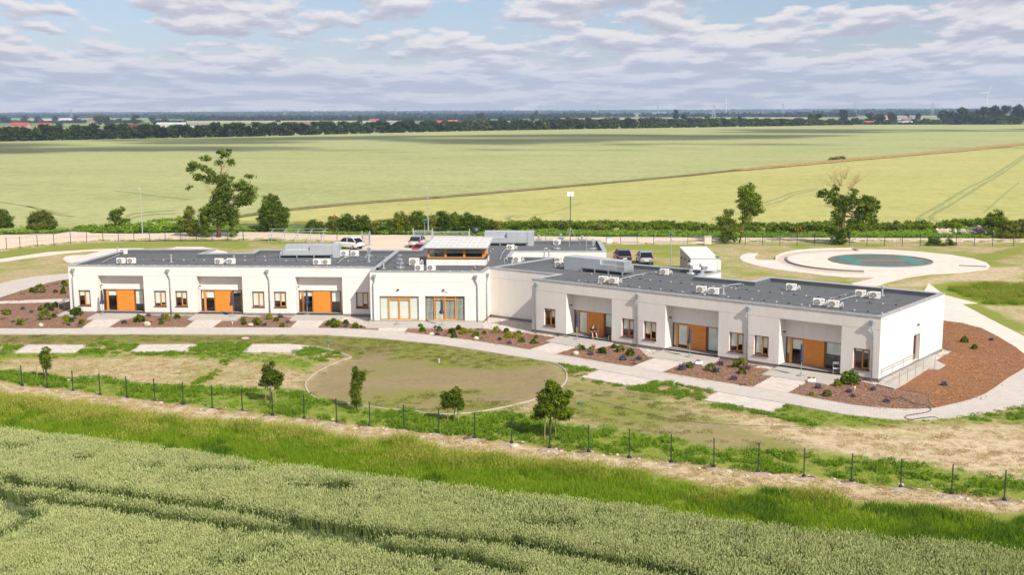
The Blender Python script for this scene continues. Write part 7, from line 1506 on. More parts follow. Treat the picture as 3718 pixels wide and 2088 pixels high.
X, Y = at('d', 922, 798, ZT); o = thing('rain_gauge_pole', 'upright white stick on a flat foot beside the sitting person', 'stick', (X, Y, ZT)); r = MB(); r.tube([(0, 0, 0), (0, 0, 1.25)], .018, 6); r.build('rod', M['white_metal'], o); r = MB(); r.box(-.3, .25, -.12, .12, 0, .04); r.build('foot', M['white_metal'], o)
X, Y = at('d', 1042, 828, ZT); o = thing('wooden_stool', 'small wooden stool by the wall corner right of the sitting person', 'stool', (X, Y, ZT)); r = MB(); r.box(-.15, .15, -.15, .15, .42, .46); r.build('seat', M['stake'], o)
lg = MB(); lg.box(-.02, .02, -.02, .02, 0, .42); lm_ = lg.mesh('leg', M['stake']); [part('leg', lm_, o, (a, b, 0)) for a in (-.12, .12) for b in (-.12, .12)]
# garden hose, marker stakes, little things
M['hose_dark'] = plain('dark_garden_hose', (.05, .05, .045), .5)
hp = [at('k', x, y) for x, y in [(1570, 175), (1640, 198), (1660, 196), (1700, 192), (1750, 215), (1810, 240), (1880, 250), (1915, 268), (1905, 290), (1850, 305), (1780, 315), (1738, 325), (1740, 342), (1780, 350), (1860, 338), (1930, 332), (1965, 340)]]
r = MB(); r.tube([(x, y, .10) for x, y in smooth_line(hp, 5)], .022, 6); q = r.build('garden_hose', M['hose_dark']); tag(q, 'dark garden hose snaking from the mulch across the walk at the lower right', 'hose')
r = MB(); r.tube([(x, y, .10) for x, y in smooth_line([at('k', x, y) for x, y in [(-500, 205), (-250, 270), (0, 335), (200, 365), (600, 395), (900, 400), (1100, 415)]], 5)], .014, 5); q = r.build('garden_hose', M['hose_dark']); tag(q, 'thin dark line of hose lying in the dry grass right of the lawn', 'hose')
for lb, k, x, y, h, m_ in (('small white marker stake in the bed at the near right corner', 'e', 1022, 1190, .32, 'white_metal'), ('small blue stake at the lower right edge of the bed by the rightmost terrace', 'e', 145, 1105, .2, 'blue_cloth'), ('small dark stake at the tip of the bed at the near right corner', 'e', 515, 1165, .25, 'blue_cloth'), ('white marker stake in the bed before the third left terrace', 'a', 2415, 945, .3, 'white_metal'), ('white marker stake by the shrubs near the left building corner', 'a', 530, 800, .3, 'white_metal')):
    X, Y = at(k, x, y); o = thing('marker_stake', lb, 'stake', (X, Y, 0)); r = MB(); r.tube([(0, 0, 0), (0, 0, h)], .018, 6); r.build('rod', M[m_], o); r = MB(); r.box(-.05, .05, -.02, .02, h*.7, h); r.build('tag', M[m_], o)
for lb, k, x, y in (('green bollard lamp on the lawn edge right of the third lower pad', 'i', 2365, 238),):
    X, Y = at(k, x, y); o = thing('garden_lamp', lb, 'lamp', (X, Y, 0)); r = MB(); r.tube([(0, 0, 0), (0, 0, .55)], .03, 6); r.build('post', M['steel'], o); r = MB(); r.lathe((0, 0, .55), [(.05, 0), (.16, .05), (.16, .16), (.05, .2)], 10); r.build('lamp_head', M['net_teal'], o)
X, Y = at('i', 1765, 158); r = MB(); r.lathe((0, 0, 0), [(.33, 0), (.33, .07), (.3, .08)], 16); q = r.build('manhole_cover', M['fl_w'], loc=(X, Y, 0)); tag(q, 'pinkish round drain cover in the dull grass strip above the third pad', 'drain cover')
X, Y = at('j', 780, 232); r = MB(); r.lathe((0, 0, 0), [(.08, 0), (.08, .3), (.05, .32)], 8); q = r.build('drain_pipe_stub', M['kerb'], loc=(X, Y, 0)); tag(q, 'pale pipe stub sticking out of the oval lawn', 'pipe')
X, Y = at('j', 1800, 530); r = MB(); r.blob((0, 0, .08), (.2, .14, .1), 1, .3, 3); q = r.build('crumpled_foil', M['net_teal'], loc=(X, Y, 0)); tag(q, 'pale turquoise scrap lying in the grass right of the lawn', 'litter')

# ------------------------------------------------------------------ poles, gates, cabinets, shed, rack
def lamp(lb, k, x, yb, yt, arm, r0=.09, mat='zinc', base=None):
    X, Y = at(k, x, yb) if base is None else base; h = up(k, x, yt, Y)[1]; o = thing('street_lamp', lb, 'street lamp', (X, Y, 0)); r = MB(); r.tube([(0, 0, 0), (0, 0, h)], r0, 8, r2=r0*.45); r.build('pole', M[mat], o)
    r = MB()
    if arm: r.tube([(0, 0, h-.1), (arm*.4, 0, h+.12), (arm, 0, h+.15)], .035, 6); r.box(min(arm, arm*1.5), max(arm, arm*1.5), -.12, .12, h+.10, h+.20)
    else: r.lathe((0, 0, h-.02), [(.05, 0), (.10, .12), (.34, .2), (.34, .26), (.1, .34)], 12)
    r.build('lamp_head', M['zinc'] if arm else M['net_teal'], o)
lamp('tall slim grey lamp post left of the ragged tree by the sandy road', 'f', 1075, 1030, 695, -.5); lamp('tall slim grey lamp post rising from the hedge behind the skylight', 'g', 738, 1035, 690, -.6)
lamp('low park lamp behind the skylight roof next to the tall lamp post', 'g', 713, 1092, 942, 0, .05); lamp('park lamp post in the grass between the grey car and the white shed', 'c', 2390, 468, 152, 0, .06); 
X_, Y_ = at('h', 380, 1262); lamp('park lamp in front of the white shed', 'h', 380, 1262, 1150, 0, .05, base=(X_, Y_-1.5))
# back fence: posts, wires
def fence(lb, P, h=1.75, sp=2.5, pm='green_metal'):
    X, Y = P[0]; o = thing('mesh_fence', lb, 'fence', (X, Y, 0)); r = MB(); r.box(-.035, .035, -.03, .03, 0, h); pme = r.mesh('fence_post', M[pm]); W_ = MB(); acc = 0
    for a, b in zip(P[:-1], P[1:]):
        l = hypot(b[0]-a[0], b[1]-a[1]); n_ = max(1, round(l/sp))
        for i in range(n_): part('fence_post', pme, o, (a[0]+(b[0]-a[0])*i/n_-X, a[1]+(b[1]-a[1])*i/n_-Y, 0))
        for z in (.1, .9, 1.65): W_.tube([(a[0]-X, a[1]-Y, z), (b[0]-X, b[1]-Y, z)], .008, 3, caps=False)
        m_ = int(l/.5)
        for i in range(m_):
            t = i/m_; W_.tube([(a[0]-X+(b[0]-a[0])*t, a[1]-Y+(b[1]-a[1])*t, .1), (a[0]-X+(b[0]-a[0])*t, a[1]-Y+(b[1]-a[1])*t, 1.65)], .003, 3, caps=False)
    W_.build('wire_mesh', M[pm], o); return o
fence('dark mesh fence along the sandy road behind the left wing', poly('a', [(70, 162), (210, 152), (390, 134), (562, 118), (735, 99), (902, 88), (1070, 75), (1393, 74), (1717, 78), (2040, 77), (2365, 74), (2528, 70)])+[at('b', 95, 212), at('b', 258, 212)])
fence('dark mesh fence behind the metal rack, ending at the small gate', poly('b', [(905, 214), (1070, 217), (1232, 219)]))
fence('dark mesh fence running from the white cabinet past the circular plaza to the right edge', poly('c', [(1720, 246), (1868, 246), (2040, 247), (2212, 249), (2390, 251)])+poly('h', [(190, 1052), (597, 1056), (843, 1061), (1088, 1061), (1336, 1063), (1586, 1063), (1838, 1066), (2095, 1062), (2352, 1063), (2650, 1064)]))
fence('dark mesh fence partly hidden behind the back wing roof and its mast', poly('c', [(1090, 205), (1260, 206), (1430, 207), (1600, 208)]))
# gates
def gate(lb, P0, P1, h, nbar, truss=False):
    Wd = Wall(P0, P1); l = Wd.L; o = thing('metal_gate', lb, 'gate', (P0[0], P0[1], 0), Wd.a)
    r = MB(); [r.box(x-.06, x+.06, -.06, .06, 0, h+.35) for x in (-.1, l+.1)]; r.build('gate_post', M['zinc'], o)
    r = MB(); r.box(0, l, -.03, .03, .12, .19); r.box(0, l, -.03, .03, h-.07, h); r.box(0, .07, -.03, .03, .19, h-.07); r.box(l-.07, l, -.03, .03, .19, h-.07); r.build('gate_frame', M['zinc'], o)
    b = MB(); b.box(-.012, .012, -.012, .012, .19, h-.07); bm_ = b.mesh('bar', M['zinc'])
    for i in range(nbar): part('bar', bm_, o, (l*(i+1)/(nbar+1), 0, 0))
gate('small silver pedestrian gate standing alone right of the white car', at('b', 1338, 262), at('b', 1405, 264), 1.75, 8)
gate('long silver sliding gate beyond the skylight roof, by the sandy road', at('b', 1868, 222), at('b', 2052, 222), 1.7, 22); gate('second leaf of the long sliding gate, behind the satellite dish', at('b', 2072, 218), at('b', 2440, 214), 1.45, 34)
def cabinet(name, lb, k, x0, x1, yb, yt, mat, dp=.6):
    A = at(k, x0, yb); B = at(k, x1, yb); w_ = B[0]-A[0]; h = up(k, x0, yt, A[1])[1]; o = thing(name, lb, 'cabinet', (A[0], A[1], 0))
    r = MB(); r.box(0, w_, 0, dp, .12, h-.08); r.build('body', M[mat], o); r = MB(); r.box(-.05, w_+.05, -.05, dp+.05, h-.08, h); r.build('lid', M['zinc'], o); r = MB(); r.box(.05, w_/2-.02, -.02, 0, .2, h-.14); r.build('door', M[mat], o); r = MB(); r.box(w_/2+.02, w_-.05, -.02, 0, .2, h-.14); r.build('door', M[mat], o); r = MB(); r.box(.02, w_-.02, .02, dp-.02, 0, .12); r.build('plinth', M['plinth'], o)
M['beige'] = plain('beige_enamel', (.62, .54, .42), .5)
cabinet('utility_cabinet', 'white utility cabinet in the fence right of the back wing', 'c', 1722, 1780, 246, 178, 'white_metal'); cabinet('utility_cabinet', 'beige utility cabinet by the sandy road left of the two slender trees', 'h', 308, 358, 1056, 992, 'beige')
for lb, k, x0, x1, y in (('low grey concrete kerb wall before the fence right of the white cabinet', 'c', 1870, 2038, 246), ('low grey concrete kerb wall behind the park lamp post', 'c', 2215, 2574, 250)):
    a, b = at(k, x0, y), at(k, x1, y+2); q = ribbon('concrete_kerb_wall', [a, b], .15, 0, M['kerb'], h=.45, kind=None); tag(q, lb, 'low wall')
# the white shed with its sloping roof
A = at('h', 210, 1262); B = at('h', 398, 1262); wS = B[0]-A[0]; dS = 4.6; Ys = A[1]
hF = up('h', 210, 1150, Ys)[1]; hB = hF+.75
o = thing('white_shed', 'white metal shed with sloping roof and louvred grey side behind the right wing', 'shed', (A[0], A[1], 0))
sk = -.45
def shp(x, y): return (x+sk*y/dS*1.3, y)
vs = [(*shp(0, 0), 0), (*shp(wS, 0), 0), (*shp(wS, dS), 0), (*shp(0, dS), 0), (*shp(0, 0), hF), (*shp(wS, 0), hF), (*shp(wS, dS), hB), (*shp(0, dS), hB)]
r = MB(); r.add(vs, [(0, 1, 5, 4), (1, 2, 6, 5), (2, 3, 7, 6)]); r.build('wall', M['white_metal'], o)
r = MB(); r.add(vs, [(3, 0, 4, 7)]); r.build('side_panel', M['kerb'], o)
r = MB(); v2 = [(x-.08 if i in (4, 7) else x+.08, y-.1 if i in (4, 5) else y+.1, z) for i, (x, y, z) in enumerate(vs) if i > 3 for i in [i]]; v2 = [(vs[4][0]-.07, vs[4][1]-.1, hF), (vs[5][0]+.07, vs[5][1]-.1, hF), (vs[6][0]+.07, vs[6][1]+.1, hB), (vs[7][0]-.07, vs[7][1]+.1, hB)]; v2 += [(x, y, z+.1) for x, y, z in v2]
r.add(v2, [(4, 5, 6, 7), (0, 1, 5, 4), (1, 2, 6, 5), (2, 3, 7, 6), (3, 0, 4, 7)]); r.build('roof', M['white_metal'], o)
sl_m = MB(); sl_m.box(-.02, 0, 0, 3.9, 0, .05); slm = sl_m.mesh('louvre_slat', M['steel'])
for i in range(9): q = part('louvre_slat', slm, o, (-.01, .3, .35+i*.2), 0); q.rotation_euler = (0, 0, atan2(-sk*1.3/dS, 1)*1.0)
r = MB(); [r.box(sk*y_/dS*1.3-.12, sk*y_/dS*1.3-.03, y_-.12, y_+.12, hF-.5, hF-.28) for y_ in (.7, 2.3, 3.8)]; r.build('lamp', M['dark_metal'], o)
r = MB(); r.box(wS*.86, wS+.5, -.01+.3, 2.2, hF*.25, hF-.35); r.build('side_unit', M['white_metal'], o); r = MB(); r.box(wS+.08, wS+.14, -.06, 0, 0, hF); r.build('downpipe', M['zinc'], o)
# open steel rack for solar panels
a = at('b', 360, 236); b = at('b', 905, 236); o = thing('solar_panel_rack', 'empty grey steel frame rack standing on the grass behind the left wing', 'steel rack', (a[0], a[1], 0)); lR = b[0]-a[0]; hR = up('b', 400, 92, a[1]+2.0)[1]
r = MB()
for i in range(5):
    x = lR*i/4; r.tube([(x, 0, 0), (x, 0, .95)], .04, 5); r.tube([(x, 2.2, 0), (x, 2.2, hR-.2)], .04, 5); r.tube([(x, -.3, .75), (x+.25, 2.6, hR)], .04, 5)
r.build('upright', M['zinc'], o); r = MB()
for t in (.06, .36, .66, .97): r.tube([(-.4, -.3+2.9*t, .78+(hR-.75)*t), (lR+.6, -.3+2.9*t, .78+(hR-.75)*t)], .035, 5)
r.build('rail', M['zinc'], o)
# orange marker posts and poppies
for lb, k, x, y, h in (('orange-red topped gas marker post by the hedge behind the left wing', 'b', 1048, 126, 2.0),):
    X, Y = at(k, x, y); o = thing('marker_post', lb, 'marker post', (X, Y, 0)); r = MB(); r.tube([(0, 0, 0), (0, 0, h*1.4)], .04, 6); r.build('post', M['steel'], o); r = MB(); r.blob((0, 0, h*1.4), (.2, .2, .22), 1, .05, 1); r.box(-.14, .14, -.1, .1, .5, 1.1); r.build('orange_cap', M['fl_o'], o)
for i, (lb, k, x, y) in enumerate((('orange poppy patch in the verge behind the silver housing', 'c', 335, 95), ('orange poppy patch in the green verge left of the ivy tree', 'h', 968, 975), ('orange poppy patch in the hedge behind the sliding gate', 'b', 2480, 95))):
    X, Y = at(k, x, y); o = thing('poppy_patch', lb, 'flowers', (X, Y, 0)); r = MB(); R_ = random.Random(i); [r.blob((R_.uniform(-.7, .7), R_.uniform(-.5, .5), R_.uniform(.6, 1.1)), (.1, .1, .07), 1, .1, j) for j in range(14)]; r.build('blossom', M['fl_o'], o); part('foliage', leaf_mesh('foliage', [(0, 0, .4, .8, .5, .4, 120, .5)], M['leaf'], .1, i), o)

# ------------------------------------------------------------------ cars (front at -y in local space; seen from behind when turned)
def car(lb, loc, rz, paint, suv=True, seed=0):
    o = thing('parked_car', lb, 'car', (loc[0], loc[1], 0), rz, 'cars parked behind the building'); Lc = 4.45; H = 1.62 if suv else 1.46
    # lower body lofted along y
    secs = [(-2.22, .36, .62, .66), (-2.12, .28, .78, .80), (-1.5, .24, .92, .88), (-.9, .24, .98, .90), (0, .24, 1.0, .91), (1.2, .24, 1.02, .91), (1.9, .28, 1.02, .88), (2.16, .34, .96, .84), (2.24, .42, .80, .78)]
    V = []; F = []; 
    for y, zb, zt, hw in secs: V += [(-hw*.93, y, zb), (-hw, y, zb+.14), (-hw, y, zt-.16), (-hw*.90, y, zt), (hw*.90, y, zt), (hw, y, zt-.16), (hw, y, zb+.14), (hw*.93, y, zb)]
    for i in range(len(secs)-1):
        for j in range(8): F.append((i*8+j, i*8+(j+1) % 8, (i+1)*8+(j+1) % 8, (i+1)*8+j))
    F += [tuple(range(7, -1, -1)), tuple(range((len(secs)-1)*8, len(secs)*8))]; r = MB(); r.add(V, F); r.build('body', M[paint], o, smooth=False)
    cs = [(-1.15, 1.0, .80, 0), (-.45, H-.06, .66, 1), (.3, H, .66, 1), (1.35, H-.04, .64, 1), (2.02 if suv else 1.9, 1.05, .76, 0)]
    V = []; F = []
    for y, zt, hw, up_ in cs: V += [(-hw-.04-(.07 if up_ else 0), y, .98), (-hw, y, zt), (hw, y, zt), (hw+.04+(.07 if up_ else 0), y, .98)]
    for i in range(4): F += [(i*4, i*4+1, (i+1)*4+1, (i+1)*4), (i*4+1, i*4+2, (i+1)*4+2, (i+1)*4+1), (i*4+2, i*4+3, (i+1)*4+3, (i+1)*4+2)]
    r = MB(); r.add(V, F); r.build('windows', M['car_glass'], o)
    r = MB(); vs_ = [(-.67, -.50, H-.045), (.67, -.50, H-.045), (.67, .3, H+.02), (.66, 1.42, H-.02), (-.66, 1.42, H-.02), (-.67, .3, H+.02)]; r.add(vs_+[(x, y, z-.05) for x, y, z in vs_], [(0, 1, 2, 5), (5, 2, 3, 4), (0, 6, 7, 1), (3, 9, 10, 4), (1, 7, 8, 2), (2, 8, 9, 3), (4, 10, 11, 5), (5, 11, 6, 0)])
    for s_ in (-1, 1):
        r.tube([(s_*.72, -.46, H-.08), (s_*.86, -1.15, .99)], .035, 5); r.tube([(s_*.70, 1.40, H-.07), (s_*.80, 1.98, 1.04)], .05, 5); r.tube([(s_*.76, .35, H-.05), (s_*.84, .38, .99)], .04, 4); r.tube([(s_*.70, -.4, H+.01), (s_*.70, 1.3, H+.03)], .018, 4)
    r.build('roof', M[paint], o)
    for sx in (-1, 1):
        for y in (-1.42, 1.38):
            r = MB(); r.tube([(sx*.70, y, .33), (sx*.90, y, .33)], .33, 16); w_ = r.build('wheel', M['black'], o); r = MB(); r.tube([(sx*.89, y, .33), (sx*.915, y, .33)], .2, 10); r.build('rim', M['steel'], w_)
        r = MB(); r.box(min(sx*.56, sx*.86), max(sx*.56, sx*.86), 2.06, 2.2, .80, 1.0) if suv else r.box(min(sx*.5, sx*.8), max(sx*.5, sx*.8), 2.1, 2.2, .72, .86); r.build('tail_light', M['tail'], o)
        r = MB(); r.box(min(sx*.5, sx*.78), max(sx*.5, sx*.78), -2.24, -2.1, .62, .76); r.build('headlight', M['headlamp'], o)
        r = MB(); r.blob((sx*1.0, -.75, 1.0), (.10, .07, .07), 1, 0, 1); r.build('mirror', M[paint], o)
    r = MB(); r.box(-.26, .26, 2.225, 2.25, .60, .71); r.build('number_plate', M['white_print'], o); r = MB(); r.box(-.78, .78, 2.14, 2.262, .34, .5); r.build('bumper', M['dark_metal'], o)
    return o
X, Y = at('c', 1903, 452); car('black car seen from behind, half hidden by the right wing parapet', (X, Y+2.2), pi+.06, 'car_black')
X, Y = at('c', 2138, 472); car('blue-grey estate car seen from behind, right of the black car', (X, Y+2.2), pi+.0, 'car_grey')
X, Y = at('b', 1175, 310); car('white car behind the left wing roof, facing left', (X, Y+2), pi+.95, 'car_white')
X, Y = at('b', 1905, 300); car('silver hatchback parked left of the skylight behind the roof', (X-.2, Y+3.2), pi-.15, 'car_silver')
X, Y = at('b', 1900, 318); car('low red car in front of the silver hatchback, mostly hidden by the roof edge', (X+1.3, Y-3.2), pi-.4, 'car_red', False)
X, Y = at('c', 1735, 400); car('small red car just visible beside the white wall of the back wing', (X-1.3, Y+1.2), pi+.1, 'car_red', False)

# ------------------------------------------------------------------ the distant row of trees beyond the field
def crown_mesh(name, seed, mat, tall=1.0, n=1500, leaf=.62):
    R = np.random.default_rng(seed); cl = []
    for i in range(26):
        z = R.uniform(.10, .92); rr = .52*sin(min(1, (z+.12))*pi*.86)**.5; a = R.uniform(0, 6.28); q = R.uniform(.2, .8)*rr
        cl.append((q*cos(a)*10, q*sin(a)*10, z*10*tall, 2.3, 2.3, 1.5, n/26, R.uniform(.1, .9)))
    return leaf_mesh(name, cl, mat, leaf, seed)
CRW = [crown_mesh('crown', 500+i, M['leaf_row'], 1.0) for i in range(4)]; CRV = [crown_mesh('crown', 510+i, M['leaf_row_warm'], 1.0) for i in range(3)]
tkm = MB(); tkm.tube([(0, 0, -.2), (0, 0, 5)], .28, 6); tk_me = tkm.mesh('trunk', M['bark'])
def far_tree(lb, X, Y, h, wdt, me, grp, cat='tree', nm='roadside_tree'):
    o = thing(nm, lb, cat, (X, Y, 0), random.uniform(0, 6.28), grp); c_ = part('crown', me, o); c_.scale = (wdt/10, wdt/10, h/10); t_3 = part('trunk', tk_me, o); t_3.scale = (1, 1, h/10); return o
tops = [(-120, 316), (0, 316), (130, 312), (320, 312), (480, 311), (620, 309), (760, 306), (900, 304), (1000, 303), (1140, 302), (1300, 300), (1480, 298), (1600, 297), (1760, 296), (1900, 297), (2010, 296), (2120, 303)]
bots = [(-120, 358), (0, 357.5), (320, 350.5), (620, 345), (900, 337), (1200, 330), (1480, 325), (1760, 321), (2000, 317), (2120, 315)]
ix = lambda T_, x: float(np.interp(x, [t[0] for t in T_], [t[1] for t in T_]))
x = -95.0; ti = 0; R = np.random.default_rng(77)
while x < 2150:
    yb = ix(bots, x); X, Y = at('D', x, yb); Y2 = Y+6; h0 = up('D', x, ix(tops, x), Y2)[1]
    h = h0*R.uniform(.88, 1.06); wdt = R.uniform(8.5, 11.5); X2 = X+R.uniform(-1, 1)
    warm = x > 1150 and R.random() < (.25 if x < 1600 else .7)
    frac = x/2576
    lb = '%s tree in the long row between the field and the village' % ('sunlit yellowish' if warm else 'dark green')
    tn = ti+1
    seg = 'behind the left part of the field' if frac < .25 else 'left of centre' if frac < .45 else 'right of centre' if frac < .65 else 'at the right end of the row'
    lb = '%s tree in the long far tree row, %s from its left end' % ('yellowish' if warm else 'dark green', nth(tn))
    far_tree(lb, X2, Y2+R.uniform(0, 5), h, wdt*(1.15 if frac < .5 else 1.3), (CRV[ti % 3] if warm else CRW[ti % 4]), 'trees of the long row beyond the field', 'tree')
    x += wdt*.58/Y2*FPX*.69285*(1.0 if frac < .5 else 1.15); ti += 1
# scattered trees of the village and the farmland beyond: (D x, base y, top y, width D, warm)
FT = [(12, 306, 288, 26, 0), (60, 303, 290, 20, 0), (95, 306, 292, 18, 0), (140, 306, 291, 16, 0), (195, 306, 291, 22, 0), (250, 313, 290, 26, 0), (268, 314, 292, 20, 0), (342, 311, 289, 24, 0), (300, 308, 295, 16, 0), (385, 305, 293, 16, 0), (415, 308, 294, 16, 1), (150, 318, 303, 16, 0), (390, 318, 306, 12, 0), (550, 320, 306, 12, 0),
      (640, 318, 306, 20, 0), (700, 312, 303, 18, 0), (905, 312, 291, 16, 0), (870, 316, 302, 14, 0), (960, 314, 302, 18, 0), (1030, 310, 297, 22, 0), (1080, 312, 300, 16, 0), (1210, 306, 283, 22, 0), (1260, 308, 292, 14, 0), (1340, 306, 283, 14, 0), (1180, 308, 290, 20, 0), (1430, 314, 291, 24, 1), (1550, 312, 295, 22, 1), (1400, 306, 292, 16, 0), (1480, 310, 290, 16, 0),
      (1640, 312, 294, 20, 0), (1700, 305, 276, 16, 0), (1720, 308, 280, 14, 0), (1780, 306, 290, 16, 0), (1350, 300, 278, 12, 0), (1860, 306, 292, 14, 0),
      (2042, 313, 279, 26, 0), (2060, 314, 285, 20, 0), (2010, 314, 296, 16, 0), (2120, 305, 275, 24, 0), (2150, 310, 292, 20, 0), (2185, 311, 284, 30, 0), (2215, 311, 286, 26, 0), (2240, 308, 282, 20, 0), (2090, 314, 298, 20, 0), (2250, 304, 280, 14, 0), (2280, 300, 284, 14, 0), (2310, 303, 284, 14, 0), (2330, 312, 293, 20, 0), (2300, 312, 298, 16, 0),
      (2370, 311, 277, 26, 0), (2395, 311, 272, 30, 0), (2420, 311, 270, 30, 0), (2450, 311, 268, 32, 0), (2475, 311, 268, 30, 0), (2500, 311, 266, 34, 0), (2530, 311, 265, 34, 0), (2560, 312, 264, 36, 0), (2590, 312, 262, 36, 0), (2435, 313, 288, 34, 0), (2480, 313, 290, 34, 0), (2515, 313, 292, 36, 1), (2555, 313, 293, 34, 0), (2385, 313, 296, 30, 1), (2350, 313, 300, 24, 1), (2405, 314, 300, 30, 0), (2625, 312, 266, 34, 0)]
zc = {}; FT.sort()
for i, (x, yb, yt, w_, wm) in enumerate(FT):
    X, Y = at('D', x, yb); h = up('D', x, yt, Y)[1]; wd_ = w_/.69285/FPX*Y
    zone = 'among the far left village roofs' if x < 430 else 'behind the long row left of centre' if x < 1000 else 'behind the long row right of centre' if x < 1900 else 'near the houses right of the tree row' if x < 2345 else 'of the tall grove at the right horizon'
    zc[zone] = zc.get(zone, 0)+1; o = far_tree(('pale green ' if wm else 'dark ')+'tree '+zone+', %s from left' % nth(zc[zone]), X, Y, h, wd_*1.05, CRV[i % 3] if wm else CRW[i % 4], 'distant trees '+zone, nm='distant_tree')
# far woods: bands of small crowns
def wood_band(name, x0, x1, yb, yt, step, seed, mat, jit=.35, depthn=2, gaps=0):
    R = np.random.default_rng(seed); me_v = []; cl = []
    x = x0
    while x < x1:
        yb_ = yb(x) if callable(yb) else yb; yt_ = yt(x) if callable(yt) else yt
        if gaps and vnoise(np.array([x*.01]), np.array([seed*1.7]), 3.0, seed)[0] < gaps: x += step; continue
        for d in range(depthn):
            X, Y = at('D', x+R.uniform(-.5, .5)*step, yb_-(d*.35)); h = max(3, up('D', x, yt_, Y)[1]*R.uniform(1-jit, 1.0)); w_ = step/.69285/FPX*Y*R.uniform(.8, 1.3)
            cl.append((X, Y, h*.45, w_, w_*1.2, h*.55, 26, R.uniform(.1, .8)))
        x += step
    sz = np.mean([c[3] for c in cl])*.40
    me = leaf_mesh(name, cl, mat, sz, seed, 0.2, .8); o = bpy.data.objects.new(name, me); COL.objects.link(o); tag(o, kind='stuff')
hz = lambda off: (lambda x: 283.5-.0042*x+off)
wood_band('far_forest', -80, 2660, hz(5.0), hz(-1.0), 7, 1, M['leaf_far'], .25, 2)
wood_band('far_forest', -80, 2660, hz(7.5), hz(.5), 8, 2, M['leaf_far'], .35, 2, .30)
wood_band('far_forest', 380, 1500, hz(10.5), hz(2.5), 9, 3, M['leaf_far'], .3, 2, .25)
wood_band('far_woods', -80, 480, 296, 286, 9, 4, M['leaf_far'], .35, 2, .25)
wood_band('far_woods', 480, 1300, 303, 293, 10, 5, M['leaf_far'], .3, 2, .35)
wood_band('far_woods', 380, 1400, 299, 288, 9, 15, M['leaf_far'], .3, 2, .12)
wood_band('far_woods', 950, 1500, 296, 283, 9, 6, M['leaf_far'], .4, 2, .2)
wood_band('far_woods', 1400, 2150, 294, 281.5, 9, 7, M['leaf_far'], .4, 2, .25)
wood_band('far_woods', 2000, 2380, 290, 277.5, 9, 8, M['leaf_far'], .4, 2, .25)
wood_band('far_woods', 2100, 2660, 287, 273, 8, 9, M['leaf_far'], .3, 2, .1)
wood_band('field_hedges', 0, 460, 309, 301, 9, 10, M['leaf_row'], .4, 1, .35)
wood_band('field_hedges', 1480, 2050, 305, 299, 9, 11, M['leaf_row'], .4, 1, .45)
wood_band('field_hedges', 2060, 2360, 308, 301, 9, 12, M['leaf_row'], .4, 1, .4)
wood_band('roadside_scrub', 2040, 2560, 313.6, 306, 10, 13, M['leaf_row'], .5, 1, .2)
# light fields between the woods
M['strip'] = plain('distant_bright_field', (.34, .37, .17), .95, var=.15, scale=.004); M['strip_g'] = plain('distant_green_field', (.20, .26, .09), .95, var=.15, scale=.004)
for i, (x0, x1, y0, y1, m_) in enumerate([(-60, 260, 300, 305, 'strip'), (520, 1000, 303, 309, 'strip'), (400, 560, 305, 310, 'strip'), (1000, 1500, 300, 303.5, 'strip_g'), (1480, 2040, 296, 301, 'strip'), (1380, 2200, 289.5, 291.5, 'strip_g'), (2040, 2400, 297, 301, 'strip_g'), (2200, 2640, 291, 293, 'strip'), (-60, 180, 292, 294, 'strip_g')]):
    sheet('far_field', [at('D', x0, y0), at('D', x1, y0-.002*(x1-x0)), at('D', x1, y1-.002*(x1-x0)), at('D', x0, y1)], .06+.02*i, M[m_])
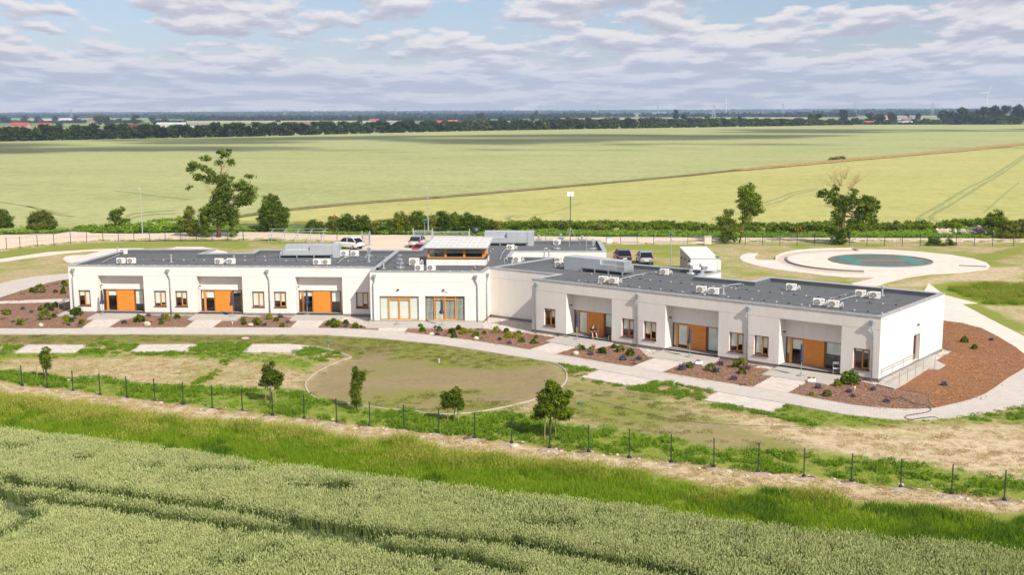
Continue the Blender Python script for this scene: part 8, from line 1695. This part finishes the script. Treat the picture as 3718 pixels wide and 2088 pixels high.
# village houses: (x0, x1, base y, eaves y, ridge y, roof, wall, label)
M['r_red'] = plain('red_tile_roof', (.36, .07, .045), .8, var=.15, scale=.5); M['r_or'] = plain('orange_tile_roof', (.50, .13, .06), .8, var=.15, scale=.5); M['r_grey'] = plain('grey_sheet_roof', (.22, .21, .22), .7, var=.2, scale=.4); M['r_pale'] = plain('pale_sheet_roof', (.50, .50, .50), .6); M['r_brown'] = plain('brown_roof', (.20, .13, .11), .8)
M['w_w'] = plain('pale_house_wall', (.62, .58, .50), .85); M['w_p'] = plain('pinkish_house_wall', (.45, .30, .25), .85); M['w_dark'] = plain('distant_window', (.03, .03, .035), .3)
HS = [(27, 63, 322, 315, 308, 'r_red', 'w_p', 'house with a dark red roof at the far left edge of the village'), (92, 122, 321, 315, 309, 'r_red', 'w_p', 'second dark red roofed house from the left'), (90, 165, 305, 303, 300, 'r_pale', 'w_w', 'long low pale barn far left behind the fields'), (150, 185, 303.5, 300, 297, 'r_pale', 'w_w', 'tiny white farm building far left near the woods'), (188, 203, 302, 299, 296.5, 'r_brown', 'w_p', 'brown roofed farm house far left near the woods'), (218, 272, 308, 304, 299, 'r_brown', 'w_p', 'long brown barn left, behind the orange roofed building'),
      (262, 343, 326, 318, 312, 'r_or', 'w_w', 'long bright orange roofed building above the dark tree row'), (346, 388, 324, 318, 314, 'r_grey', 'w_w', 'grey roofed house right of the long orange roof'), (392, 458, 321, 312.5, 308, 'r_pale', 'w_w', 'large white hall above the dark tree row'), (460, 512, 320, 314, 309, 'r_grey', 'w_w', 'grey barn directly right of the white hall'), (508, 540, 321, 315, 309, 'r_grey', 'w_p', 'gable ended barn right of the grey barn'),
      (630, 660, 320, 315, 310, 'r_grey', 'w_w', 'small grey roofed house with pale wall, left of centre'), (662, 700, 319, 313, 307, 'r_grey', 'w_w', 'dark grey roofed house, left of centre village'), (702, 735, 320, 315, 309, 'r_brown', 'w_p', 'brown house left of the pinkish house row'), (728, 790, 319, 313, 306, 'r_brown', 'w_p', 'long pinkish house with brown roof above the tree row'), (930, 960, 316, 311, 305, 'r_grey', 'w_w', 'dark roofed house near the centre of the village'), (965, 1000, 315, 310, 306, 'r_grey', 'w_w', 'grey house row near the centre of the village'), (1088, 1140, 314, 309, 303, 'r_red', 'w_w', 'red roofed building above the tree row at the centre'), (1010, 1060, 316, 311, 306, 'r_brown', 'w_p', 'brown roofed house left of the central red roof'),
      (1128, 1150, 315, 309, 302, 'r_or', 'w_w', 'small orange roofed house at the centre'), (930, 952, 307, 303, 299, 'r_red', 'w_w', 'red farm house far beyond the central tree row'), (880, 905, 316, 312, 307, 'r_pale', 'w_w', 'small pale shed behind the central tree row'), (1546, 1562, 309, 306, 302, 'r_red', 'w_w', 'small red roof between trees right of centre'), (1570, 1590, 309, 305, 300, 'r_grey', 'w_w', 'grey gable between trees right of centre'), (1628, 1650, 307, 304, 300, 'r_red', 'w_w', 'red roof further right among trees of the row'), (1592, 1622, 307, 304, 301, 'r_pale', 'w_p', 'pale roof right of the small grey gable'),
      (2165, 2205, 307, 303, 299, 'r_grey', 'w_w', 'white walled house with grey roof right of the tall dark tree'), (2200, 2220, 304, 301, 297, 'r_grey', 'w_w', 'small grey house behind the right village'), (2222, 2250, 300, 296, 292, 'r_or', 'w_w', 'orange roofed house at the right village back row'), (2176, 2202, 313, 309, 304, 'r_red', 'w_w', 'house with a bright red roof in the right village'), (2258, 2292, 301, 297.5, 293, 'r_grey', 'w_w', 'grey roofed house in the right village back row'), (2272, 2300, 306, 303, 298, 'r_brown', 'w_p', 'dark maroon house in the middle of the right village'), (2262, 2302, 313, 309, 305, 'r_pale', 'w_w', 'pale roofed white house at the front of the right village'),
      (2308, 2330, 308, 304, 300, 'r_red', 'w_w', 'red roofed house left of the grove'), (2335, 2362, 310, 307, 303, 'r_red', 'w_w', 'low red roofed house against the grove'), (2296, 2326, 299, 296, 292, 'r_grey', 'w_w', 'grey house under the horizon, right village'), (2440, 2482, 311, 308.5, 305, 'r_pale', 'w_w', 'long pale building at the foot of the grove'), (2530, 2550, 311, 308, 305, 'r_pale', 'w_p', 'tiny building at the right end of the grove')]
for (x0, x1, yb, ye, yr, rm, wm_, lb) in HS:
    A = at('D', x0, yb); B = at('D', x1, yb); w_ = B[0]-A[0]; Y = A[1]; he = up('D', x0, ye, Y)[1]; hr = up('D', x0, yr, Y+w_*.2)[1]; hr = max(hr, he+1.5); dp = max(8, min(w_*.6, 14)); he = max(he, 2.4)
    o = thing('village_house', lb, 'house', (A[0], Y, 0), random.uniform(-.12, .12)); r = MB(); r.box(0, w_, 0, dp, 0, he); r.add([(0, 0, he), (0, dp, he), (0, dp/2, hr-.1)], [(0, 1, 2)]); r.add([(w_, 0, he), (w_, dp, he), (w_, dp/2, hr-.1)], [(2, 1, 0)]); r.build('wall', M[wm_], o)
    r = MB(); v_ = [(-.5, -.5, he-.2), (w_+.5, -.5, he-.2), (w_+.5, dp/2, hr), (-.5, dp/2, hr), (-.5, dp+.5, he-.2), (w_+.5, dp+.5, he-.2)]; v_ += [(x_, y_3, z_+.25) for x_, y_3, z_ in v_]; r.add(v_, [(6, 7, 8, 9), (9, 8, 11, 10), (0, 1, 7, 6), (0, 6, 9, 3), (1, 2, 8, 7), (3, 9, 10, 4), (2, 5, 11, 8)]); r.build('roof', M[rm], o)
    r = MB(); r.box(0, .9, -.06, 0, 0, 1.1); wme = r.mesh('window', M['w_dark']); nw = max(2, min(6, int(w_/5)))
    for i in range(nw): part('window', wme, o, (w_*(i+.5)/nw-.45, 0, min(1.1, he*.3)))
    r = MB(); r.box(w_*.6, w_*.6+.7, dp*.4, dp*.4+.7, hr-.8, hr+.7); r.build('chimney', M['r_brown'], o)
# wind turbines and lattice pylons on the horizon
def turbine(lb, x, yt, Y, rot):
    X, zt = up('D', x, yt, Y); o = thing('wind_turbine', lb, 'wind turbine', (X, Y, 0)); r = MB(); r.tube([(0, 0, 0), (0, 0, zt)], 2.2, 8, r2=1.2); r.build('tower', M['white_metal'], o); r = MB(); r.box(-2, 2, -2, 7, zt-1.5, zt+2.5); r.build('nacelle', M['white_metal'], o)
    for i in range(3): a = rot+i*2*pi/3; r = MB(); r.tube([(0, -3, zt), (sin(a)*14, -3, zt+cos(a)*14), (sin(a)*38, -3, zt+cos(a)*38)], [1.0, 1.9, .4], 5); r.build('blade', M['white_metal'], o)
turbine('wind turbine with three blades on the horizon at the far right', 2485, 232, 5200, .4); turbine('slim white wind turbine tower on the horizon right of centre', 1827, 258, 7500, 0.0)
def pylon(lb, x, yt, Y):
    X, zt = up('D', x, yt, Y); o = thing('power_pylon', lb, 'pylon', (X, Y, 0)); r = MB(); b = 4.0
    for sx in (-1, 1):
        for sy in (-1, 1): r.tube([(sx*b, sy*b, 0), (sx*.8, sy*.8, zt)], .35, 4)
    for i in range(7):
        t0, t1 = i/7, (i+1)/7; w0, w1 = b+(.8-b)*t0, b+(.8-b)*t1; r.tube([(-w0, -w0, zt*t0), (w1, -w1, zt*t1)], .2, 3); r.tube([(w0, -w0, zt*t0), (-w1, -w1, zt*t1)], .2, 3)
    r.build('lattice_tower', M['steel'], o); r = MB(); [r.tube([(-a, 0, zt*f_), (a, 0, zt*f_)], .35, 4) for a, f_ in ((7, .78), (9, .88), (5, .97))]; r.build('cross_arm', M['steel'], o)
ppos = ['left of the village centre', 'left of the tall central horizon trees', 'above the middle of the tree row', 'right of centre above the tree row', 'left of the slim wind turbine tower', 'between the wind turbine tower and the right village', 'above the right village', 'left of the grove on the right', 'behind the grove at the right']
for p_, x, yt in zip(ppos, (178, 716, 995, 1358, 1502, 1655, 1970, 2152, 2347), (273, 274, 270, 262, 261, 262, 260, 257, 258)): pylon('thin grey lattice pylon on the horizon, '+p_, x, yt, 3600)
pylon('nearest lattice pylon, crossing the horizon left of the slim turbine', 1796, 262, 2600); 
# clouds overhead that drop their shade on the far field and on the village
def cloud(P, sz, z, seed):
    cx_, cy_ = P; t = (z)/SUN_DIR.z; X, Y = cx_+SUN_DIR.x*t, cy_+SUN_DIR.y*t; R = random.Random(seed); r = MB()
    for _ in range(int(10+sz[0]/25)):
        a, q = R.uniform(0, 6.28), R.random()**.5; s_ = R.uniform(.18, .34)*min(sz); r.blob((X+cos(a)*q*sz[0]*.8, Y+sin(a)*q*sz[1]*.8, z+R.uniform(0, s_*.4)), (s_*R.uniform(1, 2.0), s_*R.uniform(.8, 1.1), s_*.45), 2, .15, R.randint(0, 99))
    q = r.build('cloud', M['cloud'], smooth=True); tag(q, kind='structure')
CLOUDS = [((-330, 640), (360, 120)), ((-20, 800), (300, 150)), ((-60, 560), (190, 26)), ((60, 640), (150, 30)), ((330, 1050), (260, 120)), ((-420, 1250), (330, 200)), ((480, 1750), (300, 130)), ((150, 455), (0, 0)), ((255, 560), (70, 16))]
for i, (P, sz) in enumerate(CLOUDS):
    if sz[0]: cloud(P, sz, 1500, 20+i)
# ------------------------------------------------------------------ the air: one even haze box
hm = bpy.data.materials.new('thin_haze'); hm.use_nodes = True; t = hm.node_tree
for n in list(t.nodes): t.nodes.remove(n)
pv = t.nodes.new('ShaderNodeVolumePrincipled'); pv.inputs['Color'].default_value = (0.52, 0.71, 1.0, 1); pv.inputs['Density'].default_value = 0.00011; pv.inputs['Anisotropy'].default_value = 0.0
oo = t.nodes.new('ShaderNodeOutputMaterial'); t.links.new(pv.outputs[0], oo.inputs['Volume'])
mb = MB(); mb.box(-6000, 6000, -300, 8200, -1.2, 235); q = mb.build('haze', hm); tag(q, kind='stuff')
